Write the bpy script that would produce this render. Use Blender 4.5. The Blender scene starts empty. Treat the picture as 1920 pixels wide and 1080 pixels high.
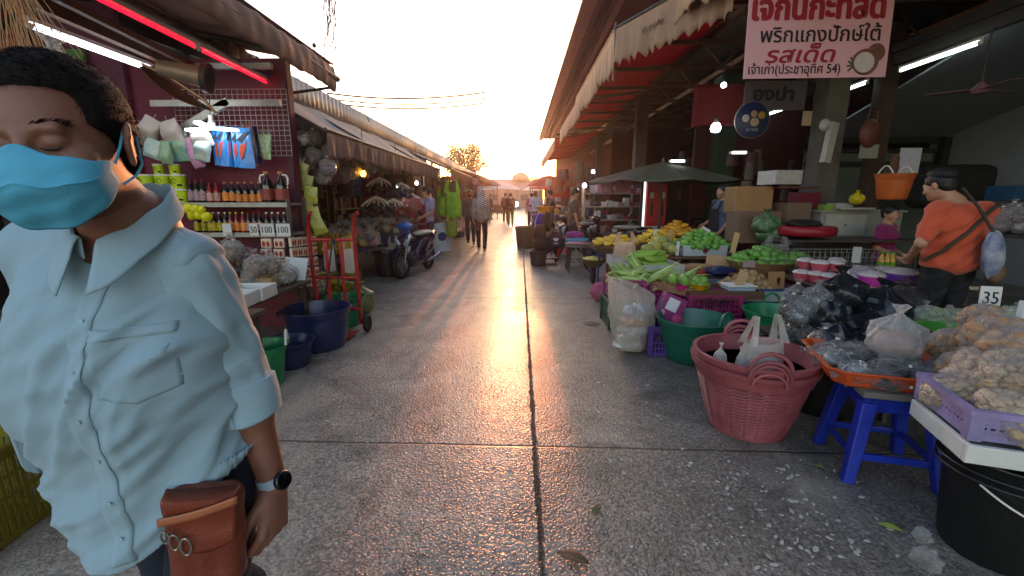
import bpy, math, random
import numpy as np
from mathutils import Vector, Matrix, Euler
random.seed(7); np.random.seed(7)
R = math.radians; pi = math.pi
scene = bpy.context.scene
col = scene.collection
# ---------------------------------------------------------------- camera maths (turns a picture point at a known distance into a place)
CH = 1.45; CF = 820.0; CT = R(11.7); CP = R(1.05)
def ray(px, py):
    u = (px-960)/CF; v = -(py-540)/CF
    r = Vector((math.cos(CP), math.sin(CP), 0))
    f = Vector((-math.sin(CP)*math.cos(CT), math.cos(CP)*math.cos(CT), -math.sin(CT)))
    up = r.cross(f)
    return r*u + up*v + f
def at(px, py, Y):
    d = ray(px, py); return Vector((0, 0, CH)) + d*(Y/d.y)
def gr(px, py, z=0.0):
    d = ray(px, py); return Vector((0, 0, CH)) + d*((z-CH)/d.z)
# ---------------------------------------------------------------- materials
MATS = {}
def hexc(h):
    v = [int(h[i:i+2], 16)/255 for i in (0, 2, 4)]
    return tuple(c/12.92 if c <= .04045 else ((c+.055)/1.055)**2.4 for c in v)
def M(name, c, rough=.6, var=.12, scale=12, bump=.15, metal=0, spec=.5, alpha=1, sss=0, emit=0, det=4, bscale=None, tr=0, ior=1.45, c2=None, sheen=0, coat=0):
    """procedural material: noise-varied colour, roughness and bump on object coordinates"""
    if name in MATS: return MATS[name]
    if isinstance(c, str): c = hexc(c)
    m = bpy.data.materials.new(name); m.use_nodes = True; MATS[name] = m
    nt = m.node_tree; N = nt.nodes; L = nt.links; b = N['Principled BSDF']
    tc = N.new('ShaderNodeTexCoord'); mp = N.new('ShaderNodeMapping'); L.new(tc.outputs['Object'], mp.inputs[0])
    oi = N.new('ShaderNodeObjectInfo'); vm = N.new('ShaderNodeVectorMath'); vm.operation = 'SCALE'
    L.new(oi.outputs['Random'], vm.inputs['Scale']); vm.inputs[0].default_value = (17, 31, 47)
    L.new(vm.outputs[0], mp.inputs['Location'])
    n = N.new('ShaderNodeTexNoise'); n.inputs['Scale'].default_value = scale; n.inputs['Detail'].default_value = det
    n.inputs['Roughness'].default_value = .6; L.new(mp.outputs[0], n.inputs['Vector'])
    rp = N.new('ShaderNodeValToRGB'); rp.color_ramp.elements[0].position = .28; rp.color_ramp.elements[1].position = .72
    lo = [max(0, x*(1-var)) for x in c]; hi = [min(1, x*(1+var)) for x in c]
    if c2 is not None:
        hi = hexc(c2) if isinstance(c2, str) else c2; lo = c
    rp.color_ramp.elements[0].color = (*lo, 1); rp.color_ramp.elements[1].color = (*hi, 1)
    L.new(n.outputs['Fac'], rp.inputs[0])
    # every copy a little lighter or darker
    hs = N.new('ShaderNodeHueSaturation'); mr = N.new('ShaderNodeMapRange')
    mr.inputs['To Min'].default_value = 1-var*.7; mr.inputs['To Max'].default_value = 1+var*.7
    L.new(oi.outputs['Random'], mr.inputs['Value']); L.new(mr.outputs[0], hs.inputs['Value']); L.new(rp.outputs[0], hs.inputs['Color'])
    L.new(hs.outputs[0], b.inputs['Base Color'])
    r2 = N.new('ShaderNodeMapRange'); r2.inputs['To Min'].default_value = max(.02, rough-.12); r2.inputs['To Max'].default_value = min(1, rough+.12)
    L.new(n.outputs['Fac'], r2.inputs['Value']); L.new(r2.outputs[0], b.inputs['Roughness'])
    if bump:
        n2 = N.new('ShaderNodeTexNoise'); n2.inputs['Scale'].default_value = bscale or scale*4; n2.inputs['Detail'].default_value = 3
        L.new(mp.outputs[0], n2.inputs['Vector'])
        bp = N.new('ShaderNodeBump'); bp.inputs['Strength'].default_value = bump; bp.inputs['Distance'].default_value = .01
        L.new(n2.outputs['Fac'], bp.inputs['Height']); L.new(bp.outputs[0], b.inputs['Normal'])
    b.inputs['Metallic'].default_value = metal; b.inputs['Specular IOR Level'].default_value = spec
    b.inputs['IOR'].default_value = ior
    if tr: b.inputs['Transmission Weight'].default_value = tr
    if sss:
        b.inputs['Subsurface Weight'].default_value = sss; b.inputs['Subsurface Radius'].default_value = (.02, .008, .004)
    if sheen: b.inputs['Sheen Weight'].default_value = sheen
    if coat: b.inputs['Coat Weight'].default_value = coat; b.inputs['Coat Roughness'].default_value = .15
    if emit:
        b.inputs['Emission Color'].default_value = (*c, 1); b.inputs['Emission Strength'].default_value = emit
    if alpha < 1: b.inputs['Alpha'].default_value = alpha
    return m
def film(name, c, op=.25, rough=.12, crinkle=.6, scale=14, up=.5):
    """thin plastic film: see-through with crinkled gloss"""
    if name in MATS: return MATS[name]
    if isinstance(c, str): c = hexc(c)
    m = bpy.data.materials.new(name); m.use_nodes = True; MATS[name] = m
    nt = m.node_tree; N = nt.nodes; L = nt.links; b = N['Principled BSDF']; out = N['Material Output']
    b.inputs['Base Color'].default_value = (*c, 1); b.inputs['Roughness'].default_value = rough
    tc = N.new('ShaderNodeTexCoord'); n = N.new('ShaderNodeTexNoise'); n.inputs['Scale'].default_value = scale; n.inputs['Detail'].default_value = 3
    n.inputs['Distortion'].default_value = .8
    L.new(tc.outputs['Object'], n.inputs['Vector'])
    bp = N.new('ShaderNodeBump'); bp.inputs['Strength'].default_value = crinkle; bp.inputs['Distance'].default_value = .03
    L.new(n.outputs['Fac'], bp.inputs['Height']); L.new(bp.outputs[0], b.inputs['Normal'])
    if op < 1:
        t = N.new('ShaderNodeBsdfTransparent'); mx = N.new('ShaderNodeMixShader'); lw = N.new('ShaderNodeLayerWeight'); lw.inputs['Blend'].default_value = .35
        L.new(bp.outputs[0], lw.inputs['Normal'])
        mr = N.new('ShaderNodeMapRange'); mr.inputs['To Min'].default_value = op; mr.inputs['To Max'].default_value = min(1, op+up)
        L.new(lw.outputs['Facing'], mr.inputs['Value']); L.new(mr.outputs[0], mx.inputs[0])
        L.new(t.outputs[0], mx.inputs[1]); L.new(b.outputs[0], mx.inputs[2]); L.new(mx.outputs[0], out.inputs['Surface'])
    return m
def glow(name, c, s):
    if name in MATS: return MATS[name]
    m = bpy.data.materials.new(name); m.use_nodes = True; MATS[name] = m
    nt = m.node_tree; nt.nodes.clear(); e = nt.nodes.new('ShaderNodeEmission'); o = nt.nodes.new('ShaderNodeOutputMaterial')
    e.inputs[0].default_value = (*c, 1); e.inputs[1].default_value = s; nt.links.new(e.outputs[0], o.inputs[0]); return m
# ---------------------------------------------------------------- mesh collector
class MB:
    def __init__(s): s.v = []; s.f = []; s.m = []; s.n = 0
    def add(s, V, F, mi=0, T=None):
        V = np.asarray(V, float).reshape(-1, 3)
        if T is not None:
            A = np.array(T.to_4x4()); V = V@A[:3, :3].T + A[:3, 3]
        s.v.append(V); s.f += [tuple(int(i)+s.n for i in f) for f in F]; s.m += [mi]*len(F); s.n += len(V); return s
    def box(s, c, d, mi=0, T=None, tap=1.0):
        x, y, z = d[0]/2, d[1]/2, d[2]/2; t = tap
        V = [(-x*t, -y*t, -z), (x*t, -y*t, -z), (x*t, y*t, -z), (-x*t, y*t, -z), (-x, -y, z), (x, -y, z), (x, y, z), (-x, y, z)]
        V = [(a+c[0], b+c[1], e+c[2]) for a, b, e in V]
        return s.add(V, [(0, 3, 2, 1), (4, 5, 6, 7), (0, 1, 5, 4), (1, 2, 6, 5), (2, 3, 7, 6), (3, 0, 4, 7)], mi, T)
    def beam(s, a, b, w, h, mi=0):
        a = Vector(a); b = Vector(b); d = b-a; L = d.length
        q = d.to_track_quat('X', 'Z').to_matrix().to_4x4()
        return s.box((L/2, 0, 0), (L, w, h), mi, Matrix.Translation(a)@q)
    def tube(s, P, r, n=8, mi=0, caps=True, T=None, closed=False):
        P = [Vector(p) for p in P]; k = len(P)
        rs = r if hasattr(r, '__len__') else [r]*k
        V = []; F = []; up = None
        for i, p in enumerate(P):
            if closed: t = (P[(i+1) % k]-P[i-1]).normalized()
            else: t = ((P[min(i+1, k-1)]-P[max(i-1, 0)])).normalized()
            if up is None: up = Vector((0, 0, 1)) if abs(t.z) < .9 else Vector((1, 0, 0))
            sd = t.cross(up)
            if sd.length < 1e-4: sd = t.orthogonal()
            sd.normalize(); up = sd.cross(t).normalized()
            for j in range(n):
                a = 2*pi*j/n; V.append(tuple(p+sd*(math.cos(a)*rs[i])+up*(math.sin(a)*rs[i])))
        for i in range(k if closed else k-1):
            i2 = (i+1) % k
            for j in range(n):
                j2 = (j+1) % n; F.append((i*n+j, i*n+j2, i2*n+j2, i2*n+j))
        if caps and not closed:
            F.append(tuple(range(n-1, -1, -1))[::-1][::-1]); F.append(tuple((k-1)*n+j for j in range(n)))
        return s.add(V, F, mi, T)
    def lathe(s, prof, n=24, mi=0, T=None, fn=None, sx=1, sy=1):
        """prof: (radius, z) pairs; fn(angle, r, z) may return a changed (r, z)"""
        V = []; F = []; k = len(prof)
        for (r, z) in prof:
            for j in range(n):
                a = 2*pi*j/n; rr, zz = (r, z) if fn is None else fn(a, r, z)
                V.append((rr*math.cos(a)*sx, rr*math.sin(a)*sy, zz))
        for i in range(k-1):
            for j in range(n):
                j2 = (j+1) % n; F.append((i*n+j, i*n+j2, (i+1)*n+j2, (i+1)*n+j))
        if prof[0][0] > 1e-4: F.append(tuple(range(n))[::-1])
        if prof[-1][0] > 1e-4: F.append(tuple((k-1)*n+j for j in range(n)))
        return s.add(V, F, mi, T)
    def sheet(s, nu, nv, fn, mi=0, T=None):
        V = [fn(i/nu, j/nv) for j in range(nv+1) for i in range(nu+1)]
        F = [(j*(nu+1)+i, j*(nu+1)+i+1, (j+1)*(nu+1)+i+1, (j+1)*(nu+1)+i) for j in range(nv) for i in range(nu)]
        return s.add(V, F, mi, T)
    def blob(s, c, rad, n=14, mi=0, T=None, fn=None):
        prof = [(math.sin(pi*i/(n//2+1)), -math.cos(pi*i/(n//2+1))) for i in range(n//2+2)]
        V = []; F = []; k = len(prof)
        for (r, z) in prof:
            for j in range(n):
                a = 2*pi*j/n; p = Vector((r*math.cos(a), r*math.sin(a), z))
                q = fn(p) if fn else p
                V.append((q[0]*rad[0]+c[0], q[1]*rad[1]+c[1], q[2]*rad[2]+c[2]))
        for i in range(k-1):
            for j in range(n):
                j2 = (j+1) % n; F.append((i*n+j, i*n+j2, (i+1)*n+j2, (i+1)*n+j))
        return s.add(V, F, mi, T)
    def build(s, name, mats, parent=None, smooth=False, loc=None, solid=0, bevel=0, sub=0):
        me = bpy.data.meshes.new(name)
        me.from_pydata(np.vstack(s.v).tolist() if s.v else [], [], s.f)
        if not isinstance(mats, (list, tuple)): mats = [mats]
        for m in mats: me.materials.append(m)
        me.polygons.foreach_set('material_index', s.m)
        if smooth: me.polygons.foreach_set('use_smooth', [True]*len(s.f))
        me.validate()
        o = bpy.data.objects.new(name, me); col.objects.link(o)
        if parent: o.parent = parent
        if loc is not None: o.location = loc
        if solid:
            md = o.modifiers.new('s', 'SOLIDIFY'); md.thickness = solid; md.offset = 0
        if bevel:
            md = o.modifiers.new('b', 'BEVEL'); md.width = bevel; md.segments = 2; md.limit_method = 'ANGLE'
        if sub:
            md = o.modifiers.new('u', 'SUBSURF'); md.levels = sub; md.render_levels = sub
        if smooth and not sub:
            try: me.set_sharp_from_angle(angle=R(48))
            except Exception: pass
        return o
def tag(o, label=None, cat=None, group=None, kind=None):
    if label: o['label'] = label
    if cat: o['category'] = cat
    if group: o['group'] = group
    if kind: o['kind'] = kind
    return o
def empty(name, loc, label, cat, rz=0, group=None, rot=None):
    o = bpy.data.objects.new(name, None); col.objects.link(o); o.location = loc; o.rotation_euler = rot or (0, 0, rz); o.empty_display_size = .05
    return tag(o, label, cat, group)
def kids(o): return KID.get(o.name, [])
def dup(root, loc, rz=0, label=None, group=None, sc=None, rot=None):
    ch = [c for c in bpy.data.objects if c.parent == root] if root.name not in CH_CACHE else CH_CACHE[root.name]
    CH_CACHE[root.name] = ch
    r = root.copy(); col.objects.link(r); r.location = loc; r.rotation_euler = rot or (0, 0, rz)
    if sc: r.scale = (sc, sc, sc) if not hasattr(sc, '__len__') else sc
    if label: r['label'] = label
    if group: r['group'] = group
    for c in ch:
        if c.name not in CH_CACHE: CH_CACHE[c.name] = [g for g in bpy.data.objects if g.parent == c]
        d = c.copy(); col.objects.link(d); d.parent = r
        for g in CH_CACHE[c.name]:
            e = g.copy(); col.objects.link(e); e.parent = d
    return r
CH_CACHE = {}
def nz(x, y=0., z=0., s=1.):
    """cheap smooth noise, -1..1"""
    return (math.sin(x*1.7*s+y*2.3+1.3)+math.sin(y*2.9*s+z*1.9+x*.7+.4)+math.sin(z*3.1*s+x*2.1+2.2)+math.sin((x+y+z)*4.3*s))/4
# ---------------------------------------------------------------- text as mesh
def text_mb(mb, body, T, size=1, mi=0, bold=0, ext=.002, wfit=None, shear=0):
    c = bpy.data.curves.new('lettering', 'FONT'); c.body = body; c.size = size; c.extrude = ext; c.offset = bold; c.shear = shear
    c.align_x = 'CENTER'; c.resolution_u = 3
    o = bpy.data.objects.new('lettering', c); col.objects.link(o); bpy.context.view_layer.update()
    me = bpy.data.meshes.new_from_object(o)
    V = np.array([v.co[:] for v in me.vertices])
    if wfit and len(V):
        w = V[:, 0].max()-V[:, 0].min(); V[:, 0] = (V[:, 0]-(V[:, 0].max()+V[:, 0].min())/2)*(wfit/w)
    if len(V): mb.add(V, [tuple(p.vertices) for p in me.polygons], mi, T)
    bpy.data.objects.remove(o); bpy.data.curves.remove(c); bpy.data.meshes.remove(me)
# ---------------------------------------------------------------- signed distance modelling (one continuous skin)
class SDF:
    def __init__(s, lo, hi, h):
        s.lo = np.array(lo, float); s.h = h
        s.n = np.ceil((np.array(hi)-s.lo)/h).astype(int)+1
        s.D = np.full(tuple(s.n), 1.0, np.float32)
    def _reg(s, lo, hi):
        a = np.maximum(0, np.floor((np.array(lo)-s.lo)/s.h).astype(int)); b = np.minimum(s.n, np.ceil((np.array(hi)-s.lo)/s.h).astype(int)+1)
        if np.any(b <= a): return None
        ax = [s.lo[i]+s.h*np.arange(a[i], b[i], dtype=np.float32) for i in range(3)]
        return tuple(slice(a[i], b[i]) for i in range(3)), ax[0][:, None, None], ax[1][None, :, None], ax[2][None, None, :]
    def _mix(s, sl, d, k, sub=False):
        A = s.D[sl]
        if sub:
            h = np.clip(.5-.5*(d+A)/k, 0, 1); s.D[sl] = A*(1-h)+(-d)*h+k*h*(1-h)
        else:
            h = np.clip(.5+.5*(A-d)/k, 0, 1); s.D[sl] = A*(1-h)+d*h-k*h*(1-h)
    def cap(s, a, b, ra, rb=None, k=.02, sub=False, flat=None):
        rb = ra if rb is None else rb; a = np.array(a, float); b = np.array(b, float); m = max(ra, rb)+k+3*s.h
        g = s._reg(np.minimum(a, b)-m, np.maximum(a, b)+m)
        if g is None: return s
        sl, X, Y, Z = g; d = b-a; L2 = max(1e-9, float(d@d))
        t = np.clip(((X-a[0])*d[0]+(Y-a[1])*d[1]+(Z-a[2])*d[2])/L2, 0, 1)
        q = np.sqrt((X-a[0]-t*d[0])**2+(Y-a[1]-t*d[1])**2+(Z-a[2]-t*d[2])**2)-(ra+(rb-ra)*t)
        s._mix(sl, q, k, sub); return s
    def chain(s, P, r, k=.02):
        for i in range(len(P)-1): s.cap(P[i], P[i+1], r[i], r[i+1], k)
        return s
    def ell(s, c, rad, rot=None, k=.02, sub=False):
        c = np.array(c, float); rad = np.array(rad, float); m = rad.max()+k+3*s.h
        g = s._reg(c-m, c+m)
        if g is None: return s
        sl, X, Y, Z = g; X = X-c[0]; Y = Y-c[1]; Z = Z-c[2]
        if rot is not None:
            A = np.array(rot).T  # local = A^T world
            X, Y, Z = A[0, 0]*X+A[0, 1]*Y+A[0, 2]*Z, A[1, 0]*X+A[1, 1]*Y+A[1, 2]*Z, A[2, 0]*X+A[2, 1]*Y+A[2, 2]*Z
        k0 = np.sqrt((X/rad[0])**2+(Y/rad[1])**2+(Z/rad[2])**2); k1 = np.sqrt((X/rad[0]**2)**2+(Y/rad[1]**2)**2+(Z/rad[2]**2)**2)+1e-6
        s._mix(sl, k0*(k0-1)/k1, k, sub); return s
    def mesh(s):
        D = s.D; S = D < 0
        c8 = [S[i:D.shape[0]-1+i, j:D.shape[1]-1+j, k:D.shape[2]-1+k] for i in (0, 1) for j in (0, 1) for k in (0, 1)]
        cnt = sum(c.astype(np.uint8) for c in c8); I = np.argwhere((cnt > 0) & (cnt < 8)); del c8
        off = np.array([(i, j, k) for i in (0, 1) for j in (0, 1) for k in (0, 1)])
        val = np.stack([D[I[:, 0]+o[0], I[:, 1]+o[1], I[:, 2]+o[2]] for o in off], 1)
        P = np.zeros((len(I), 3)); C = np.zeros(len(I))
        for a in range(8):
            for b in range(a+1, 8):
                if np.abs(off[a]-off[b]).sum() != 1: continue
                m = (val[:, a] < 0) != (val[:, b] < 0); t = np.where(m, val[:, a]/(val[:, a]-val[:, b]+1e-12), 0)
                P += np.where(m[:, None], off[a]+t[:, None]*(off[b]-off[a]), 0); C += m
        V = (I+P/C[:, None])*s.h+s.lo
        idx = -np.ones(tuple(np.array(D.shape)-1), np.int32); idx[I[:, 0], I[:, 1], I[:, 2]] = np.arange(len(I))
        F = []
        for ax in range(3):
            u, v = [(1, 2), (2, 0), (0, 1)][ax]
            sl0 = [slice(None)]*3; sl1 = [slice(None)]*3; sl0[ax] = slice(0, -1); sl1[ax] = slice(1, None)
            E = np.argwhere(S[tuple(sl0)] != S[tuple(sl1)])
            E = E[(E[:, u] > 0) & (E[:, v] > 0) & (E[:, u] < D.shape[u]-1) & (E[:, v] < D.shape[v]-1)]
            eu = np.zeros(3, int); eu[u] = 1; ev = np.zeros(3, int); ev[v] = 1
            q = [E, E-eu, E-eu-ev, E-ev]; Q = np.stack([idx[a[:, 0], a[:, 1], a[:, 2]] for a in q], 1)
            fl = S[E[:, 0], E[:, 1], E[:, 2]]
            Q[~fl] = Q[~fl][:, ::-1]; F.append(Q)
        return V, np.vstack(F)
def sdf_obj(name, VF, mat, parent=None, fn=None, T=None):
    V, F = VF
    if fn is not None: V = fn(V)
    if T is not None:
        A = np.array(T.to_4x4()); V = V@A[:3, :3].T+A[:3, 3]
    me = bpy.data.meshes.new(name); me.vertices.add(len(V)); me.vertices.foreach_set('co', V.ravel())
    me.loops.add(len(F)*4); me.loops.foreach_set('vertex_index', F.ravel().astype(np.int32))
    me.polygons.add(len(F)); me.polygons.foreach_set('loop_start', np.arange(0, len(F)*4, 4, dtype=np.int32))
    me.update(calc_edges=True); me.validate(); me.polygons.foreach_set('use_smooth', [True]*len(me.polygons))
    for m in (mat if isinstance(mat, (list, tuple)) else [mat]): me.materials.append(m)
    o = bpy.data.objects.new(name, me); col.objects.link(o)
    if parent: o.parent = parent
    return o
# ================================================================ camera, light
cd = bpy.data.cameras.new('camera'); cam = bpy.data.objects.new('camera', cd); col.objects.link(cam)
cam.location = (0, 0, CH); cam.rotation_euler = (pi/2-CT, 0, CP); cd.sensor_width = 36; cd.lens = 36*CF/1920; cd.clip_end = 2000; cd.clip_start = .02
scene.camera = cam
SUN_EL = R(4.7); SUN_AZ = R(-.2)
w = bpy.data.worlds.new('World'); scene.world = w; w.use_nodes = True
nt = w.node_tree; bg = nt.nodes['Background']; sk = nt.nodes.new('ShaderNodeTexSky'); sk.sky_type = 'NISHITA'; sk.sun_disc = False
sk.sun_elevation = SUN_EL; sk.sun_rotation = SUN_AZ; sk.air_density = 1.0; sk.dust_density = 1.2; sk.ozone_density = 1.3
tn = nt.nodes.new('ShaderNodeMixRGB'); tn.blend_type = 'MULTIPLY'; tn.inputs[0].default_value = 1; tn.inputs[2].default_value = (1, .86, .86, 1)
nt.links.new(sk.outputs[0], tn.inputs[1]); nt.links.new(tn.outputs[0], bg.inputs[0]); bg.inputs[1].default_value = .15
sd = bpy.data.lights.new('sun', 'SUN'); sd.energy = .26; sd.angle = R(.8); sd.color = (1, .27, .11)
so = bpy.data.objects.new('sun', sd); col.objects.link(so)
sdir = Vector((math.sin(SUN_AZ)*math.cos(SUN_EL), math.cos(SUN_AZ)*math.cos(SUN_EL), math.sin(SUN_EL)))
so.rotation_euler = (-sdir).to_track_quat('-Z', 'Y').to_euler()
vs = scene.view_settings; vs.view_transform = 'Standard'; vs.look = 'None'; vs.exposure = 2.9; vs.gamma = 1; vs.use_curve_mapping = False
try:
    scene.cycles.use_denoising = True; scene.cycles.denoiser = 'OPENIMAGEDENOISE'
    scene.cycles.sample_clamp_indirect = 6; scene.cycles.max_bounces = 8; scene.cycles.transparent_max_bounces = 12
    scene.cycles.caustics_reflective = False; scene.cycles.caustics_refractive = False
except Exception as e: print(e)
# ================================================================ ground
def ground_mat():
    m = bpy.data.materials.new('worn_concrete'); m.use_nodes = True; nt = m.node_tree; N = nt.nodes; L = nt.links; b = N['Principled BSDF']
    def nd(t, **k):
        n = N.new('ShaderNode'+t)
        for a, v in k.items():
            if a.startswith('i_'): n.inputs[a[2:]].default_value = v
            else: setattr(n, a, v)
        return n
    def mth(op, a, b2=None, cl=False):
        n = nd('Math', operation=op, use_clamp=cl)
        for i, x in enumerate((a, b2)):
            if x is None: continue
            if isinstance(x, (int, float)): n.inputs[i].default_value = x
            else: L.new(x, n.inputs[i])
        return n.outputs[0]
    def ramp(x, p0, c0, p1, c1):
        r = nd('ValToRGB'); r.color_ramp.elements[0].position = p0; r.color_ramp.elements[1].position = p1
        r.color_ramp.elements[0].color = (*c0, 1) if hasattr(c0, '__len__') else (c0, c0, c0, 1)
        r.color_ramp.elements[1].color = (*c1, 1) if hasattr(c1, '__len__') else (c1, c1, c1, 1)
        L.new(x, r.inputs[0]); return r.outputs[0]
    def mix(f, a, c, mode='MIX'):
        n = nd('MixRGB', blend_type=mode)
        for i, x in enumerate((f, a, c)):
            if isinstance(x, (int, float)): n.inputs[i].default_value = x if i == 0 else (x, x, x, 1)
            elif isinstance(x, tuple): n.inputs[i].default_value = (*x, 1)
            else: L.new(x, n.inputs[i])
        return n.outputs[0]
    tc = nd('TexCoord'); P = tc.outputs['Object']; sx = nd('SeparateXYZ'); L.new(P, sx.inputs[0]); X, Y = sx.outputs[0], sx.outputs[1]
    def noise(s, d=4, r=.6, dist=0, vec=P):
        n = nd('TexNoise', i_Scale=s, i_Detail=d, i_Roughness=r, i_Distortion=dist); L.new(vec, n.inputs['Vector']); return n.outputs['Fac']
    # stretched a little along the street like wheel wear
    mp = nd('Mapping'); mp.inputs['Scale'].default_value = (1, .45, 1); L.new(P, mp.inputs[0]); PW = mp.outputs[0]
    big = noise(.55, 3); mid = noise(2.6, 5, .65, .4); fine = noise(38, 4, .7); wear = noise(.9, 3, .5, 0, PW)
    # distorted aggregate
    nv = nd('TexNoise', i_Scale=9., i_Detail=2.); L.new(P, nv.inputs['Vector'])
    dv = nd('MixRGB', blend_type='ADD'); dv.inputs[0].default_value = .035; L.new(P, dv.inputs[1]); L.new(nv.outputs['Color'], dv.inputs[2])
    v1 = nd('TexVoronoi', i_Scale=58., i_Randomness=1.); L.new(dv.outputs[0], v1.inputs['Vector'])
    v2 = nd('TexVoronoi', i_Scale=24.); L.new(dv.outputs[0], v2.inputs['Vector']); v2.feature = 'DISTANCE_TO_EDGE'
    v3 = nd('TexVoronoi', i_Scale=70.); L.new(dv.outputs[0], v3.inputs['Vector'])
    stone = ramp(v1.outputs['Distance'], .30, 1., .48, 0.)          # 1 on a pebble
    sv = nd('SeparateXYZ'); L.new(v1.outputs['Color'], sv.inputs[0]); pick = ramp(sv.outputs[0], .40, 0., .5, 1.)
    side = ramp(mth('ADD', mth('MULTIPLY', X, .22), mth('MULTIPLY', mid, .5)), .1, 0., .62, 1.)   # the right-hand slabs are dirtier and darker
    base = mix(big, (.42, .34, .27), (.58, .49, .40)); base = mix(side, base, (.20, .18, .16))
    base = mix(ramp(mid, .40, 0., .62, .9), base, (.24, .20, .165))
    peb = mix(sv.outputs[1], (.20, .17, .14), (.74, .68, .60)); gaps = mth('MULTIPLY', ramp(v2.outputs['Distance'], 0., 1., .07, 0.), ramp(noise(2.2, 4, .7), .5, 0., .66, 1.))
    c = mix(mth('MULTIPLY', mth('MULTIPLY', stone, pick), ramp(noise(1.6, 3), .3, .15, .7, .9)), base, peb)
    c = mix(mth('MULTIPLY', gaps, .6), c, (.05, .043, .037)); c = mix(ramp(fine, .3, .75, .62, 0.), c, (.05, .04, .034)); c = mix(ramp(v3.outputs['Distance'], .45, 0., .75, .6), c, (.04, .034, .03))
    # stains
    st = ramp(noise(1.1, 5, .75, 1.4), .52, 0., .66, .72); c = mix(st, c, (.045, .043, .04))
    # joints between the slabs: one along the street, one every 3.9 m across
    wob = mth('MULTIPLY', mth('SUBTRACT', noise(3., 4), .5), .02)
    jx = mth('ABSOLUTE', mth('ADD', mth('SUBTRACT', X, .095), wob))
    yy = mth('ADD', mth('ADD', Y, mth('MULTIPLY', X, .02)), wob)
    fr = mth('FRACT', mth('DIVIDE', mth('ADD', yy, 39-2.36+1.95), 3.9)); jy = mth('MULTIPLY', mth('ABSOLUTE', mth('SUBTRACT', fr, .5)), 3.9)
    L1 = ramp(mth('SUBTRACT', jx, mth('MULTIPLY', ramp(noise(7., 4, .7), .45, 0., .7, 1.), .012)), .001, 1., .013, 0.); L2 = ramp(jy, .003, 1., .012, 0.); J = mth('MAXIMUM', L1, mth('MULTIPLY', L2, .85))
    # dirt spreading from the long joint
    sp = mth('MULTIPLY', ramp(jx, .0, .55, .16, 0.), ramp(mid, .3, .1, .6, 1.)); c = mix(sp, c, (.05, .042, .035))
    c = mix(ramp(noise(.8, 4, .7, .8, PW), .5, 0., .68, .45), c, (.55, .46, .37)); c = mix(J, c, (.018, .015, .013))
    L.new(c, b.inputs['Base Color'])
    ro = mth('ADD', mth('MULTIPLY', fine, .22), mth('MULTIPLY', wear, .22)); ro = mth('ADD', ro, mth('MULTIPLY', stone, -.1)); ro = mth('ADD', ro, .25)
    band = ramp(mth('ABSOLUTE', mth('ADD', mth('ADD', X, .12), mth('MULTIPLY', mth('SUBTRACT', wear, .5), .9))), .12, 1., .55, 0.)   # worn smooth by cart wheels
    ro = mth('SUBTRACT', ro, mth('MULTIPLY', band, .2)); L.new(mth('MAXIMUM', ro, mth('MULTIPLY', J, .8)), b.inputs['Roughness'])
    b.inputs['Specular IOR Level'].default_value = .5
    h = mth('ADD', mth('MULTIPLY', stone, .5), mth('MULTIPLY', gaps, -.9)); h = mth('ADD', h, mth('MULTIPLY', fine, .7)); h = mth('ADD', h, mth('MULTIPLY', J, -3.)); h = mth('ADD', h, mth('MULTIPLY', mid, 1.2))
    h = mth('ADD', h, mth('MULTIPLY', v3.outputs['Distance'], -.6))
    bp = nd('Bump', i_Strength=.6, i_Distance=.006); L.new(h, bp.inputs['Height']); L.new(bp.outputs[0], b.inputs['Normal'])
    return m
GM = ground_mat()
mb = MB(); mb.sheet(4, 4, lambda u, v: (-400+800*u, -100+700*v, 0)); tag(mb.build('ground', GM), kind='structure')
# ================================================================ structural materials
canvas_brown = M('canvas_brown', '7a5a50', .8, .22, 2.2, .3, bscale=30)
canvas_beige = M('canvas_beige', '9c7a62', .85, .16, 3, .25, bscale=20)
canvas_red = M('canvas_red', 'c41f3c', .7, .14, 2, .2, sheen=0)
_n = canvas_red.node_tree; _t = _n.nodes.new('ShaderNodeBsdfTranslucent'); _t.inputs[0].default_value = (.7, .05, .09, 1); _x = _n.nodes.new('ShaderNodeMixShader'); _x.inputs[0].default_value = .5
_n.links.new(_n.nodes['Principled BSDF'].outputs[0], _x.inputs[1]); _n.links.new(_t.outputs[0], _x.inputs[2]); _n.links.new(_x.outputs[0], _n.nodes['Material Output'].inputs[0])
canvas_grey = M('canvas_grey', '8d867c', .85, .15, 2.5, .3, bscale=25)
tin = M('corrugated_tin', '8f8880', .5, .22, 3, .2, metal=.3)
tin_dark = M('old_tin', '6c655e', .6, .25, 2.5, .25, metal=.2)
steel = M('painted_steel', '3a3532', .55, .25, 9, .2)
steel_l = M('galvanised_steel', '8a8a88', .4, .2, 14, .2, metal=.6)
conc = M('grimy_concrete', '55504a', .85, .3, 3, .5, bscale=18)
conc_green = M('green_painted_wall', '1d3b28', .7, .25, 3, .3)
magenta_wall = M('magenta_wall', '5e1430', .6, .16, 2.5, .15)
purple_wall = M('faded_magenta_wall', '5c2c40', .7, .2, 2.5, .2)
grey_wall = M('pale_painted_panel', '7c828a', .7, .08, 2, .1)
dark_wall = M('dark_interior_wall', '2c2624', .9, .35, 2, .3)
rust = M('rusty_metal', '5e4033', .7, .35, 10, .4, metal=.4)
wire_m = M('black_cable', '15130f', .6, .1)
white_pl = M('white_plastic', 'd8d6d0', .45, .06)
def corr_sheet(a, b, c, nrib, amp=.02, along='u'):
    """corrugated sheet over the parallelogram a, b(u end), c(v end); ribs run along v"""
    a, b, c = Vector(a), Vector(b), Vector(c); n = (b-a).cross(c-a).normalized()
    def f(u, v): return tuple(a+(b-a)*u+(c-a)*v+n*amp*math.sin(2*pi*nrib*u))
    return f
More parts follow.
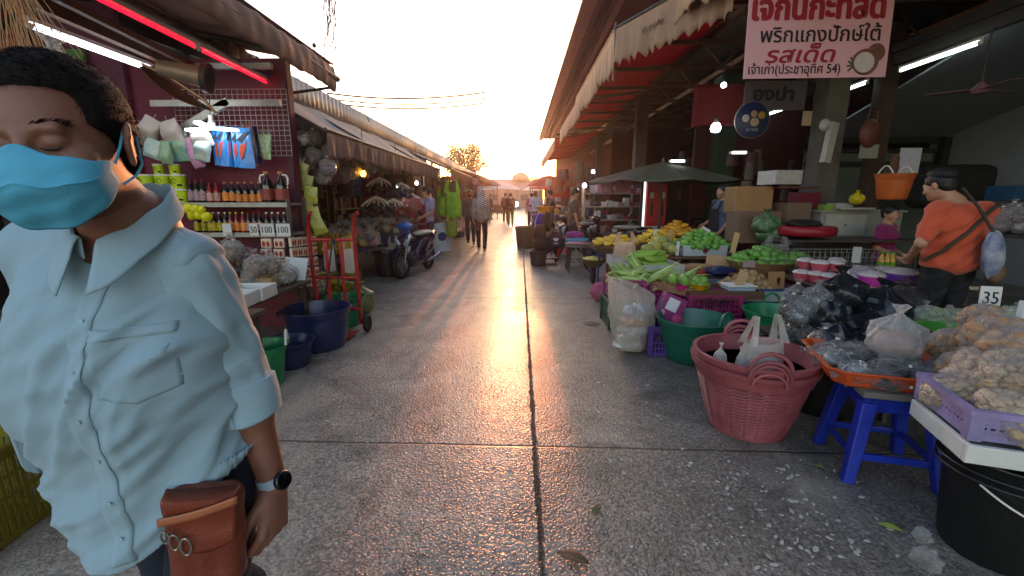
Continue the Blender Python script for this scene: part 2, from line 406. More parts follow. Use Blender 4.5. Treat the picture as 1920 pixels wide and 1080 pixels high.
# ---- left: long corrugated roof of the hall, its fascia and the canvas awnings below
t = empty('market_roof', (-5, 12, 0), 'long grey corrugated tin roof over the left hand stalls', 'roof')
mb = MB()
A = at(520, 135, 5.2); A = Vector((-4.0, 5.2, 3.75))
mb.sheet(560, 6, lambda u, v: (-3.1-3.4*v, 5.0+28*u, 3.05+1.3*v+.025*math.sin(2*pi*u*115)))
mb.build('roof_sheet', tin, t, smooth=True, loc=(5, -12, 0), solid=.01)
mb = MB()
def fas(u, v):
    y = 4.95+28*u; return (-3.06-.009*math.sin(2*pi*u*190), y, 3.03-.34*v)
mb.sheet(560, 2, fas); mb.build('fascia', tin, t, smooth=True, loc=(5, -12, 0), solid=.008)
mb = MB(); mb.box((-3.2, 19, 2.72), (.08, 28, .06)); mb.box((-4.6, 19, 3.5), (.1, 28, .1))
for i in range(10): mb.beam((-3.2, 5.4+3*i, 2.9), (-6.4, 5.4+3*i, 4.05), .06, .1)
mb.build('roof_frame', steel, t, loc=(5, -12, 0))
for i in range(9): mb = MB(); mb.box((-6.4, 5.5+3.4*i, 2.1), (.16, .16, 4.2)); mb.build('post', steel, t, loc=(5, -12, 0))
# back wall of the left stalls
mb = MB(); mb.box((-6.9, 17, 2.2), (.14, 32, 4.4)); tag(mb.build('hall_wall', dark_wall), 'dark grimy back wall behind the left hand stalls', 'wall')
def awning(name, y0, y1, xin, zin, xout, zout, drop, mat, dropmat, label, sag=.05, scal=0, fold=.02, posts=True, y1out=None, seed=0):
    t = empty(name, (xin, y0, 0), label, 'awning'); off = (-xin, -y0, 0); rd = random.Random(seed)
    n = max(8, int((y1-y0)*8)); ph = [rd.uniform(0, 6) for _ in range(4)]
    mb = MB()
    def f(u, v):
        y = y0+(y1-y0)*u
        return (xin+(xout-xin)*v, y+.02*math.sin(9*v+ph[0]), zin+(zout-zin)*v-sag*math.sin(pi*v)*(1+.4*math.sin(u*(y1-y0)*2+ph[1]))+.012*math.sin(u*(y1-y0)*5+ph[2]))
    mb.sheet(n, 10, f); mb.build('canvas', mat, t, smooth=True, loc=off, solid=.006)
    mb = MB(); m2 = n*6
    def g(u, v):
        y = y0+(y1-y0)*u; s = u*(y1-y0)
        e = drop*(1-(scal*abs(math.sin(s*pi/.16)) if scal else 0)+.06*math.sin(s*3+ph[3]))
        wv = fold*v*(math.sin(s*13+ph[0])+.6*math.sin(s*29+ph[1])+.5*math.sin(s*5))
        return (xout+wv*(1 if xout > 0 else 1), y, zout+.012*math.sin(s*5+ph[2])-e*v)
    mb.sheet(m2, 6, g); mb.build('valance', dropmat, t, smooth=True, loc=off, solid=.005)
    mb = MB(); mb.tube([(xout, y0-.03, zout+.0), (xout, y1+.03, zout)], .02, 6)
    k = max(2, int((y1-y0)/1.6)+1)
    for i in range(k):
        y = y0+(y1-y0)*i/(k-1); mb.tube([(xout, y, zout-.02), (xin, y, zin-.05)], .016, 6)
    if posts: mb.tube([(xin, y1-.05, zin-.1), (xin, y1-.05, .0)], .03, 8)
    mb.build('frame', steel, t, loc=off); return t
awning('canvas_awning', 4.95, 11.6, -3.0, 2.70, -2.1, 2.17, .27, canvas_grey, canvas_brown, 'grey sloping canvas awning with a stained brown valance left of the street', seed=1)
awning('canvas_awning', 11.7, 16.8, -3.0, 2.70, -1.8, 2.18, .3, canvas_grey, M('striped_brown_canvas', '7d4a3c', .8, .3, 4, .2), 'second grey canvas awning on the left, above the woman in the red apron', seed=2)
awning('canvas_awning', 17.0, 23, -3.0, 2.70, -1.6, 2.3, .3, M('green_grey_canvas', '8f9a86', .8, .1, 3), M('orange_canvas', 'b4613c', .8, .2, 4), 'pale green canvas awning far down the left side', seed=3)
# near roll-down awning over the condiment stall
t = empty('canvas_awning', (-2.6, 1.2, 0), 'dark brown rolled canvas awning over the magenta stall front', 'awning'); off = (2.6, -1.2, 0)
mb = MB()
def f(u, v):
    s = u*5.0
    return (-2.18-3.0*v, .5+s, 2.97+.66*v-.05*math.sin(pi*v)*(1+.5*math.sin(s*3)))
mb.sheet(50, 12, f); mb.build('canvas', canvas_brown, t, smooth=True, loc=off, solid=.008)
mb = MB()
def roll(u, v):
    s = u*5.05; a = v*2*pi; w = .006*math.sin(s*7+2*math.sin(a))+.006*math.sin(s*13.7-a)+.004*math.sin(s*31+a)
    rx = .032+w*.8; rz = .135+w+.012*math.sin(s*1.3)
    return (-2.2+rx*math.cos(a)+.02*math.sin(s*2.1), .5+s, 2.82+rz*math.sin(a)+.012*math.sin(s*3))
mb.sheet(230, 22, roll); mb.build('rolled_canvas', canvas_brown, t, smooth=True, loc=off)
mb = MB(); mb.tube([(-2.2, .45, 2.84), (-2.2, 5.62, 2.84)], .035, 8); mb.tube([(-2.25, 5.5, 2.72), (-2.62, 4.95, 2.52)], .018, 6)
for y in (1.4, 2.6, 3.8, 4.95): mb.tube([(-2.25, y, 2.9), (-4.9, y, 3.45)], .02, 6)
mb.tube([(-3.4, .5, 3.14), (-3.4, 5.3, 3.14)], .02, 6)
mb.build('frame', steel, t, loc=off)
# ---- right: high roof with gutter, then the lower awning with its scalloped valance
t = empty('high_roof', (4, 18, 0), 'high grey roof with a metal gutter edge along the right side of the street', 'roof'); off = (-4, -18, 0)
mb = MB(); mb.box((5.2, 14.5, 5.62), (7.6, 37, .1)); mb.build('soffit', M('soffit_board', '8a857c', .7, .12, 1.6, .1), t, loc=off)
mb = MB(); mb.box((1.36, 14.5, 5.55), (.1, 37, .16)); mb.box((1.5, 14.5, 5.47), (.2, 37, .03)); mb.tube([(1.29, -4, 5.47), (1.29, 33, 5.47)], .022, 6)
mb.build('gutter', M('gutter_metal', 'b2a9a0', .4, .15, 4, .1, metal=.4), t, loc=off)
mb = MB(); mb.box((2.1, 14.5, 5.50), (.09, 37, .14)); mb.build('purlin', M('pale_purlin', 'c9bba9', .5, .1, 4), t, loc=off)
mb = MB(); mb.box((1.85, 14.5, 5.53), (.14, 36.8, .09)); mb.box((3.4, 14.5, 5.5), (.1, 36.8, .14)); mb.build('dark_purlin', steel, t, loc=off)
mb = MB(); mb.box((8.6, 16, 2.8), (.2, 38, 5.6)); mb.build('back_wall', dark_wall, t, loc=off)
awning('canvas_awning', 7.5, 12.2, 3.2, 4.2, 1.45, 4.0, .62, canvas_red, canvas_beige, 'red canvas awning with a sunlit beige scalloped valance beyond the corner pole', scal=.12, sag=.03, posts=False, seed=4)
awning('canvas_awning', 12.3, 17.5, 3.2, 4.2, 1.5, 3.95, .55, canvas_red, canvas_beige, 'middle red canvas awning of the right hand row with beige valance', scal=.12, sag=.03, posts=False, seed=5)
awning('canvas_awning', 17.8, 29, 3.2, 4.0, 1.35, 3.7, .5, canvas_red, M('orange_brown_canvas', 'a06a50', .8, .2, 3), 'farthest red canvas awning on the right near the bright sky', scal=.1, sag=.03, posts=False, seed=6)
# near part of the awning: its front edge swings away from the street
t = empty('canvas_awning', (2.5, 5, 0), 'red canvas awning nearest the camera with overlapping scalloped valances', 'awning'); off = (-2.5, -5, 0)
E0 = Vector((1.46, 7.42, 4.0)); E1 = Vector((2.02, 6.2, 4.0)); E2 = Vector((2.35, 4.9, 4.0)); E3 = Vector((2.6, 2.2, 4.05))
mb = MB()
def inner(y): return Vector((3.2, y, 4.25))
for a, b in ((E0, E1), (E1, E2), (E2, E3)):
    mb.sheet(8, 6, lambda u, v, a=a, b=b: tuple((a+(b-a)*u)*(1-v)+inner((a+(b-a)*u).y)*v+Vector((0, 0, -.03*math.sin(pi*v)))))
mb.build('canvas', canvas_red, t, smooth=True, loc=off, solid=.006)
def val(mb, a, b, drop, per=.17, sc=.16, out=.0, nseg=90, ph=0):
    a = Vector(a); b = Vector(b); d = b-a; n = Vector((d.y, -d.x, 0)).normalized(); Lh = d.length
    def g(u, v):
        s = u*Lh; e = drop*(1-sc*abs(math.sin(s*pi/per))); wv = .03*v*(math.sin(s*15+ph)+.7*math.sin(s*34+ph)+.5*math.sin(s*6))
        return tuple(a+d*u+n*(out+wv)+Vector((0, 0, -e*v)))
    mb.sheet(nseg, 7, g)
mb = MB(); val(mb, E0, E1+Vector((.35, -.75, 0)), .6); mb.build('valance', canvas_beige, t, smooth=True, loc=off, solid=.005)
mb = MB(); val(mb, E1+Vector((-.03, .0, .1)), E3+Vector((-.05, 0, .1)), .5, per=.3, sc=.25, out=-.02, ph=2, nseg=130); mb.build('valance', M('canvas_cream', 'b08c6c', .85, .14, 3, .2), t, smooth=True, loc=off, solid=.005)
mb = MB(); mb.tube([E0, E1, E2, E3], .022, 6); mb.tube([E0+Vector((0, 0, .08)), E0+Vector((0, 0, -.75))], .02, 6); mb.build('frame', steel, t, loc=off)
mb = MB()
T = Matrix.Translation((1.80, 6.62, 3.72))@(Vector((.56, -1.22, 0)).to_track_quat('X', 'Z').to_matrix().to_4x4())@Matrix.Rotation(pi/2, 4, 'X')
text_mb(mb, 'ประชาอุทิศ', T, .1, wfit=.42); mb.build('lettering', M('faded_ink', '3a2a22', .8), t, loc=off)
# steel trusses and tin ceiling over the right hall
t = empty('hall_ceiling', (5, 10, 0), 'dark tin ceiling on rusty steel trusses above the right hand stalls', 'ceiling'); off = (-5, -10, 0)
mb = MB(); mb.sheet(240, 3, lambda u, v: (3.15+5.4*v, -5+33*u, 4.55+.25*v+.02*math.sin(2*pi*u*110))); mb.build('tin_sheet', tin_dark, t, smooth=True, loc=off, solid=.01)
mb = MB()
for i in range(11):
    y = 3.4+1.55*i; x0 = 1.5 if y > 7.4 else 2.3
    mb.beam((x0, y, 3.98), (8.5, y, 4.06), .05, .07); mb.beam((3.2, y, 4.45), (8.5, y, 4.6), .04, .06)
    for j in range(6): mb.beam((3.2+.85*j, y, 4.03), (3.62+.85*j, y, 4.48), .025, .025); mb.beam((3.62+.85*j, y, 4.48), (4.05+.85*j, y, 4.04), .025, .025)
for x in (3.2, 4.3, 6.6): mb.beam((x, 2, 4.1), (x, 28, 4.1), .06, .1)
mb.build('truss', rust, t, loc=off)
# pillars
def pillar(x, y, wx, wy, h, mat, lab):
    mb = MB(); mb.box((0, 0, h/2), (wx, wy, h)); mb.box((0, 0, .12), (wx+.06, wy+.06, .24)); return tag(mb.build('pillar', mat, loc=(x, y, 0), bevel=.01), lab, 'pillar')
pillar(5.0, 7.6, .34, .34, 4.05, conc, 'rough brown concrete pillar behind the white counter')
pillar(5.75, 7.5, .22, .22, 4.05, M('wood_post', '3b2a20', .8, .3, 6), 'dark wooden post beside the concrete pillar')
pillar(4.55, 10.4, .42, .42, 4.05, conc_green, 'dark green painted pillar behind the man in grey')
pillar(3.25, 12.5, .3, .3, 4.05, conc, 'grey concrete pillar near the red drinks sign')
pillar(3.2, 18.5, .3, .3, 3.9, conc, 'far concrete pillar in the right hand row')
# pale sloping panel + walls of the deep right shop
t = empty('shop_interior', (7, 7, 0), 'pale grey sloping panel and walls of the deep shop at far right', 'shop'); off = (-7, -7, 0)
mb = MB(); mb.add([(5.85, 3.0, 4.3), (8.4, 3.0, 4.3), (8.4, 9.2, 2.62), (5.85, 9.2, 2.62)], [(0, 1, 2, 3)]); mb.build('sloping_panel', grey_wall, t, loc=off, solid=.03)
mb = MB(); mb.box((8.42, 6, 2.0), (.1, 7, 4.0)); mb.build('side_wall', grey_wall, t, loc=off)
mb = MB(); mb.box((7.1, 9.3, 1.2), (2.7, .1, 2.4)); mb.build('back_wall', M('dim_back_wall', '59605c', .8, .15, 2), t, loc=off)
mb = MB(); mb.box((7.1, 9.2, 2.56), (2.8, .12, .12)); mb.box((7.1, 9.2, 2.36), (2.8, .08, .07)); mb.box((7.1, 9.2, 2.1), (2.8, .05, .1)); mb.box((8.3, 9.1, 1.3), (.14, .14, 2.6)); mb.build('rail', M('green_black_rail', '1c2119', .7), t, loc=off)
mb = MB(); mb.box((5.75, 6.5, 3.52), (.1, 8.5, .16)); mb.box((5.68, 6.5, 3.66), (.04, 8.5, .12)); mb.build('beam', steel, t, loc=off)
mb = MB(); mb.box((6.3, 10.6, 1.9), (4.6, .12, 3.8)); tag(mb.build('partition_wall', M('maroon_partition', '3d1a1c', .85, .3, 2)), 'dark maroon partition wall at the back of the right hall', 'wall')
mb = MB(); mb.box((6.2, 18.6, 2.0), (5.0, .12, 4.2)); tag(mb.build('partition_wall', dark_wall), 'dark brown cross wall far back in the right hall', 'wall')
mb = MB(); mb.box((5.6, 33.2, 2.8), (6.0, .12, 5.6)); tag(mb.build('partition_wall', M('far_end_wall', '7c5448', .8, .2, 2)), 'reddish end wall closing the far end of the right hall', 'wall')
# ================================================================ end of the street
def house(name, x0, x1, y, dpt, h, rh, wallm, roofm, lab, hip=True, extra=None):
    t = empty(name, ((x0+x1)/2, y, 0), lab, 'building'); W = x1-x0
    mb = MB(); mb.box((0, dpt/2, h/2), (W, dpt, h)); mb.build('wall', wallm, t)
    mb = MB(); o = .4; i = W*.16 if hip else 0
    V = [(-W/2-o, -o, h), (W/2+o, -o, h), (W/2+o, dpt+o, h), (-W/2-o, dpt+o, h), (-W/2+i, dpt/2, h+rh), (W/2-i, dpt/2, h+rh)]
    mb.add(V, [(0, 1, 5, 4), (2, 3, 4, 5), (1, 2, 5), (3, 0, 4), (0, 3, 2, 1)]); mb.build('roof', roofm, t)
    for k in range(int(W//2.2)):
        mb = MB(); mb.box((-W/2+1.3+2.2*k, -.03, h*.55), (1.1, .06, h*.3)); mb.box((-W/2+1.3+2.2*k, -.07, h*.55-.02), (.05, .03, h*.3)); mb.build('window', M('dusty_glass', '5a4c44', .3, .1), t)
    if extra: extra(t)
    return t
roofpink = M('sun_faded_roof', '9c7a70', .8, .12, 1, .1); wallpink = M('far_pale_wall', 'a88a7c', .85, .12, 1, .1)
def cap_(t):
    mb = MB(); mb.lathe([(1.3, 5.6), (1.25, 6.0), (.9, 6.45), (.4, 6.7), (0, 6.75)], 16); mb.build('roof_vent', roofpink, t, smooth=True)
    for c in [c for c in bpy.data.objects if c.parent == t and c.name.startswith('roof_vent')]: c.location = (3.2, 3.5, -1.7)
house('market_hall', -9.5, 3.2, 62, 9, 2.6, 1.5, wallpink, roofpink, 'low hall with a wide pinkish roof closing the end of the street', extra=cap_)
house('row_house', 3.4, 12, 56, 8, 2.5, 1.0, wallpink, M('far_brown_roof', '7d6054', .8, .15, 1), 'small brown roofed house right of the low hall at the street end')
house('row_house', -19, -9.8, 50, 9, 3.2, 1.5, wallpink, tin_dark, 'tin roofed house behind the left hand awnings near the tree')
# distant stalls across the far end
for i, (x, y, s, c, l) in enumerate([(-3.6, 36, 1.0, '8f8a84', 'small grey canopy stall left of the far street end'), (-1.9, 44, 1.2, 'a89d94', 'pale dome topped stall tent at the far street end'), (2.6, 40, 1.1, 'b31f24', 'small red canopy stall on the far right'), (1.9, 30, .9, 'a62a26', 'red market umbrella over the far right stalls'), (-2.9, 29, 1.0, '7c3b30', 'rust coloured canopy stall behind the striped scarf woman'), (2.2, 50, 1.2, 'd0b8a0', 'cream canopy at the far right end of the street')]):
    t = empty('canopy_stall', (x, y, 0), l, 'stall'); mb = MB()
    mb.lathe([(1.7*s, 2.2), (1.2*s, 2.5), (.5*s, 2.8), (0, 2.9)], 8); mb.build('canopy', M('canopy_'+c, c, .8, .15, 2), t, solid=.02)
    for a in (.4, 1.97, 3.54, 5.1): mb = MB(); mb.tube([(1.5*s*math.cos(a), 1.5*s*math.sin(a), 0), (1.5*s*math.cos(a), 1.5*s*math.sin(a), 2.25)], .03, 6); mb.build('post', steel, t)
    mb = MB(); mb.box((0, 0, .7), (2.2*s, 1.6*s, .08)); mb.box((0, 0, .35), (2*s, 1.4*s, .66)); mb.build('counter', M('far_counter', '6b4a40', .8, .3, 5), t)
# tree
def tree(loc, h, r, lab, seed, n=12000, leafc='1c1a12'):
    rd = random.Random(seed); t = empty('broadleaf_tree', loc, lab, 'tree')
    mb = MB(); mb.tube([(0, 0, 0), (.1, 0, h*.25), (-.1, .1, h*.45), (.1, 0, h*.6)], [.35, .28, .22, .14], 8); cl = []
    for k in range(15):
        a = rd.uniform(0, 2*pi); e = rd.uniform(.35, 1.0); rr = r*rd.uniform(.25, .95)*(1.25-e*.7); c = Vector((rr*math.cos(a), rr*math.sin(a)*.8, h*(.42+.5*e)))
        cl.append((c, r*rd.uniform(.24, .42))); mb.tube([(0, .05, h*.4), tuple(c*.5+Vector((0, 0, h*.24))), tuple(c)], [.13, .08, .03], 6)
    mb.build('trunk', M('bark', '2f241b', .9, .3, 6), t, smooth=True)
    mb = MB(); V = []; F = []
    for k in range(n):
        c, cr = rd.choice(cl); d = Vector((rd.gauss(0, 1), rd.gauss(0, 1), rd.gauss(0, .8))).normalized(); p = c+d*cr*(rd.random()**.4)*(1+.2*nz(d.x*3, d.y*3, d.z*3))
        s = rd.uniform(.05, .12)*r/3.5; q = Euler((rd.uniform(0, 6), rd.uniform(0, 6), rd.uniform(0, 6))).to_matrix(); b0 = len(V)
        for a, b in ((-1, 0), (0, -.5), (1, 0), (0, .5)): V.append(tuple(p+q@Vector((a*s, b*s, 0))))
        F.append((b0, b0+1, b0+2, b0+3))
    mb.add(V, F); mb.build('crown', M('foliage_'+leafc, leafc, .6, .4, 3, 0), t); return t
tree((-6.6, 56, 0), 7.6, 4.0, 'round crowned tree above the roofs at the left of the street end', 3)
tree((3.2, 88, 0), 6.2, 3.4, 'hazy low tree beyond the right end of the street', 9, n=6000, leafc='5a4630')
# overhead wires and the tangle of cable
for i, (z, x0) in enumerate([(8.05, -12.5), (7.8, -12.5), (7.62, -12.5)]):
    mb = MB(); P = []
    for k in range(25):
        u = k/24; P.append((x0+10.2*u, 30+.5*i, z-1.0*4*u*(1-u)*.35)); 
    mb.tube(P[:], [.06, .05, .055][i], 5); tag(mb.build('overhead_cable', wire_m), 'thin black cables crossing the white sky between the roofs', 'cable', 'cables across the street')
mb = MB(); rd = random.Random(5)
top = at(612, -60, 7.0)
for k in range(16):
    p = Vector(top)+Vector((rd.uniform(-.04, .04), rd.uniform(-.05, .05), 0)); P = [p.copy()]
    L_ = rd.uniform(.5, 1.4)
    for j in range(8): p = p+Vector((rd.uniform(-.05, .035), rd.uniform(-.03, .03), -L_/8)); P.append(p.copy())
    mb.tube(P, .006, 5)
mb.tube([at(610, 0, 7), at(600, 60, 7), at(588, 92, 7), at(600, 104, 7), at(620, 100, 7), at(617, 88, 7)], .004, 5)
mb.blob(at(589, 85, 7), (.03, .03, .035)); mb.tube([at(612, -60, 7), at(614, -400, 7)], .008, 5)
tag(mb.build('cable_tangle', wire_m), 'tangled ends of black cable hanging against the sky', 'cable')
mb = MB(); mb.tube([at(648, 125, 6.2), at(668, 170, 6.8), at(692, 228, 7.4)], .006, 5); tag(mb.build('guy_wire', wire_m), 'single thin wire rising from the left tin roof', 'cable')
mb = MB(); mb.tube([at(765, 262, 14), at(764, 243, 14)], .02, 5); mb.tube([at(757, 249, 14), at(765, 250, 14)], .015, 5); tag(mb.build('aerial', wire_m), 'small roof aerial on the far left roof edge', 'aerial')

# thin evening haze
mb = MB(); mb.box((0, 48, 10.5), (60, 112, 23)); hz = mb.build('haze', [], None); tag(hz, kind='stuff')
hm = bpy.data.materials.new('haze_air'); hm.use_nodes = True; n_ = hm.node_tree.nodes; n_.remove(n_['Principled BSDF']); pv = n_.new('ShaderNodeVolumePrincipled'); pv.inputs['Color'].default_value = (.93, .88, .86, 1); pv.inputs['Density'].default_value = .0011; pv.inputs['Anisotropy'].default_value = .84
hm.node_tree.links.new(pv.outputs[0], n_['Material Output'].inputs['Volume']); hz.data.materials.append(hm)
# ================================================================ shared small builders
def mk_bag(mb, r, h, seed=0, mi=0, n=40, knot=True, flat=1.0, squash=1.0):
    """tied plastic bag: lumpy full bottom, folds gathering to a knot"""
    rd = random.Random(seed); ph = [rd.uniform(0, 6.3) for _ in range(6)]; k = 22; prof = []
    for i in range(k+1):
        u = i/k
        if u < .62: rr = r*math.sqrt(max(0, 1-((u-.33)/.34)**2*.55 if u > .33 else 1-((.33-u)/.335)**2*.97))
        else: rr = r*max(.10, .80*(1-((u-.62)/.26))**1.3+.08) if u < .88 else r*(.1+.22*((u-.88)/.12))
        prof.append((max(rr, .002), h*u))
    def fn(a, rr, z):
        u = z/h; g = min(1, max(0, (u-.3)/.4))
        w = 1+.10*nz(math.cos(a)*2+ph[0], math.sin(a)*2+ph[1], u*4)+g*.14*math.sin(7*a+ph[2]+2*u)+g*.07*math.sin(15*a+ph[3])+.05*math.sin(4*a+9*u+ph[4])
        return rr*w, z*squash+.03*r*math.sin(3*a+ph[5])*u
    mb.lathe(prof, n, mi, None, fn, 1, flat)
    if knot:
        mb.blob((0, 0, h*.885), (r*.13, r*.13, r*.11), 8, mi)
def mk_carrier(mb, w, h, seed=0, mi=0, d=.45):
    """carrier bag with two loop handles, hung or standing"""
    rd = random.Random(seed); ph = [rd.uniform(0, 6.3) for _ in range(4)]
    def f(u, v):
        a = 2*pi*u; z = h*.68*v; rr = w/2*(1-.12*(1-v)**3-.22*v*v); f2 = 1+.08*math.sin(6*a+ph[0]+v*3)*v+.06*nz(a, v*5, ph[1])
        if v < .08: rr *= .4+v*7.5
        return (rr*math.cos(a)*f2, rr*d*math.sin(a)*f2, z)
    mb.sheet(30, 14, f, mi)
    for s in (-1, 1):
        for q in (-1, 1):
            def g(u, v, s=s, q=q):
                x = s*w*.36+(u-.5)*w*.26*(1-.55*v)-s*w*.12*v; return (x, q*w*.5*d*.55*(1-.75*v)+.01*math.sin(9*u+ph[2]), h*(.66+.34*v))
            mb.sheet(4, 6, g, mi)
def mk_tub(name, loc, rb, rt, h, mat, label, cat='tub', handles='loop', ribs=True, wall=.008, lip=.014, group=None, n=56, weave=False, yaw=0, parts=True, water=None):
    t = empty(name, loc, label, cat, yaw, group); mb = MB(); band = .8
    prof = [(0.001, .0), (rb*.96, .0), (rb, .012)]
    for i in range(1, 15):
        u = i/15; prof.append((rb+(rt-rb)*(u**.82 if u < band else u)*1.0, .012+(h*band-.012)*u/1 if False else h*u*.97))
    prof += [(rt, h*.97), (rt+lip, h*.975), (rt+lip, h), (rt-wall*.5, h), (rt-wall, h*.97)]
    for i in range(6, -1, -1):
        u = i/7; prof.append((rb+(rt-rb)*u-wall, max(.01, h*u)))
    prof.append((.001, .01))
    # a step under the rim
    prof2 = []
    for r_, z_ in prof: prof2.append((r_+(lip*.7 if (z_ > h*.78 and r_ > rb+(rt-rb)*.5) else 0), z_))
    mb.lathe(prof2, n); mb.build('body', mat, t, smooth=True)
    if handles == 'loop':
        for a in (0, pi):
            for dz in ((0,) if not weave else (0,)):
                mb = MB(); P = []
                for i in range(13):
                    q = pi*i/12; P.append((rt+lip*.6+.008*math.sin(q), -.42*rt*math.cos(q)*.62, h+.0+rt*.34*math.sin(q)))
                mb.tube(P, .013*rt/.3, 8); hd = mb.build('handle', mat, t, smooth=True); hd.rotation_euler = (0, 0, a)
    if handles == 'small':
        for a in (0, pi):
            mb = MB(); P = [(rt+lip+.03*math.sin(pi*i/8), -.07*math.cos(pi*i/8), h*.93) for i in range(9)]
            mb.tube(P, .009, 6); hd = mb.build('handle', mat, t, smooth=True); hd.rotation_euler = (0, 0, a+.5)
    if handles == 'rope':
        for a in (0, pi):
            mb = MB(); P = [(rt+.01, -.09+.18*i/8, h+.0+.10*math.sin(pi*i/8)) for i in range(9)]
            mb.tube(P, .009, 6); hd = mb.build('handle', white_pl, t, smooth=True); hd.rotation_euler = (0, 0, a+.4)
    return t
def mk_crate(name, loc, w, d, h, mat, label, yaw=0, group=None, rows=4, slot=.03, thai=None):
    """slotted plastic produce crate; w along x, d along y"""
    t = empty(name, loc, label, 'crate', yaw, group)
    mb = MB(); T = .012
    mb.box((0, 0, .008), (w*.93, d*.93, .012))
    for s in (-1, 1):
        mb.box((0, s*(d/2), h-.012), (w+.03, .024, .024)); mb.box((s*(w/2), 0, h-.012), (.024, d-.024, .024))
    for sx in (-1, 1):
        for sy in (-1, 1): mb.box((sx*(w/2-.012), sy*(d/2-.012), h/2-.01), (.045, .045, h-.03), tap=.95)
    mb.build('frame', mat, t)
    for ax, s in ((0, -1), (0, 1), (1, -1), (1, 1)):
        mb = MB(); L_ = (w if ax == 0 else d)-.06; k = max(3, int(L_/slot)); st = L_/k; off = (d if ax == 0 else w)/2-.009
        for r_ in range(rows+1):
            z = .02+(h-.06)*r_/rows; hh = .014 if 0 < r_ < rows else .03
            c = (0, s*off, z) if ax == 0 else (s*off, 0, z); dd = (L_, .006, hh) if ax == 0 else (.006, L_, hh); mb.box(c, dd)
        for i in range(k+1):
            p = -L_/2+st*i; wd = st*(.42 if i % 4 else .8)
            c = (p, s*off, h/2) if ax == 0 else (s*off, p, h/2); dd = (wd, .0045, h-.06) if ax == 0 else (.0045, wd, h-.06); mb.box(c, dd)
        mb.build('side_panel', mat, t)
    if thai:
        mb = MB(); text_mb(mb, thai, Matrix.Translation((0, -d/2-.013, h*.55))@Matrix.Rotation(pi/2, 4, 'X'), .1, wfit=w*.6); mb.build('lettering', M('crate_ink', '2a1020', .7), t)
    return t
def mk_foam(name, loc, w, d, h, label, yaw=0, group=None, mat=None, fill=None, logo=None, cat='box'):
    mat = mat or M('styrofoam', 'c9c7c3', .75, .08, 8, .25, bscale=160)
    t = empty(name, loc, label, cat, yaw, group); mb = MB(); T = .022
    mb.box((0, 0, .012), (w*.96, d*.96, .024))
    for s in (-1, 1): mb.box((0, s*(d/2-T/2), h/2), (w, T, h)); mb.box((s*(w/2-T/2), 0, h/2), (T, d-2*T, h))
    mb.build('body', mat, t, bevel=.004)
    if logo:
        mb = MB(); mb.lathe([(.035, 0), (.035, .002), (0, .003)], 16, 0, Matrix.Translation((0, -d/2-.001, h*.5))@Matrix.Rotation(pi/2, 4, 'X')); mb.build('printed_mark', M('dark_red_ink', '5a1420', .7), t)
    return t
kraft = M('cardboard', '8f6b48', .85, .14, 5, .2)
kraft2 = M('pale_cardboard', 'b0906a', .85, .12, 5, .2)
card_white = M('white_card', 'c4c4c4', .7, .06, 5, .05)
ink = M('black_marker', '14141a', .7, .1)
def mk_price(loc, w, h, txt, label, yaw=0, tilt=-.1, mat=None, stick=.0, cat='price card', roll=0):
    t = empty('price_card', loc, label, cat, rot=(tilt, roll, yaw)); mb = MB(); mb.box((0, 0, h/2), (w, .004, h)); mb.build('card', mat or card_white, t)
    if txt: mb = MB(); text_mb(mb, txt, Matrix.Translation((0, -.004, h*.25))@Matrix.Rotation(pi/2, 4, 'X'), h*.75, ext=.001, wfit=w*.72); mb.build('number', ink, t)
    if stick: mb = MB(); mb.tube([(0, .004, 0), (0, .004, -stick)], .004, 6); mb.build('stick', M('bamboo_stick', '8a6a44', .7), t)
    return t
def heap(proto, cx, cy, z0, rx, ry, layers, step, label, group, rot='flat', jit=.25, rect=False, sc=(.9, 1.1), yaw0=0, dz=.75, first=True):
    """piles copies of proto; each fruit is its own object"""
    rd = random.Random(int(abs(cx*1000+cy*77))+layers); out = []; used = not first
    for l in range(layers):
        f = 1-l/(layers+.35); ax = rx*f; ay = ry*f; nx = int(ax/step[0])+1; ny = int(ay/step[1])+1
        for i in range(-nx, nx+1):
            for j in range(-ny, ny+1):
                x = (i+(l % 2)*.5+rd.uniform(-jit, jit))*step[0]; y = (j+((l//1) % 2)*.5+rd.uniform(-jit, jit))*step[1]
                if (not rect and (x/ax)**2+(y/ay)**2 > 1.02) or (rect and (abs(x) > ax or abs(y) > ay)): continue
                inner = (not rect and (x/ax)**2+(y/ay)**2 < .25) if l < layers-2 else False
                if inner: continue
                z = z0+l*step[2]*dz+rd.uniform(0, .1)*step[2]
                e = (rd.uniform(-.25, .25), rd.uniform(-.3, .3), (yaw0+rd.uniform(-.5, .5)) if rot == 'flat' else rd.uniform(0, 6.3))
                s = rd.uniform(*sc)
                if rot == 'any': e = (rd.uniform(0, 6.3), rd.uniform(0, 6.3), rd.uniform(0, 6.3))
                o = dup(proto, (cx+x, cy+y, z), sc=s, rot=e, label=label, group=group); out.append(o)
    return out
def remove_tree(o):
    for c in [c for c in bpy.data.objects if c.parent == o]: remove_tree(c)
    CH_CACHE.pop(o.name, None); bpy.data.objects.remove(o)
def mango(name, mat, L_=.12, w=.07, label='', cat='mango', bend=.12, tip=.25, n=14, stem=False):
    mb = MB()
    def fn(p): 
        q = p.copy(); s = 1-tip*max(0, p.x)**2; q.y *= s; q.z = p.z*s+bend*(p.x**2-.3); return q
    # long axis on x
    Vb = MB(); Vb.blob((0, 0, 0), (1, 1, 1), n)
    V = [fn(Vector((v[2], v[0], v[1]))) for v in Vb.v[0]]
    mb.add([(v.x*L_/2, v.y*w/2, v.z*w/2) for v in V], Vb.f); return tag(mb.build(name, mat, smooth=True), label, cat)
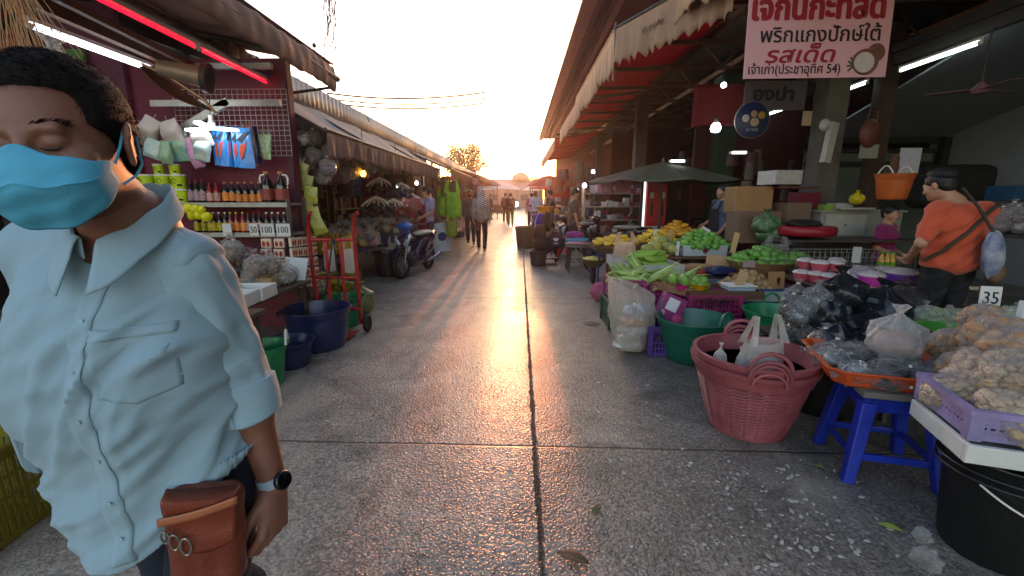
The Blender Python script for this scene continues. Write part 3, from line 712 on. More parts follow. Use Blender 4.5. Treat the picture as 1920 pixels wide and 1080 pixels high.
def bottle(name, label, h, r, glass, lab, capm, cat='bottle', neck=.3, sh=.62, labz=(.12, .5), handle=False, n=14):
    t = empty(name, (0, 0, 0), label, cat); mb = MB()
    rn = r*neck
    mb.lathe([(.001, 0), (r*.92, 0), (r, h*.03), (r, h*(sh-.08)), (r*.93, h*sh), (rn*1.25, h*(sh+.2)), (rn, h*(sh+.26)), (rn, h*.93), (rn*1.1, h*.935), (rn*1.1, h*.95), (.001, h*.95)], n); mb.build('glass', glass, t, smooth=True)
    mb = MB(); mb.lathe([(r*1.02, h*labz[0]), (r*1.02, h*labz[1])], n); F = mb.f; mb.f = mb.f[:n]; mb.m = mb.m[:n]; mb.build('label', lab, t, smooth=True)
    mb = MB(); mb.lathe([(rn*1.25, h*.925), (rn*1.3, h*.93), (rn*1.25, h), (.001, h)], 10); mb.build('cap', capm, t, smooth=True)
    if handle:
        mb = MB(); mb.tube([(rn, 0, h*.9), (r*.95, 0, h*.88), (r*1.15, 0, h*.78), (r*1.1, 0, h*.62), (r*.9, 0, h*.58)], .009, 6); mb.build('handle', white_pl, t, smooth=True)
    return t
clear_film = film('clear_film', 'b8b4b2', .15, .08, .9, 20, up=.50)
milky_film = film('milky_film', 'cfc8c2', .42, .25, .5, 12)
black_film = film('black_film', '1c1f25', 1, .30, .55, 9)
smoky_film = film('smoky_film', '3c3a3a', .45, .15, .9, 16)
pink_film = film('pink_film', 'c25878', .55, .3, .6, 14)
tubelight = glow('tube_light', (.80, 1, .90), 1.35)
tubewhite = glow('tube_white', (.88, .95, 1.0), 2.2)
neonred = glow('neon_red', (1, .006, .022), .55)
bulbw = glow('bulb_white', (.93, .98, 1), 5)
bulbwarm = glow('bulb_warm', (1, .45, .05), 2)
def tube_lamp(a, b, r, mat, label, fix=True, name='tube_lamp'):
    a = Vector(a); b = Vector(b); c = (a+b)/2; t = empty(name, c, label, 'lamp'); d = (b-a).normalized()
    mb = MB(); mb.tube([a-c+d*.03, b-c-d*.03], r, 10); mb.build('tube', mat, t, smooth=True)
    if fix:
        mb = MB(); mb.beam(a-c+Vector((0, 0, r+.025)), b-c+Vector((0, 0, r+.025)), .045, .03); mb.build('fitting', white_pl, t)
    for e in (a-c, b-c):
        mb = MB(); mb.tube([e+d*.0*(1), e+(d*.03 if (e-(a-c)).length < 1e-6 else -d*.03)], r*1.25, 8); mb.build('end_cap', white_pl, t)
    return t
def light_pt(loc, power, colr, rad=.05, name='lamp_light'):
    l = bpy.data.lights.new(name, 'POINT'); l.energy = power; l.color = colr; l.shadow_soft_size = rad
    o = bpy.data.objects.new(name, l); col.objects.link(o); o.location = loc; return o
# ================================================================ LEFT: the condiment stall against the magenta partition
PY = 4.78
mb = MB(); mb.box((-3.95, PY+.06, 1.42), (3.1, .1, 2.84)); tag(mb.build('partition_wall', magenta_wall), 'dark magenta partition wall behind the bottle shelves', 'wall')
mb = MB(); mb.box((-4.42, PY-.02, 2.3), (.75, .05, 2.1)); tag(mb.build('board', purple_wall), 'faded mauve board leaning on the magenta wall left of the tissue bags', 'board')
mb = MB(); mb.box((-4.62, PY-.1, 2.62), (.5, .04, .55)); tag(mb.build('board', M('green_board', '4f7a3c', .6, .1)), 'green board under the white tube light at upper left', 'board')
mb = MB(); mb.box((-2.43, PY-.0, 1.3), (.05, .06, 2.6)); tag(mb.build('post', M('maroon_post', '4a2230', .6)), 'maroon post at the street end of the magenta wall', 'post')
p0 = at(500, 124, PY-.2); mb = MB(); mb.box((p0.x-.35, p0.y, p0.z), (.8, .05, .05)); mb.beam((p0.x-1.0, p0.y, p0.z-.62), (p0.x-.42, p0.y, p0.z-.32), .04, .07); mb.box((p0.x-.55, p0.y, p0.z-.34), (1.3, .04, .06)); tag(mb.build('bracket_frame', steel_l), 'pale steel bracket with a diagonal arm fixed to the magenta wall', 'bracket')
# wire grid panel
mb = MB(); a = at(322, 168, PY-.06); b = at(512, 168, PY-.06); c = at(548, 292, PY-.06); 
gw = c.x-a.x; gh = a.z-c.z
for i in range(22): x = a.x+gw*i/21; z0 = c.z if i > 9 else c.z+gh*.38; mb.tube([(x, PY-.06, z0), (x, PY-.06, a.z)], .0032, 4)
for j in range(14): z = a.z-gh*j/13; x0 = a.x if j < 9 else a.x+gw*.45; mb.tube([(x0, PY-.065, z), (c.x, PY-.065, z)], .0032, 4)
tag(mb.build('wire_grid', M('white_wire', 'b9b2b4', .5, .05)), 'white wire grid panel hung on the magenta wall', 'grid')
# shelf rack
zs = [at(440, 381, 4.5).z, at(440, 436, 4.5).z, at(440, 500, 4.5).z]; xl = at(250, 380, 4.5).x; xr = at(549, 380, 4.5).x
t = empty('shelf_rack', (xr, 4.55, 0), 'grey metal shelf rack full of sauce bottles under the wire grid', 'rack'); off = (-xr, -4.55, 0)
for z in zs: mb = MB(); mb.box(((xl+xr)/2, 4.56, z-.012), (xr-xl, .34, .022)); mb.box(((xl+xr)/2, 4.385, z-.014), (xr-xl, .012, .045)); mb.build('shelf', steel_l, t, loc=off)
for x in (xl, xr):
    for y in (4.40, 4.72): mb = MB(); mb.box((x, y, .72), (.035, .035, 1.44 if x == xr else 1.5)); mb.build('upright', steel, t, loc=off)
mb = MB()
for k in range(9): mb.box((xr-.0, 4.37, zs[1]+.05+.02*k), (.012, .004, .006))
mb.build('hole', steel, t, loc=off)
G1 = M('sauce_dark', '1a0c08', .15, .2, 8, 0, coat=.5); G2 = M('sauce_red', '6e1208', .18, .2, 8, 0, coat=.5); G3 = M('sauce_amber', '7a3c08', .15, .2, 8, 0, coat=.5)
oil = M('cooking_oil', 'b98a10', .1, .1, 8, 0, coat=.5)
red_c = M('red_cap', '8e1420', .4); or_c = M('orange_cap', 'c87a3c', .4); yel = M('yellow_plastic', 'c9c410', .4, .08); lime = M('lime_label', 'b4cc1c', .45, .1, 30); 
L_or = M('orange_label', 'd4560f', .5, .3, 60, 0, c2='d9a050'); L_red = M('red_label', '9c1a1a', .5, .3, 70, 0, c2='c9b8b0'); L_mix = M('mottled_label', '742038', .5, .3, 60, 0, c2='b9a8b8'); L_y = M('yellow_label', 'c9b41a', .5, .3, 60, 0, c2='343a10'); L_rd = M('dark_red_label', '6e0f14', .5, .3, 70, 0, c2='a05048'); L_am = M('amber_label', 'c98a3c', .5, .25, 60, 0, c2='b4562c')
def row(px, py, Y, z, protos_px):
    pass
B = {}
B['dark'] = bottle('sauce_bottle', 'x', .23, .034, G1, L_mix, red_c); B['red'] = bottle('sauce_bottle', 'x', .2, .032, G2, L_red, red_c); B['or'] = bottle('sauce_bottle', 'x', .21, .032, G1, L_or, or_c); B['am'] = bottle('sauce_bottle', 'x', .21, .032, G1, L_am, or_c, labz=(.08, .42))
B['big'] = bottle('sauce_jug', 'x', .31, .062, G1, L_rd, or_c, handle=True, labz=(.1, .45)); B['wc'] = bottle('sauce_bottle', 'x', .21, .03, G1, L_y, white_pl); B['yc'] = bottle('sauce_bottle', 'x', .21, .03, G2, L_or, yel); B['rc'] = bottle('sauce_bottle', 'x', .21, .03, G1, L_red, red_c); B['bk'] = bottle('sauce_bottle', 'x', .21, .03, G1, M('black_label', '1a1a20', .4, .3, 60, 0, c2='80808a'), white_pl)
def putrow(key, pxs, py, Y, z, label, group, step=0, rows=1):
    for r_ in range(rows):
        for px in pxs:
            p = at(px, py, Y+.085*r_); dup(B[key], (p.x, p.y, z), random.uniform(-.4, .4), label, group)
zt = zs[0]+.001
putrow('dark', (361, 372, 383), 378, 4.45, zt, 'dark sauce bottle with mottled purple label on the top shelf beside the lime tubs', 'purple labelled bottles on the top shelf', rows=2)
putrow('red', (396, 409), 378, 4.45, zt, 'short red capped chilli sauce bottle in the middle of the top shelf', 'red capped bottles on the top shelf', rows=2)
putrow('or', (425, 438), 378, 4.45, zt, 'sauce bottle with bright orange label on the top shelf', 'orange labelled bottles on the top shelf', rows=2)
putrow('am', (450, 463, 476, 489), 378, 4.45, zt, 'long necked bottle with amber label on the top shelf beside the big jugs', 'amber labelled bottles on the top shelf', rows=2)
for px, l in ((504, 'large dark jug with white handle and red label nearest the amber bottles'), (530, 'large dark jug with white handle at the right end of the top shelf')):
    p = at(px, 378, 4.45); dup(B['big'], (p.x, p.y, zt), .1 if px > 520 else pi-.1, l, 'large sauce jugs')
z2 = zs[1]+.001
putrow('wc', (372, 385, 397, 404, 415, 426), 436, 4.43, z2, 'white capped bottle with yellow label on the second shelf', 'white capped bottles on the second shelf')
putrow('yc', (436, 447, 459), 436, 4.43, z2, 'yellow capped red sauce bottle on the second shelf', 'yellow capped bottles on the second shelf')
putrow('rc', (469, 480, 490), 436, 4.43, z2, 'red capped dark bottle on the second shelf', 'red capped bottles on the second shelf')
putrow('bk', (503, 514, 525, 536), 436, 4.43, z2, 'black labelled bottle with white cap at the right end of the second shelf', 'black labelled bottles on the second shelf')
for k in B: remove_tree(B[k])
# lime tubs
tb = empty('lime_tub', (0, 0, 0), 'x', 'tub'); mb = MB(); mb.lathe([(.001, 0), (.06, 0), (.069, .125), (.001, .125)], 20); mb.build('body', lime, tb, smooth=True)
mb = MB(); mb.lathe([(.073, .123), (.074, .138), (.066, .141), (.001, .14)], 20); mb.build('lid', white_pl, tb, smooth=True); mb = MB()
mb.tube([(.0, -.067, .05), (-.03, -.064, .06), (-.035, -.064, .09), (-.01, -.07, .1), (.01, -.068, .07)], .003, 4); mb.box((.03, -.063, .035), (.04, .006, .02)); mb.build('marking', ink, tb)
for i, (px, py) in enumerate([(285, 374), (313, 374), (341, 374), (281, 349), (311, 350), (340, 350)]):
    p = at(px, 374, 4.45); dup(tb, (p.x, p.y, zt+(.142 if i > 2 else 0)), random.uniform(-.3, .5), 'lime green tub with white lid %s' % ('standing on the top shelf left of the bottles' if i < 3 else 'stacked on another lime tub'), 'lime tubs %s' % ('on the shelf' if i < 3 else 'in the upper layer'))
for px in (307, 336): p = at(px, 374, 4.5); dup(tb, (p.x, p.y, zt+.284), .2, 'small lime tub on top of the tub stack', 'small tubs on top of the stack', sc=.72)
remove_tree(tb)
# yellow pouches spilling on 2nd shelf
pch = MB(); pch.blob((0, 0, .045), (.055, .04, .05), 12, fn=lambda p: Vector((p.x*(1+.1*math.sin(9*p.z)), p.y, p.z))); po = tag(pch.build('pouch', yel, smooth=True), 'x', 'pouch')
for i, (px, py) in enumerate([(352, 392), (366, 394), (378, 396), (372, 404), (388, 408), (360, 405)]): p = at(px, py, 4.35); dup(po, (p.x, p.y, p.z-.04), i, 'plump yellow pouch heaped at the left of the second shelf', 'yellow pouches on the second shelf')
remove_tree(po)
# price cards
for px, w_, tx, l in ((427, .09, '', 'blank white price card left of the 50 card'), (477, .085, '50', 'white price card reading 50 on the second shelf edge'), (502, .14, '100', 'white price card reading 100, the left one of two'), (532, .14, '100', 'white price card reading 100, the right one of two')):
    p = at(px, 436, 4.36); mk_price((p.x, p.y, zs[1]-.02), w_, .12, tx, l, tilt=.05)
# little red and white packs hanging below
pk = empty('snack_pack', (0, 0, 0), 'x', 'pack'); mb = MB(); mb.box((0, 0, .045), (.1, .03, .09)); mb.build('wrapper', M('cream_pack', 'cbb8a4', .4, .1, 9), pk, bevel=.004)
for sx in (-.022, .022): mb = MB(); mb.blob((sx, -.016, .04), (.017, .003, .028), 10); mb.build('printed_figure', M('pack_red', 'a3200f', .5, .3, 50, 0), pk)
for r_ in range(5):
    for k in range(2):
        p = at(500+24*k, 456+19*r_, 4.32); dup(pk, (p.x, p.y, p.z-.045), 0, 'small cream pack with red picture facing the street on the hanging sheet', 'red and cream packs facing front')
    for k in range(5):
        p = at(537+5*k, 454+19*r_-1.2*k, 4.36+.13*k); dup(pk, (at(540, 450, 4.3).x+.012, 4.36+.11*k, p.z-.045), pi/2, 'small cream and red pack on the side of the rack', 'red and cream packs on the rack side')
remove_tree(pk)
p = at(553, 506, 4.25); mb = MB(); mb.box((0, 0, 0), (.22, .25, .008)); o = tag(mb.build('card_sheet', card_white, loc=p), 'blank white card sheet jutting out below the snack packs', 'card'); o.rotation_euler = (1.2, .1, .1)
# detergent packs, tissue bags and the green bundle hung on the grid
def hung_pack(px, py, Y, w, h, mat, label, marks=None, yaw=0, group=None, roll=0, th=.03, cat='pack', name='hanging_pack', mk=None):
    p = at(px, py, Y); t = empty(name, p, label, cat, rot=(0, roll, yaw), group=group); mb = MB()
    def f(u, v):
        a = 2*pi*u; x = w/2*math.copysign(abs(math.cos(a))**.6, math.cos(a))*(1-.12*v*v); y = th/2*math.sin(a)*(math.sin(pi*min(1, v*.9+.1)))*(1+.3*math.sin(7*v+px)); return (x, y, -h*(1-v)+.004*math.sin(20*u))
    mb.sheet(20, 12, f); mb.build('wrapper', mat, t, smooth=True)
    if marks:
        for (mx, mz, pts, mm) in marks:
            mb = MB(); V = [(mx*w+a*w, -th/2-.004, -h*(1-mz)+b*h) for a, b in pts]; V += [(x, y+.002, z) for x, y, z in V]; n = len(pts); F = [tuple(range(n)), tuple(range(2*n-1, n-1, -1))]+[(i, n+i, n+(i+1) % n, (i+1) % n) for i in range(n)]
            mb.add(V, F); mb.build('printed_mark', mm, t)
    mb = MB(); mb.tube([(0, 0, -.005), (0, .01, .05)], .004, 5); mb.build('hook', steel_l, t); return t
det_blue = M('detergent_blue', '1e7fd0', .25, .12, 6, .4, coat=.4); det_or = M('detergent_orange', 'c2421c', .4, .1); det_red = M('detergent_red', '7a1c14', .3, .4, 30, .3, c2='b4584a', coat=.4)
bird = [(-.26, -.26), (-.05, -.12), (.22, .22), (.05, .16), (-.22, .12), (-.28, -.05)]
swp = [(-.4, .2), (.1, .38), (.42, .42), (.2, .3), (-.1, .12)]
for i, (px, w_, yw) in enumerate([(404, .09, .5), (412, .09, .2), (425, .05, .9), (441, .1, .1), (455, .16, 0)]):
    hung_pack(px, 236+i, 4.55-.02*i, w_*1.05, .38, det_blue, 'bright blue washing powder pack with orange swoosh hung under the lamp', [(0, .45, bird, det_or), (0, .5, swp, M('navy_mark', '14203c', .5))], yaw=yw, group='blue washing powder packs')
hung_pack(468, 236, 4.5, .09, .38, det_red, 'brown and red washing powder pack beside the blue ones', yaw=.5)
hung_pack(477, 237, 4.52, .05, .36, M('navy_pack', '16264a', .3, .1, coat=.3), 'narrow navy pack at the right of the washing powders', yaw=.9)
for i in range(5): hung_pack(486+5*i, 252, 4.55, .03, .24, M('green_white_pack', '5f8a48', .35, .3, 40, .3, c2='c0c8b0', coat=.3), 'thin green striped sachet strip right of the blue packs', group='green sachet strips', roll=-.12+.06*i)
tiss = M('tissue_white', 'c2b8b6', .5, .1, 7, .4, coat=.2); tis2 = M('tissue_print', '8fb0b8', .4, .25, 14, .3, c2='c4d0c4', coat=.3)
for i, (px, py, w_, h_, ml, l, ro) in enumerate([(288, 222, .2, .2, tiss, 'white tissue brick in a bag, highest left of the lamp', .5), (312, 226, .2, .24, tiss, 'second white tissue brick right of the highest one', -.3), (290, 262, .18, .18, tis2, 'pale blue tissue pack hanging at lower left', .3), (308, 264, .1, .22, M('green_tissue', '8fae90', .4, .2, 12, .3), 'pale green tissue pack behind the printed one', 0), (330, 248, .24, .28, M('printed_tissue', '6fb2cc', .35, .4, 16, .3, c2='b8d890', coat=.3), 'tissue pack with blue and green print', -.1), (352, 258, .11, .3, M('pink_tissue', 'b86aa0', .35, .3, 12, .3, c2='d8b0d0', coat=.3), 'pink tissue pack hanging lowest in the bunch', -.3), (368, 240, .2, .2, tiss, 'white tissue brick just left of the cross shaped lamp', -.35), (380, 262, .16, .2, tis2, 'pale blue tissue pack directly below the lamp', .2)]):
    hung_pack(px, py, 4.5-.03*(i % 4), w_, h_, ml, l, roll=ro, th=.11)
for px, py in ((262, 225), (270, 245)): 
    p = at(px, py, 4.5); mb = MB(); mk_bag(mb, .07, .2, seed=px); tag(mb.build('plastic_bag', clear_film, smooth=True, loc=p-Vector((0, 0, .2))), 'small clear bag hanging at the far left of the tissue bunch', 'plastic bag', 'small clear bags by the tissue packs')
# lamps
a, b = at(50, 46, 3.5), at(284, 131, 4.55); a = Vector((-3.75, a.x*0+3.22, 2.74)); 
e1 = at(284, 131, 4.4); s1 = at(50, 46, 4.4*(e1.x/e1.x)); q = e1.x
def atx(px, py, X): d = ray(px, py); return Vector((0, 0, CH))+d*(X/d.x)
tube_lamp(atx(50, 46, q), atx(284, 131, q), .018, tubewhite, 'long white tube light above the man in the mask')
mb = MB(); 
tube_lamp(atx(372, 92, -2.62), atx(508, 159, -2.62), .011, neonred, 'red neon tube, the half nearer the magenta wall end')
tube_lamp(atx(160, -14, -2.62), atx(369, 90, -2.62), .011, neonred, 'red neon tube, the half nearer the camera')
tA = atx(372, 92, -2.62); mb = MB(); mb.beam(atx(160, -30, -2.75), atx(508, 148, -2.75), .03, .03); tag(mb.build('lamp_rail', steel_l), 'thin metal rail running beside the red neon tube', 'rail')
p = at(397, 241, 4.35); t = empty('folding_lamp', p, 'white cross shaped folding lamp glowing over the blue packs', 'lamp')
for i, an in enumerate((0, pi, pi*.5, pi*1.5)):
    mb = MB(); mb.box((.14 if i < 2 else .09, 0, 0), (.2, .075, .022)); o = mb.build('panel', glow('lamp_panel', (.9, .95, 1), 1.6), t, bevel=.006); o.rotation_euler = (0, .06 if i < 2 else -.15, an)
mb = MB(); mb.lathe([(.03, .0), (.03, .05), (.018, .07), (.018, .12), (0, .12)], 12); mb.build('socket', white_pl, t, smooth=True); mb = MB(); mb.tube([(0, 0, .12), (.02, 0, .3)], .004, 5); mb.build('wire', wire_m, t)
# old horn and rusty dish lamp
p = at(350, 138, 3.9); t = empty('horn_speaker', p, 'dull metal horn with a dark mouth hanging under the awning', 'horn', rot=(0, 1.75, .25)); mb = MB()
mb.lathe([(.001, -.2), (.06, -.2), (.07, -.1), (.085, .1), (.1, .14), (.095, .14), (.06, -.05), (.001, -.06)], 22); mb.build('horn', M('dull_metal', '8a7a6c', .5, .2, 8, .2, metal=.4), t, smooth=True)
mb = MB(); mb.lathe([(.1, .12), (.12, .13), (.12, .17), (.085, .17), (.001, .12)], 22); mb.build('rim', steel, t, smooth=True)
p = at(338, 165, 3.9); t = empty('dish_lamp', p, 'long rusty reflector blade hanging at a slant under the horn', 'lamp shade', rot=(.5, .62, .25)); mb = MB()
def f(u, v): a = (v-.5)*1.7; return ((u-.5)*.62, .1*math.sin(a)*math.sin(pi*min(1, .12+u*.88)), -.09*math.cos(a)*math.sin(pi*min(1, .12+u*.88)))
mb.sheet(20, 10, f); mb.build('reflector', rust, t, smooth=True, solid=.008); mb = MB(); mb.tube([(-.31, 0, -.01), (-.1, 0, .03), (.2, 0, .03), (.31, 0, -.02)], .012, 6); mb.build('rim', M('worn_brass', '8f7358', .4, .2, metal=.5), t, smooth=True)
# rods/clutter under near awning
mb = MB(); mb.beam(atx(95, -10, -3.2), atx(365, 125, -3.2), .05, .05); mb.beam(atx(60, 0, -3.4), atx(330, 120, -3.4), .07, .1); tag(mb.build('awning_rail', rust), 'pair of rusty rails above the white tube light', 'rail')
# broom bristles / sticks bundle, upper left
t = empty('stick_bundle', at(25, 60, 2.2), 'bundle of thin pale bamboo sticks hanging at the upper left corner', 'sticks'); rd = random.Random(3)
mb = MB()
for k in range(90):
    x = rd.gauss(0, .05); mb.tube([(x*.4, rd.gauss(0, .03), .35), (x*2.2+rd.gauss(0, .03), rd.gauss(0, .05), -.1+rd.uniform(-.05, .05))], .0016, 4)
mb.build('stick', M('bamboo_pale', 'a9855f', .6, .25, 8), t)
rb = MB(); mk_bag(rb, .09, .2, seed=2); tag(rb.build('plastic_bag', film('rosy_film', 'b05a50', .5, .2, .8, 20), smooth=True, loc=at(30, 102, 2.3)-Vector((0, 0, .1))), 'rosy plastic bag under the bamboo sticks at upper left', 'plastic bag')
bg_ = MB(); mk_bag(bg_, .17, .42, seed=4, squash=1); tag(bg_.build('plastic_bag', clear_film, smooth=True, loc=at(120, 190, 1.95)-Vector((0, 0, .15))), 'large clear bag hanging behind the hair of the masked man', 'plastic bag')
# ---------------------------------------------------------------- low table with bagged goods and foam trays
def table(name, x0, x1, y0, y1, z, label, topm, legm=None, leg=.03, th=.03, cloth=None):
    t = empty(name, ((x0+x1)/2, (y0+y1)/2, 0), label, 'table'); w_, d_ = x1-x0, y1-y0
    mb = MB(); mb.box((0, 0, z-th/2), (w_, d_, th)); mb.build('table_top', topm, t, bevel=.003)
    for sx in (-1, 1):
        for sy in (-1, 1): mb = MB(); mb.box((sx*(w_/2-.05), sy*(d_/2-.05), (z-th)/2), (leg, leg, z-th)); mb.build('leg', legm or steel, t)
    if cloth: mb = MB(); mb.box((0, -d_/2-.004, z-.12), (w_, .006, .22)); mb.box((w_/2+.004, 0, z-.12), (.006, d_, .22)); mb.build('cloth_skirt', cloth, t)
    return t
tz = at(490, 546, 3.7).z
table('low_table', -3.4, -2.08, 3.1, 4.25, tz, 'dark low table with foam trays and clear bags left of the red hand truck', M('wood_dark', '4a3a2e', .7, .25, 6, .2))
for i, (px, py, Y, l) in enumerate([(482, 545, 3.45, 'white foam tray at the street corner of the low table'), (448, 560, 3.2, 'white foam tray at the near edge of the low table'), (500, 532, 3.9, 'cardboard tray behind the white foam tray')]):
    p = at(px, py, Y); mk_foam('foam_tray', (p.x-.05, Y+.0, tz), .3, .26, .1, l, yaw=.1, mat=None if i < 2 else kraft2)
# clear bags with brown dried goods on the table and shelf below
dry = M('dried_goods', '6b4a38', .6, .4, 22, .6, c2='a08a78')
def filled_bag(name, r, h, content, fm, label, seed, cat='plastic bag', fill=.62, tie=red_c, it=(46, .019, .013, .012)):
    t = empty(name, (0, 0, 0), label, cat); mb = MB(); mk_bag(mb, r, h, seed); mb.build('film', fm, t, smooth=True)
    mb = MB(); rd = random.Random(seed); rz = h*.27*fill/.62; mb.blob((0, 0, h*.3), (r*.72, r*.72, rz*.82), 12)
    for k in range(it[0]):
        a = rd.uniform(0, 2*pi); e = math.asin(rd.uniform(-1, 1)); p = Vector((r*.80*math.cos(a)*math.cos(e), r*.80*math.sin(a)*math.cos(e), h*.3+rz*math.sin(e))); q = rd.uniform(.7, 1.25)
        mb.blob((0, 0, 0), (it[1]*q, it[2]*q, it[3]*q), 8, T=Matrix.Translation(p)@Euler((rd.uniform(0, 6), rd.uniform(0, 6), rd.uniform(0, 6))).to_matrix().to_4x4())
    mb.build('contents', content, t, smooth=True)
    if tie: mb = MB(); mb.lathe([(r*.14, h*.85), (r*.16, h*.88), (r*.14, h*.9)], 10); mb.build('tie', tie, t)
    return t
fb = filled_bag('goods_bag', .09, .24, dry, clear_film, 'x', 11); fb2 = filled_bag('goods_bag', .09, .22, M('grey_dried', '6a625c', .6, .4, 26, .6, c2='a8a49c'), clear_film, 'x', 12, tie=white_pl)
rd = random.Random(21)
for k in range(26):
    x = rd.uniform(-3.2, -2.2); y = rd.uniform(3.4, 4.2); dup(fb if k % 2 else fb2, (x, y, tz+(.0 if k < 16 else .13)+(.1 if x < -2.45 and k > 10 else 0)), rd.uniform(0, 6), 'clear knotted bag of brown dried food heaped on the low table', 'clear bags heaped on the low table')
for k in range(8):
    p = at(420+12*k, 470+3*k, 4.2); dup(fb, (p.x, p.y, p.z-.12), k, 'clear bag bulging in front of the bottle rack', 'clear bags in front of the bottle rack', sc=.9)
for k, (px, py, Y) in enumerate([(500, 600, 3.75), (512, 622, 3.7)]): p = at(px, py, Y); dup(fb2, (p.x, p.y, 0.0), k, 'clear bag on the ground under the low table', 'clear bags under the low table')
# ---------------------------------------------------------------- tubs
navy = M('navy_plastic', '1c2550', .35, .30, 7, .15, coat=.2); green_pl = M('green_plastic', '157a4a', .35, .30, 7, .15, coat=.2); dkgreen = M('deep_green_plastic', '0f5c48', .38, .30, 7, .15, coat=.2)
p = gr(590, 642); mk_tub('navy_tub', (-1.99, 4.12, 0), .24, .30, .40, navy, 'large navy blue tub in front of the red hand truck', handles='small')
mk_tub('navy_tub', (-2.03, 3.62, 0), .16, .2, .23, navy, 'low navy tub beside the masked man', handles=None)
mk_tub('green_tub', (-2.02, 3.20, 0), .14, .18, .33, green_pl, 'small green tub nearest the masked man, with a rope handle', handles='rope')
mk_tub('green_tub', (-2.02, 4.88, 0), .15, .21, .34, green_pl, 'green tub half hidden behind the navy tub', handles=None)
# ---------------------------------------------------------------- red hand truck
redp = M('red_paint', '981a1a', .4, .15, 8, .15, coat=.2)
t = empty('hand_truck', (-1.95, 4.5, 0), 'tall red hand truck standing behind the navy tub', 'hand truck'); mb = MB(); hw = .235
mb = MB()
for s in (-1, 1): mb.tube([(s*hw*.93, .08, .10), (s*hw, .02, .6), (s*hw, 0, 1.12), (s*hw+.02, -.02, 1.22), (s*hw+.06, -.06, 1.285), (s*hw+.09, -.1, 1.30)], .02, 10)
mb.build('frame', redp, t, smooth=True)
for z in (1.02, .62, .28): mb = MB(); mb.tube([(-hw, .01, z), (hw, .01, z)], .017, 8); mb.build('crossbar', redp, t, smooth=True)
for x in (-.075, .085): mb = MB(); mb.box((x, .02, .62), (.035, .012, .8)); mb.build('slat', redp, t)
mb = MB(); mb.box((0, -.1, .03), (.4, .25, .008)); mb.build('toe_plate', redp, t)
for s in (-1, 1):
    w_ = MB(); w_.lathe([(.05, -.02), (.085, -.022), (.095, 0), (.085, .022), (.05, .02)], 20, 0, Matrix.Translation((s*(hw+.04), .1, .096))@Matrix.Rotation(pi/2, 4, 'Y')); wh = w_.build('wheel', M('black_rubber', '141414', .7, .1), t, smooth=True)
    w_ = MB(); w_.lathe([(.001, -.018), (.05, -.018), (.05, .018), (.001, .018)], 16, 0, Matrix.Translation((s*(hw+.04), .1, .096))@Matrix.Rotation(pi/2, 4, 'Y')); w_.build('hub', M('hub_red', '6e2420', .5), wh, smooth=True)
mb = MB(); mb.tube([(.02, -.02, 1.03), (-.04, -.04, .7), (-.12, -.05, .35), (-.16, -.06, .12)], .008, 6); mb.tube([(.03, -.02, 1.03), (.05, -.05, .7), (.06, -.05, .3)], .008, 6); mb.tube([(.0, -.02, 1.05), (.05, -.03, 1.0), (.02, 0, 1.03)], .01, 6); tag(mb.build('elastic_cord', M('cord', '2a2520', .8), loc=(-1.95, 4.5, 0)), 'dark elastic cord looped over the crossbar of the red hand truck', 'cord')
for px, py, w_, h_, l in ((616, 452, .15, .36, 'thin white carrier bag hanging behind the red hand truck, left one'), (652, 448, .2, .4, 'fuller white carrier bag hanging behind the red hand truck, right one')):
    p = at(px, py, 4.75); mb = MB(); mk_carrier(mb, w_, h_, seed=px); tag(mb.build('carrier_bag', milky_film, smooth=True, loc=(p.x, p.y, p.z-h_+.02)), l, 'carrier bag')
# low goods behind the truck
yb = mango('x', M('yellow_black_pack', 'a8a21a', .4, .5, 14, .2, c2='2a2a12'), .2, .09); yb['label'] = 'x'; yb['category'] = 'snack'; yb.name = 'banana_pack'
rd = random.Random(4)
for k in range(22): dup(yb, (-2.75+rd.uniform(0, .55), 5.25+rd.uniform(0, .5), .28+rd.uniform(0, .25)), rot=(rd.uniform(-.4, .4), rd.uniform(-.5, .5), rd.uniform(0, 3)), label='yellow and black wrapped pack in the heap behind the red hand truck', group='yellow and black packs')
remove_tree(yb)
table('low_table', -3.1, -2.15, 5.1, 5.9, .27, 'low crate table under the yellow and black packs', M('wood_dark', '4a3a2e'))
for k in range(5): dup(fb, (-3.05+.2*k, 5.0+.04*k, .28 if k % 2 else .0), k, 'olive tinted bag beside the yellow and black packs', 'bags behind the navy tub', sc=1.2)
gbm = MB(); mk_bag(gbm, .16, .42, 31); tag(gbm.build('plastic_bag', film('olive_film', '6f7444', .7, .3, .6, 9), smooth=True, loc=(-2.0, 5.35, 0)), 'olive green tied bag standing right of the hand truck', 'plastic bag')
mb = MB(); mb.box((0, 0, 0), (.5, .35, .006)); o = tag(mb.build('card_sheet', card_white, loc=(-2.75, 5.05, .62)), 'slanted pale card lying on the goods behind the hand truck', 'card'); o.rotation_euler = (.5, -.2, .4)
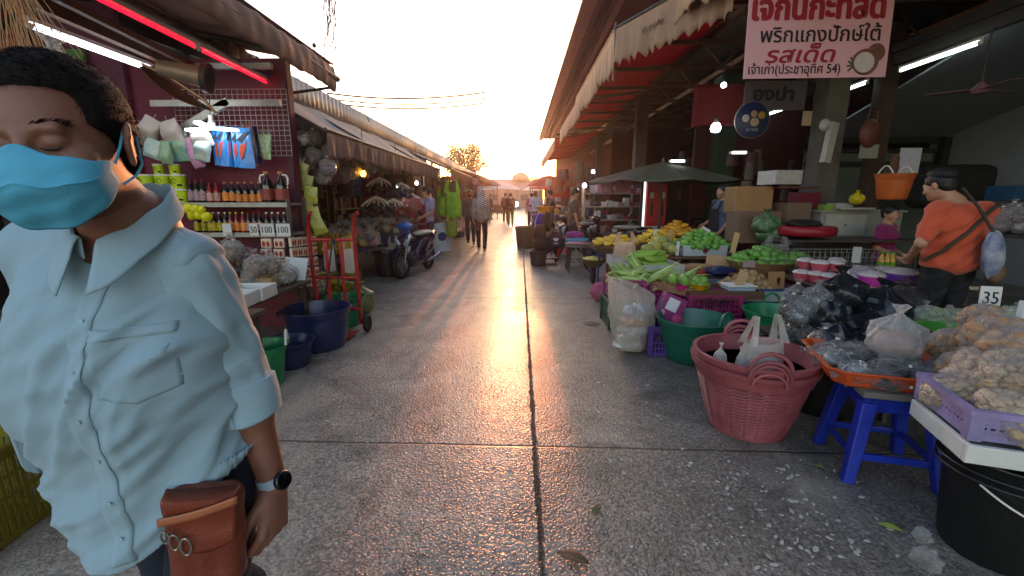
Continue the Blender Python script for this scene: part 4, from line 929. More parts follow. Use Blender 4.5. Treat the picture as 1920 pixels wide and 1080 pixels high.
# ---------------------------------------------------------------- second and third stalls: tables, oil bottles, hanging bags
tz2 = .62
table('market_table', -4.2, -2.55, 6.3, 8.25, tz2, 'steel legged table loaded with oil bottles and bags, left side', M('table_blue', '2c3350', .6, .2, 4), steel_l, cloth=None)
table('market_table', -4.0, -2.35, 8.6, 11.2, tz2+.1, 'table with a dark blue cloth behind the parked scooter', M('table_blue', '2c3350'), steel_l, cloth=M('blue_cloth', '2a3358', .8, .2, 4))
table('market_table', -4.2, -2.3, 12.2, 15.6, .75, 'long table of goods past the woman in the red apron', M('wood_dark', '4a3a2e'), steel, cloth=M('brown_cloth', '4f382e', .8, .3, 4))
table('market_table', -4.2, -2.2, 16.2, 22, .75, 'farthest goods table on the left of the street', M('wood_dark', '4a3a2e'), steel, cloth=M('blue_cloth2', '3a5068', .8, .3, 4))
ob = bottle('oil_bottle', 'x', .3, .05, oil, M('oil_label', 'c9a020', .4, .4, 40, 0, c2='9a3010'), yel, neck=.38)
mb = MB(); mb.lathe([(.001, 0), (.11, 0), (.12, .04), (.12, .16), (.08, .2), (.05, .2), (.05, .22), (.001, .22)], 18); jar = empty('oil_jar', (0, 0, 0), 'x', 'jar'); mb.build('glass', oil, jar, smooth=True); mb = MB(); mb.lathe([(.055, .2), (.055, .235), (.001, .235)], 14); mb.build('lid', yel, jar, smooth=True)
for r_ in range(3):
    for k in range(8): dup(ob, (-3.9+.13*k+.02*r_, 6.95+.14*r_, tz2), k, 'yellow oil bottle standing in the rows behind the red hand truck', 'oil bottles in rows', sc=.85)
for k, (x, y) in enumerate([(-2.95, 6.5), (-3.2, 6.45), (-2.7, 6.75), (-3.45, 6.5), (-2.68, 6.5)]): dup(jar, (x, y, tz2), k, 'squat round jar of yellow oil at the near edge of the table', 'squat oil jars')
mb = MB(); mb.box((0, 0, .11), (.5, .3, .22)); p = at(683, 455, 7.4); mb2 = MB(); tag(mb.build('snack_box', M('amber_box', 'a8843a', .4, .4, 10, .2, c2='d0b070', coat=.3), loc=(-2.78, 7.75, tz2)), 'amber see-through box of sweets at the street corner of the table', 'box')
remove_tree(ob); remove_tree(jar)
types = [('goods_bag', M('purple_dry', '4c3444', .35, .4, 12, .2, c2='9a8490'), clear_film), ('goods_bag', M('pale_dry', '9a8a70', .45, .3, 12, .2, c2='c0b090'), clear_film), ('goods_bag', M('green_dry', '5a6238', .5, .3, 18, .5), clear_film), ('goods_bag', M('dark_dry', '241d1e', .4, .3, 18, .5, c2='4a3a38'), clear_film), ('goods_bag', M('white_dry', 'c4c0c0', .4, .2, 12, .2), clear_film), ('goods_bag', M('red_sweets', '9c2430', .35, .4, 9, .1, c2='c8603c', coat=.4), clear_film), ('goods_bag', M('yellow_sweets', 'b89420', .35, .4, 9, .1, c2='d8c060', coat=.4), clear_film), ('goods_bag', M('blue_packets', '28509c', .3, .4, 9, .1, c2='a8b0c0', coat=.4), clear_film), ('goods_bag', M('pink_sweets', 'b04878', .35, .4, 9, .1, c2='d0a0b0', coat=.4), clear_film)]
PR = PROT = [filled_bag(n_, .1, .25, c_, f_, 'x', 40+i, tie=[white_pl, red_c, None][i % 3]) for i, (n_, c_, f_) in enumerate(types)]
names = ['purple brown', 'cream coloured', 'olive green', 'dark brown', 'whitish', 'red', 'golden yellow', 'blue and white', 'pink']
rd = random.Random(77)
def strew(x0, x1, y0, y1, z, n, where, sc=(.7, 1.1), lay=2, tps=(0, 1, 2, 3, 4, 5, 6, 7, 8)):
    for k in range(n):
        i = rd.choice(tps); dup(PR[i], (rd.uniform(x0, x1), rd.uniform(y0, y1), z+rd.choice([0, .12, .2][:lay])), rd.uniform(0, 6), 'clear bag of %s food %s' % (names[i], where), '%s bags %s' % (names[i], where), sc=rd.uniform(*sc))
strew(-3.9, -2.5, 7.2, 8.2, tz2, 34, 'strewn on the steel legged table')
strew(-3.8, -2.4, 8.7, 11.1, tz2+.1, 64, 'heaped on the blue clothed table', tps=(0, 4, 1, 4, 7, 8, 5), sc=(.5, .95))
strew(-4.0, -2.4, 12.3, 15.5, .76, 50, 'heaped past the red apron')
strew(-4.0, -2.3, 16.3, 21.8, .76, 44, 'on the farthest left table', lay=3)
# hanging strings of bags from rails under the awning
mb = MB()
for z, x in ((2.12, -2.72), (2.3, -3.3), (2.45, -3.9)): mb.tube([(x, 5.0, z), (x, 16.5, z)], .012, 6)
mb.tube([(-2.6, 5.2, 2.0), (-5, 5.2, 2.0)], .012, 6); mb.tube([(-2.6, 7.6, 2.1), (-5, 7.6, 2.1)], .012, 6)
tag(mb.build('hanging_rail', steel), 'thin dark rails under the left awning from which bags hang', 'rail')
def hang(px, py, Y, i, sc, l, g): p = at(px, py, Y); dup(PR[i], (p.x, p.y, p.z-.12*sc), rd.uniform(0, 6), l, g, sc=sc)
for k in range(26):
    hang(rd.uniform(545, 620), rd.uniform(252, 330), rd.uniform(5.1, 6.2), rd.choice([4, 1, 3, 0]), rd.uniform(.7, 1.1), 'clear bag hanging in the cluster just right of the magenta wall', 'bags hanging right of the magenta wall')
ylw = M('yellow_pack_print', 'b8b03c', .4, .4, 20, .3, c2='7c8a3c', coat=.3)
for k, (px, py) in enumerate([(568, 305), (576, 328), (583, 350), (572, 368), (584, 388), (570, 395), (590, 410)]): hung_pack(px, py, 5.0-.02*k, .15, .18, ylw, 'yellow green flat packet on the hanging strip beside the jugs', group='yellow packets on the strip', roll=.35-.12*k, yaw=.2, name='packet', cat='packet')
mar = film('maroon_film', '5c2c3c', .85, .3, .7, 9); gryf = film('grey_film', '7c7270', .7, .3, .7, 9)
for k in range(9):
    px = 602+5*k; p = at(px, 292+3*(k % 3), 6.0+.05*k); mb = MB(); mk_bag(mb, .1, .34, seed=k+60); tag(mb.build('plastic_bag', mar if k < 6 else gryf, smooth=True, loc=(p.x, p.y, p.z-.34), parent=None), 'long %s bag in the row hanging over the oil bottles' % ('maroon' if k < 6 else 'grey'), 'plastic bag', '%s bags over the oil bottles' % ('maroon' if k < 6 else 'grey'))
for k in range(10):
    p = at(640+6*k, 300+4*(k % 4), 6.8+.1*k); dup(PR[rd.choice([1, 4, 7])], (p.x, p.y, p.z-.2), k, 'pale bag hanging in front of the steel rail', 'pale bags under the awning rail', sc=1.15)
# bunches of dark bags bound with white ribbon
rib = white_pl
def bunch(px, py, Y, r, label, n=16, mat=None, seed=0):
    t = empty('bag_bunch', at(px, py, Y), label, 'bag bunch'); rd = random.Random(seed)
    for k in range(n):
        a = 2*pi*k/n; rr = r*(.55 if k % 2 else .95); mb = MB(); mb.blob((rr*math.cos(a), rr*.7*math.sin(a), -r*.25-.05*(k % 3)), (r*.34, r*.3, r*.3), 10); mb.build('small_bag', mat or film('purple_black_film', '1e1826', 1, .2, .9, 16), t, smooth=True)
    for k in range(n):
        a = 2*pi*k/n; mb = MB(); mb.tube([(0, 0, r*.5), (r*.6*math.cos(a), r*.5*math.sin(a), r*.22), (r*1.05*math.cos(a), r*.8*math.sin(a), -r*.15)], .008, 4); mb.build('ribbon', rib, t)
    return t
bunch(712, 345, 8.2, .24, 'upper bunch of dark bags tied with white ribbon', seed=1)
bunch(706, 382, 8.0, .27, 'lower left bunch of dark ribboned bags over the table', seed=2)
bunch(738, 384, 8.3, .22, 'lower bunch of dark bags with orange sheen beside the basket of crisps', seed=3, mat=film('brown_sheen', '6a3624', 1, .15, .7, 14))
bunch(752, 352, 8.8, .2, 'small bluish bunch of bags near the white bulbs', seed=4, mat=film('blue_grey_film', '3c4058', .9, .2, .7, 14))
mb = MB(); mk_bag(mb, .22, .5, 91); tag(mb.build('plastic_bag', film('salmon_film', 'a8605a', .8, .25, .7, 9), smooth=True, loc=at(772, 392, 9.2)-Vector((0, 0, .1))), 'large salmon pink bag hanging left of the woman in the red apron', 'plastic bag')
mb = MB(); mb.lathe([(.001, 0), (.16, 0), (.26, .07), (.27, .09), (.24, .1), (.001, .1)], 20); bt = tag(mb.build('basket_tray', M('wicker', '6b4528', .7, .3, 30, .5), smooth=True, loc=at(738, 400, 8.6)), 'shallow brown basket of crisps above the blue clothed table', 'basket')
# bulbs
for i, (px, py, Y, s, mt, l) in enumerate([(681, 325, 7.2, .045, bulbwarm, 'warm yellow bulb deep in the left stall'), (743, 352, 9.0, .035, bulbw, 'bluish white bulb left of the pair'), (781, 343, 9.6, .035, bulbw, 'bright greenish white bulb, left of the pair under the awning'), (800, 352, 10.4, .035, bulbw, 'bright white bulb, right of the pair under the awning'), (724, 362, 9.2, .02, bulbw, 'tiny white lamp among the dark bag bunches'), (547, 246, 6.5, .018, bulbw, 'tiny white lamp right of the magenta wall')]):
    p = at(px, py, Y); t = empty('light_bulb', p, l, 'bulb'); mb = MB(); mb.lathe([(.001, -s*1.2), (s*.7, -s), (s, -s*.2), (s*.8, s*.5), (s*.4, s*1.0)], 14); mb.build('glass', mt, t, smooth=True)
    mb = MB(); mb.lathe([(s*.42, s*.95), (s*.42, s*1.9), (.001, s*1.9)], 10); mb.build('socket', steel, t, smooth=True); mb = MB(); mb.tube([(0, 0, s*1.8), (.02, 0, 2.5-p.z if p.z < 2.3 else .3)], .005, 4); mb.build('wire', wire_m, t)
# bins and bags under tables
mk_tub('dustbin', (-2.5, 8.15, 0), .2, .25, .46, M('dark_bin', '1a2028', .4), 'dark bin standing under the steel legged table', handles='small')
for k, (px, l) in enumerate(((735, 'white carrier bag hanging from the table behind the scooter, left one'), (750, 'white carrier bag hanging from the table behind the scooter, right one'))):
    p = at(px, 440, 8.4); mb = MB(); mk_carrier(mb, .24, .42, seed=k+3); tag(mb.build('carrier_bag', milky_film, smooth=True, loc=(p.x, 8.45, .3)), l, 'carrier bag')
for k, (x, y, c_, l) in enumerate([(-2.75, 6.7, '5a4634', 'brown carton under the steel legged table, near one'), (-3.1, 7.4, '6a523c', 'brown carton under the steel legged table, rear one'), (-2.7, 9.5, '4a4a52', 'grey carton under the blue clothed table'), (-2.6, 12.8, '6a5a48', 'carton under the long table past the red apron')]):
    mb = MB(); mb.box((0, 0, .15), (.4, .45, .3)); tag(mb.build('carton', M('carton_'+c_, c_, .85, .2, 6, .2), loc=(x, y, 0), bevel=.005), l, 'box')
# lime bags hung over a chair, sack with blue print, more hanging clothes beyond
limeb = M('lime_fabric', '5c9a18', .7, .3, 8, .4); 
for k, (px, py, w_, h_, l) in enumerate([] if 0 else [(833, 362, .42, .62, 'bright lime green bag hanging in front, left'), (848, 352, .46, .8, 'larger bright lime green bag hanging behind the first'), (846, 410, .3, .5, 'yellow green bag lowest in the lime bunch')]):
    mb = MB(); mk_carrier(mb, w_, h_*1.25, seed=k, d=.5); tag(mb.build('hanging_bag', limeb if k < 2 else M('yellow_green_fabric', '7c8a30', .7, .25, 8, .3), smooth=True, loc=at(px, py, 12.0-.15*k)-Vector((0, 0, h_))), l, 'bag')
mb = MB(); mb.sheet(14, 10, lambda u, v: (.3*math.cos(2*pi*u)*(1-.1*v), .16*math.sin(2*pi*u)+.06*v, .75*v+.02*math.sin(9*u))); t = empty('printed_sack', (-2.15, 11.9, 0), 'tall white sack with blue print standing right of the scooter', 'sack', .4); mb.build('sack', M('sack_white', '8f9cb4', .5, .3, 6, .4, c2='c2c4c8'), t, smooth=True)
mb = MB(); mb.lathe([(.12, 0), (.12, .006), (.001, .006)], 20, 0, Matrix.Translation((0, -.155, .42))@Matrix.Rotation(pi/2+.08, 4, 'X')); mb.build('printed_mark', M('sack_blue', '1c3c78', .5, .3, 20), t)
for k in range(5):
    mb = MB(); mb.lathe([(.18, 0), (.2, .1), (.18, .2), (0, .2)], 10); tag(mb.build('tied_sack', M('sack_dull', '5c6a78', .6, .4, 8, .3, c2='a0a4a8'), smooth=True, loc=(-2.3+.1*(k % 2), 16.5+1.1*k, .0)), 'dull blue and white sack on the ground along the far left tables', 'sack', 'sacks along the far left tables')
# hanging clothes / bags further down, both colourful
rd = random.Random(8)
cl = ['5c4a5c', '3c5078', '7c2c34', 'a08c84', '2c3038', '8f8478', '7c5038', 'b4b0b8']
for k in range(44):
    y = 11.5+k*.38+rd.uniform(-.1, .1); c_ = rd.choice(cl); x = rd.uniform(-2.9, -2.2); z = rd.uniform(1.75, 2.15); w_ = rd.uniform(.2, .4); h_ = rd.uniform(.35, .7)
    mb = MB(); mb.sheet(12, 8, lambda u, v: (w_/2*math.cos(2*pi*u)*(1-.2*v), w_*.16*math.sin(2*pi*u)*(1+.3*math.sin(9*v+k)), -h_*(1-v))); tag(mb.build('hanging_goods', M('goods_'+c_, c_, .6, .3, 7, .4), smooth=True, loc=(x, y, z)), 'limp coloured bag of goods hanging along the far left awnings', 'bag', 'goods hanging along the far left awnings')
for k in range(26):
    y = 5.6+k*.42; c_ = rd.choice(cl[:5]+['3a2c28', '4a3830', '2c2626']); x = rd.uniform(-4.6, -3.4); z = rd.uniform(1.7, 2.3); w_ = rd.uniform(.25, .5); h_ = rd.uniform(.3, .6)
    mb = MB(); mb.sheet(12, 8, lambda u, v: (w_/2*math.cos(2*pi*u)*(1-.2*v), w_*.2*math.sin(2*pi*u)*(1+.3*math.sin(9*v+k)), -h_*(1-v))); tag(mb.build('hanging_goods', M('goods_'+c_, c_, .6, .3, 7, .4), smooth=True, loc=(x, y, z)), 'dim coloured bag hanging deep inside the left stalls', 'bag', 'goods hanging deep inside the left stalls')
# back shelves
for k in range(4):
    y = 6.0+2.6*k; t = empty('goods_shelf', (-5.6, y, 0), 'dark back shelf crammed with packets, number %s from the magenta wall' % ['first', 'second', 'third', 'fourth'][k], 'shelf', 0)
    mb = MB()
    for z in (.6, 1.1, 1.6): mb.box((0, 0, z), (.5, 2.2, .03))
    for sy in (-1, 1): mb.box((0, sy*1.08, .9), (.5, .04, 1.8))
    mb.build('frame', steel, t)
    for z in (.615, 1.115, 1.615):
        for j in range(9): mb = MB(); hh = rd.uniform(.15, .35); mb.box((rd.uniform(-.05, .1), -1+.24*j, z+hh/2), (.25, rd.uniform(.12, .22), hh)); mb.build('packet', M('goods_'+rd.choice(cl), '555555'), t, bevel=.01)

mk_crate('yellow_crate', (-2.42, 1.6, 0), .5, .42, .42, M('dirty_yellow_plastic', '6e6216', .5, .2, 6, .3), 'dirty yellow crate at the lower left edge behind the masked man', yaw=.1)
table('low_table', -3.0, -1.75, 1.7, 2.9, .7, 'dark wooden table at the left edge behind the masked man', M('wood_dark', '4a3a2e'))
# ================================================================ RIGHT: fruit stalls from near to far
pinkp = M('salmon_plastic', '854348', .55, .3, 7, .2, coat=.08)
magp = M('magenta_plastic', '8a2c60', .45, .3, 7, .15, coat=.15); purp = M('purple_plastic', '4e3680', .45, .3, 7, .15, coat=.15); dkg = M('dark_green_crate', '1c4a34', .5, .2, 5, .2)
# woven pink basket: two nested, real weave
def weave_basket(name, loc, label, rb=.215, rt=.345, h=.46, mat=pinkp, yaw=0):
    t = empty(name, loc, label, 'basket', yaw); n = 176; mb = MB(); V = []; F = []; rows = 68
    zt_ = h*.80
    def rad(u): return rb+(rt-rb)*(u**.85)
    for shell in (1, -1):
        b0 = len(V)
        for i in range(rows+1):
            u = i/rows; z = .01+zt_*u
            for j in range(n):
                ph = (j*22/n); w_ = .0062*math.sin(2*pi*u*17)*(1 if int(ph*1) % 2 else -1)*min(1, abs(math.sin(pi*ph))*2.2) if 2 < i < rows-1 else 0
                r_ = rad(u*.8)+(w_ if shell == 1 else w_-.009); a = 2*pi*j/n; V.append((r_*math.cos(a), r_*math.sin(a), z))
        for i in range(rows):
            for j in range(n):
                j2 = (j+1) % n; f = (b0+i*n+j, b0+i*n+j2, b0+(i+1)*n+j2, b0+(i+1)*n+j); F.append(f if shell == 1 else f[::-1])
    mb.add(V, F); mb.lathe([(.001, .004), (rb+.006, .004), (rb+.008, .03), (rb-.01, .03), (.001, .014)], n)
    mb.build('woven_wall', mat, t, smooth=True)
    mb = MB(); r8 = rad(.8)
    mb.lathe([(r8-.008, zt_), (r8+.010, zt_), (r8+.014, zt_+.01), (rt+.004, h*.93), (rt+.016, h*.935), (rt+.018, h*.95), (rt+.012, h*.955), (rt+.012, h-.008), (rt+.022, h-.006), (rt+.024, h+.006), (rt-.002, h+.008), (rt-.008, h*.93), (r8-.008, zt_)], n); mb.build('rim', mat, t, smooth=True)
    for a in (.0, pi):
        for k in range(2):
            mb = MB(); P = []
            for i in range(17): q = pi*i/16; P.append((rt+.012+.004*k, -(.105-.018*k)*math.cos(q), h-.04*k+(.105-.022*k)*math.sin(q)*(1-.1*k)))
            mb.tube(P, .0125 if k == 0 else .009, 8); hd = mb.build('handle', mat, t, smooth=True); hd.rotation_euler = (0, 0, a)
    return t
BX, BY = 1.47, 2.63
weave_basket('woven_basket', (BX, BY, 0), 'outer salmon pink woven basket holding the inner one and a carrier bag', yaw=R(76))
weave_basket('woven_basket', (BX, BY, .045), 'inner salmon pink woven basket nested in the outer one', rb=.205, rt=.335, yaw=R(76))
mb = MB(); mk_carrier(mb, .34, .52, seed=7, d=.5); o = tag(mb.build('carrier_bag', milky_film, smooth=True, loc=(BX+.05, BY-.0, .22)), 'milky carrier bag standing in the pink basket with its handles up', 'carrier bag'); o.rotation_euler = (0, 0, .3)
mb = MB(); mb.blob((0, 0, .1), (.1, .07, .1), 16, fn=lambda p: p*(1+.15*nz(p.x*3, p.y*3, p.z*3))); tag(mb.build('food_parcel', M('pale_parcel', 'b9a58c', .6, .2, 8, .3), smooth=True, loc=(BX+.05, BY-.03, .22)), 'pale parcel of food inside the milky carrier bag', 'food')
for i, (px, py, l) in enumerate(((1353, 668, 'upright tip of a clear bag at the left inside the pink basket'), (1390, 675, 'thin white bag tip in the middle of the pink basket'))):
    p = at(px, py, 2.6); mb = MB(); mk_bag(mb, .04 if i == 0 else .022, .2, seed=i+5, knot=False); tag(mb.build('plastic_bag', milky_film, smooth=True, loc=(p.x, 2.62, p.z-.12)), l, 'plastic bag')
# green tubs
mk_tub('green_basket', (1.57, 3.83, 0), .205, .315, .40, dkgreen, 'big deep green tub with loop handles between the purple crate and the pink basket', yaw=pi/2+.5, handles='loop')
mk_tub('green_basket', (2.42, 4.0, .06), .2, .29, .36, green_pl, 'brighter green tub behind the pink basket', yaw=pi/2-.3)
mb = MB(); mb.lathe([(.001, 0), (.2, 0), (.2, .06), (.001, .06)], 20); tag(mb.build('round_board', steel, loc=(2.42, 4.0, 0)), 'dark round board under the brighter green tub', 'board')
# crates on the ground
mk_crate('plastic_crate', (1.34, 4.05, 0), .28, .36, .29, purp, 'purple slotted crate with dark lettering beside the deep green tub', yaw=-.03, thai='กาญจนา')
mk_crate('plastic_crate', (1.17, 4.95, 0), .36, .5, .32, dkg, 'dark green crate at the bottom of the corn stack', rows=5)
mk_crate('plastic_crate', (1.19, 4.95, .325), .36, .5, .24, magp, 'magenta crate full of corn on the dark green crate', rows=3, thai='ชัย')
mk_crate('plastic_crate', (1.66, 4.95, .0), .46, .5, .26, magp, 'lower magenta crate right of the corn stack', rows=3)
mk_crate('plastic_crate', (1.66, 4.95, .27), .46, .5, .24, magp, 'upper magenta crate right of the corn stack', rows=3)
mk_crate('plastic_crate', (1.95, 4.45, 0), .52, .36, .27, magp, 'lower magenta crate under the brown wooden board', rows=3)
mk_crate('plastic_crate', (1.95, 4.45, .28), .52, .36, .22, M('magenta_plastic_b', '8e2a5c', .4, .12), 'upper magenta crate with dark lettering under the brown wooden board', rows=3, thai='เจริญชัย')
mk_crate('plastic_crate', (2.55, 4.62, 0), .5, .36, .28, M('blue_crate', '23386e', .4, .12), 'lower dark blue crate under the sapodilla box', rows=3)
mk_crate('plastic_crate', (2.55, 4.62, .29), .5, .36, .24, M('blue_crate', '23386e'), 'upper dark blue crate under the sapodilla box', rows=3)
mk_crate('plastic_crate', (3.0, 4.7, 0), .3, .4, .55, M('maroon_crate', '5a1a2c', .5, .15), 'maroon crate right of the dark blue crates', rows=5)
# magenta carton leaning on the purple crate
p = Vector((1.40, 4.12, .29)); t = empty('fruit_carton', p, 'tilted magenta carton with a pale label on the purple crate', 'box', rot=(-.15, .42, -.1))
mb = MB(); mb.box((0, 0, .13), (.22, .14, .24)); mb.build('carton', M('magenta_carton', '7c1c5c', .5, .1, 6, .1), t, bevel=.004)
mb = MB(); mb.box((-.01, -.0725, .16), (.11, .004, .12)); mb.build('label', card_white, t); mb = MB(); mb.lathe([(.025, 0), (.025, .003), (.0, .003)], 16, 0, Matrix.Translation((-.07, -.072, .06))@Matrix.Rotation(pi/2, 4, 'X')); mb.build('printed_mark', M('pale_pink', 'c47aa8', .6), t)
mb = MB(); mb.blob((.09, -.07, .05), (.05, .006, .05), 14); mb.build('printed_fruit', M('dragonfruit_print', 'c43a6c', .5, .3, 20), t, smooth=True)
# clear rubbish bag
def trash(loc):
    t = empty('rubbish_bag', loc, 'tall clear rubbish bag full of crumpled plastic leaning by the corn crates', 'rubbish bag', rot=(0, .10, .2)); mb = MB(); h = .64
    def f(u, v):
        a = 2*pi*u; top = max(0, v-.55)/.45; r_ = .17*(.72+.62*math.sin(min(1, v*1.6)*pi*.5))*(1-.1*top); r_ *= 1+.08*nz(3*math.cos(a), 3*math.sin(a), 6*v)+.05*math.sin(11*a+5*v)*(.3+top)
        if v < .05: r_ *= v/.05*.9+.05
        x = r_*math.cos(a)*(1+.15*top); y = r_*.75*math.sin(a)*(1-.9*top); return (x-.02-.02*top+.06*(1-v), y, h*v*(1+.13*top*math.cos(a+2.7)))
    mb.sheet(52, 34, f); mb.build('film', film('dirty_clear_film', 'cabdb0', .36, .22, .8, 9), t, smooth=True)
    rd = random.Random(2)
    for k, (z, c_, n_) in enumerate([(.1, 'b9b6b4', 9), (.2, 'a8a8aa', 8), (.29, 'a86a50', 6), (.36, '7c9c90', 6), (.42, '8890a4', 6)]):
        for j in range(n_):
            a = rd.uniform(0, 6.3); rr = rd.uniform(.02, .105); mb = MB(); s = rd.uniform(.045, .075); mb.blob((rr*math.cos(a)+.05*(1-z/h), rr*.6*math.sin(a), z+rd.uniform(-.04, .04)), (s*1.2, s, s*.8), 12, fn=lambda p: p*(1+.3*nz(p.x*5+j, p.y*5, p.z*5+k)))
            mb.build('crumpled_plastic', M('waste_'+c_, c_, .35, .2, 12, .6, coat=.3), t, smooth=True)
trash((1.02, 4.0, 0))
pb = MB(); mk_bag(pb, .15, .34, 15, flat=.8); o = tag(pb.build('plastic_bag', pink_film, smooth=True, loc=(1.12, 6.15, 0)), 'pink plastic bag slumped on the ground by the corn crates', 'plastic bag'); o.rotation_euler = (0, .35, 0)
# corn
husk = M('corn_husk', '6f9440', .5, .25, 14, .3, c2='b0bf7c'); corn = empty('corn_cob', (0, 0, 0), 'x', 'corn')
mb = MB(); mb.tube([(-.11, 0, 0), (-.06, 0, 0), (.02, 0, .005), (.09, 0, 0), (.14, 0, -.005)], [.012, .024, .027, .02, .006], 10); mb.build('cob', husk, corn, smooth=True)
for a in (0, 1.6, 3.1, 4.7):
    mb = MB(); ca, sa = math.cos(a), math.sin(a)
    mb.sheet(3, 8, lambda u, v: (.02+.2*v, (.022+.05*v*v)*ca-(u-.5)*.045*(1-v)*sa, (.022+.05*v*v)*sa+(u-.5)*.045*(1-v)*ca-.05*v*v)); mb.build('husk_leaf', husk, corn, smooth=True)
rd = random.Random(12)
for k in range(38):
    fr = k < 20; x = 1.19+rd.uniform(-.15, .15) if fr else 1.66+rd.uniform(-.19, .19); z = .565 if fr else .51
    dup(corn, (x, 4.95+rd.uniform(-.22, .2), z+rd.uniform(-.02, .07)), rot=(rd.uniform(0, 6), rd.uniform(-.7, .3), rd.choice([0, .5, -.4, 2.6, 3.3])+rd.uniform(-.4, .4)), label='green husked corn cob in the magenta crate %s' % ('on the dark green crate' if fr else 'right of the corn stack'), group='corn cobs in the %s crate' % ('left' if fr else 'right'))
for (x, y, z, r_) in ((1.36, 4.85, .62, (-.2, -1.0, 2.6)), (1.5, 4.8, .58, (.3, -.6, -.3)), (1.75, 4.75, .56, (.3, -.5, .1))): dup(corn, (x, y, z), rot=r_, label='corn cob sticking up with long open husk leaves', group='upright corn cobs', sc=1.5)
remove_tree(corn)
# boards / boxes with papaya etc
wood_b = M('brown_board', '5e3f2c', .7, .2, 6, .25)
white_wood = M('white_painted_wood', 'a9a7a4', .65, .12, 6, .2)
def tray(name, x, y, z, w, d, h, mat, label, yaw=0, thick=.015, cat='box', logo=False):
    t = empty(name, (x, y, z), label, cat, yaw); mb = MB(); mb.box((0, 0, thick/2), (w-.01, d-.01, thick))
    for s in (-1, 1): mb.box((0, s*(d/2-thick/2), h/2), (w, thick, h)); mb.box((s*(w/2-thick/2), 0, h/2), (thick, d-2*thick, h))
    mb.build('body', mat, t)
    if logo: mb = MB(); mb.lathe([(.04, 0), (.04, .002), (.0, .003)], 16, 0, Matrix.Translation((0, -d/2-.001, h*.5))@Matrix.Rotation(pi/2, 4, 'X')); mb.build('printed_mark', M('dark_red_ink', '5a1420', .7), t)
    return t
zb = at(1240, 519, 5.15).z; xb0 = at(1176, 519, 5.15).x; xb1 = at(1280, 519, 5.15).x
tray('produce_box', (xb0+xb1)/2+.02, 5.45, zb, xb1-xb0+.02, .5, .13, white_wood, 'white wooden box of long green papayas', yaw=.04)
mk_crate('plastic_crate', ((xb0+xb1)/2+.04, 5.5, zb-.26), .52, .4, .25, magp, 'magenta crate under the white papaya box', rows=3)
mk_crate('plastic_crate', ((xb0+xb1)/2+.04, 5.5, 0), .52, .4, zb-.27, M('blue_crate', '23386e'), 'dark blue crate at the bottom of the papaya stack', rows=5)
xc0 = at(1145, 497, 6.2).x; xc1 = at(1192, 497, 6.2).x; zc = at(1145, 500, 6.2).z
tray('produce_box', (xc0+xc1)/2+.05, 6.4, zc, .42, .45, .13, white_wood, 'white box with a standing carrier bag behind the papayas')
mk_crate('plastic_crate', ((xc0+xc1)/2+.05, 6.4, zc-.27), .4, .42, .26, M('maroon_crate', '5a1a2c', .5, .15), 'maroon crate under the white box with the carrier bag')
mk_crate('plastic_crate', ((xc0+xc1)/2+.05, 6.4, 0), .4, .42, max(.2, zc-.28), M('blue_crate', '23386e'), 'dark blue crate below the maroon crate')
p = at(1174, 484, 6.2); mb = MB(); mk_carrier(mb, .36, .42, seed=17, d=.4); tag(mb.build('carrier_bag', film('peach_film', 'c9a890', .6, .3, .5, 9), smooth=True, loc=(p.x, 6.3, zc+.06)), 'pale peach carrier bag with upright handles beside the papayas', 'carrier bag')
wb = MB(); mk_bag(wb, .12, .36, 44, flat=.7); tag(wb.build('plastic_bag', milky_film, smooth=True, loc=(1.36, 5.85, .3)), 'crumpled white bag tied beside the stack below the white boxes', 'plastic bag')
papm = M('papaya_green', '5f8a2c', .42, .2, 5, .2, c2='8fae4c'); pap = mango('papaya', papm, .30, .085, 'x', 'papaya', bend=.25, tip=.45, n=18)
rd = random.Random(6)
for k in range(18):
    l_ = k//7; dup(pap, ((xb0+xb1)/2+rd.uniform(-.13, .15), 5.3+.055*(k % 7)+.02*l_, zb+.12+.062*l_), rot=(rd.uniform(-.2, .2), rd.uniform(-.15, .15), rd.uniform(-.35, .35)), label='long green papaya in the white wooden box', group='long green papayas', sc=rd.uniform(.9, 1.3))
remove_tree(pap)
# brown wooden board with mango bowls and scales
zbd = at(1300, 545, 4.35).z
tray('display_board', 2.05, 4.5, zbd-.07, .74, .46, .075, wood_b, 'brown wooden board holding bowls of big green mangoes', yaw=.02, thick=.03, cat='tray')
o = tray('display_board', 1.62, 4.62, zbd-.06, .14, .62, .08, M('scuffed_board', '8a6248', .7, .25), 'loose scuffed plank at the left end of the brown board', yaw=.5, cat='board')
mg = M('big_green_mango', '4f8a2c', .38, .2, 4, .15, c2='86a84a'); mgd = M('green_mango', '3f7a2a', .38, .25, 4, .15, c2='7aa848')
m_ = mango('mango', mg, .15, .10, 'x', 'mango', n=16)
def bowl(name, x, y, z, r, h, mat, label):
    mb = MB(); mb.lathe([(.001, 0), (r*.7, 0), (r*.98, h*.9), (r*1.06, h), (r*.98, h), (r*.66, .008), (.001, .008)], 24); return tag(mb.build(name, mat, smooth=True, loc=(x, y, z)), label, 'bowl')
bowl('fruit_bowl', at(1280, 548, 4.4).x, 4.42, zbd, .07, .05, M('hot_pink_plastic', 'c22a78', .4), 'small hot pink bowl under a standing mango')
bowl('fruit_bowl', at(1310, 548, 4.4).x, 4.42, zbd, .10, .06, M('golden_plastic', 'c08a14', .4), 'yellow bowl of green mangoes on the brown board')
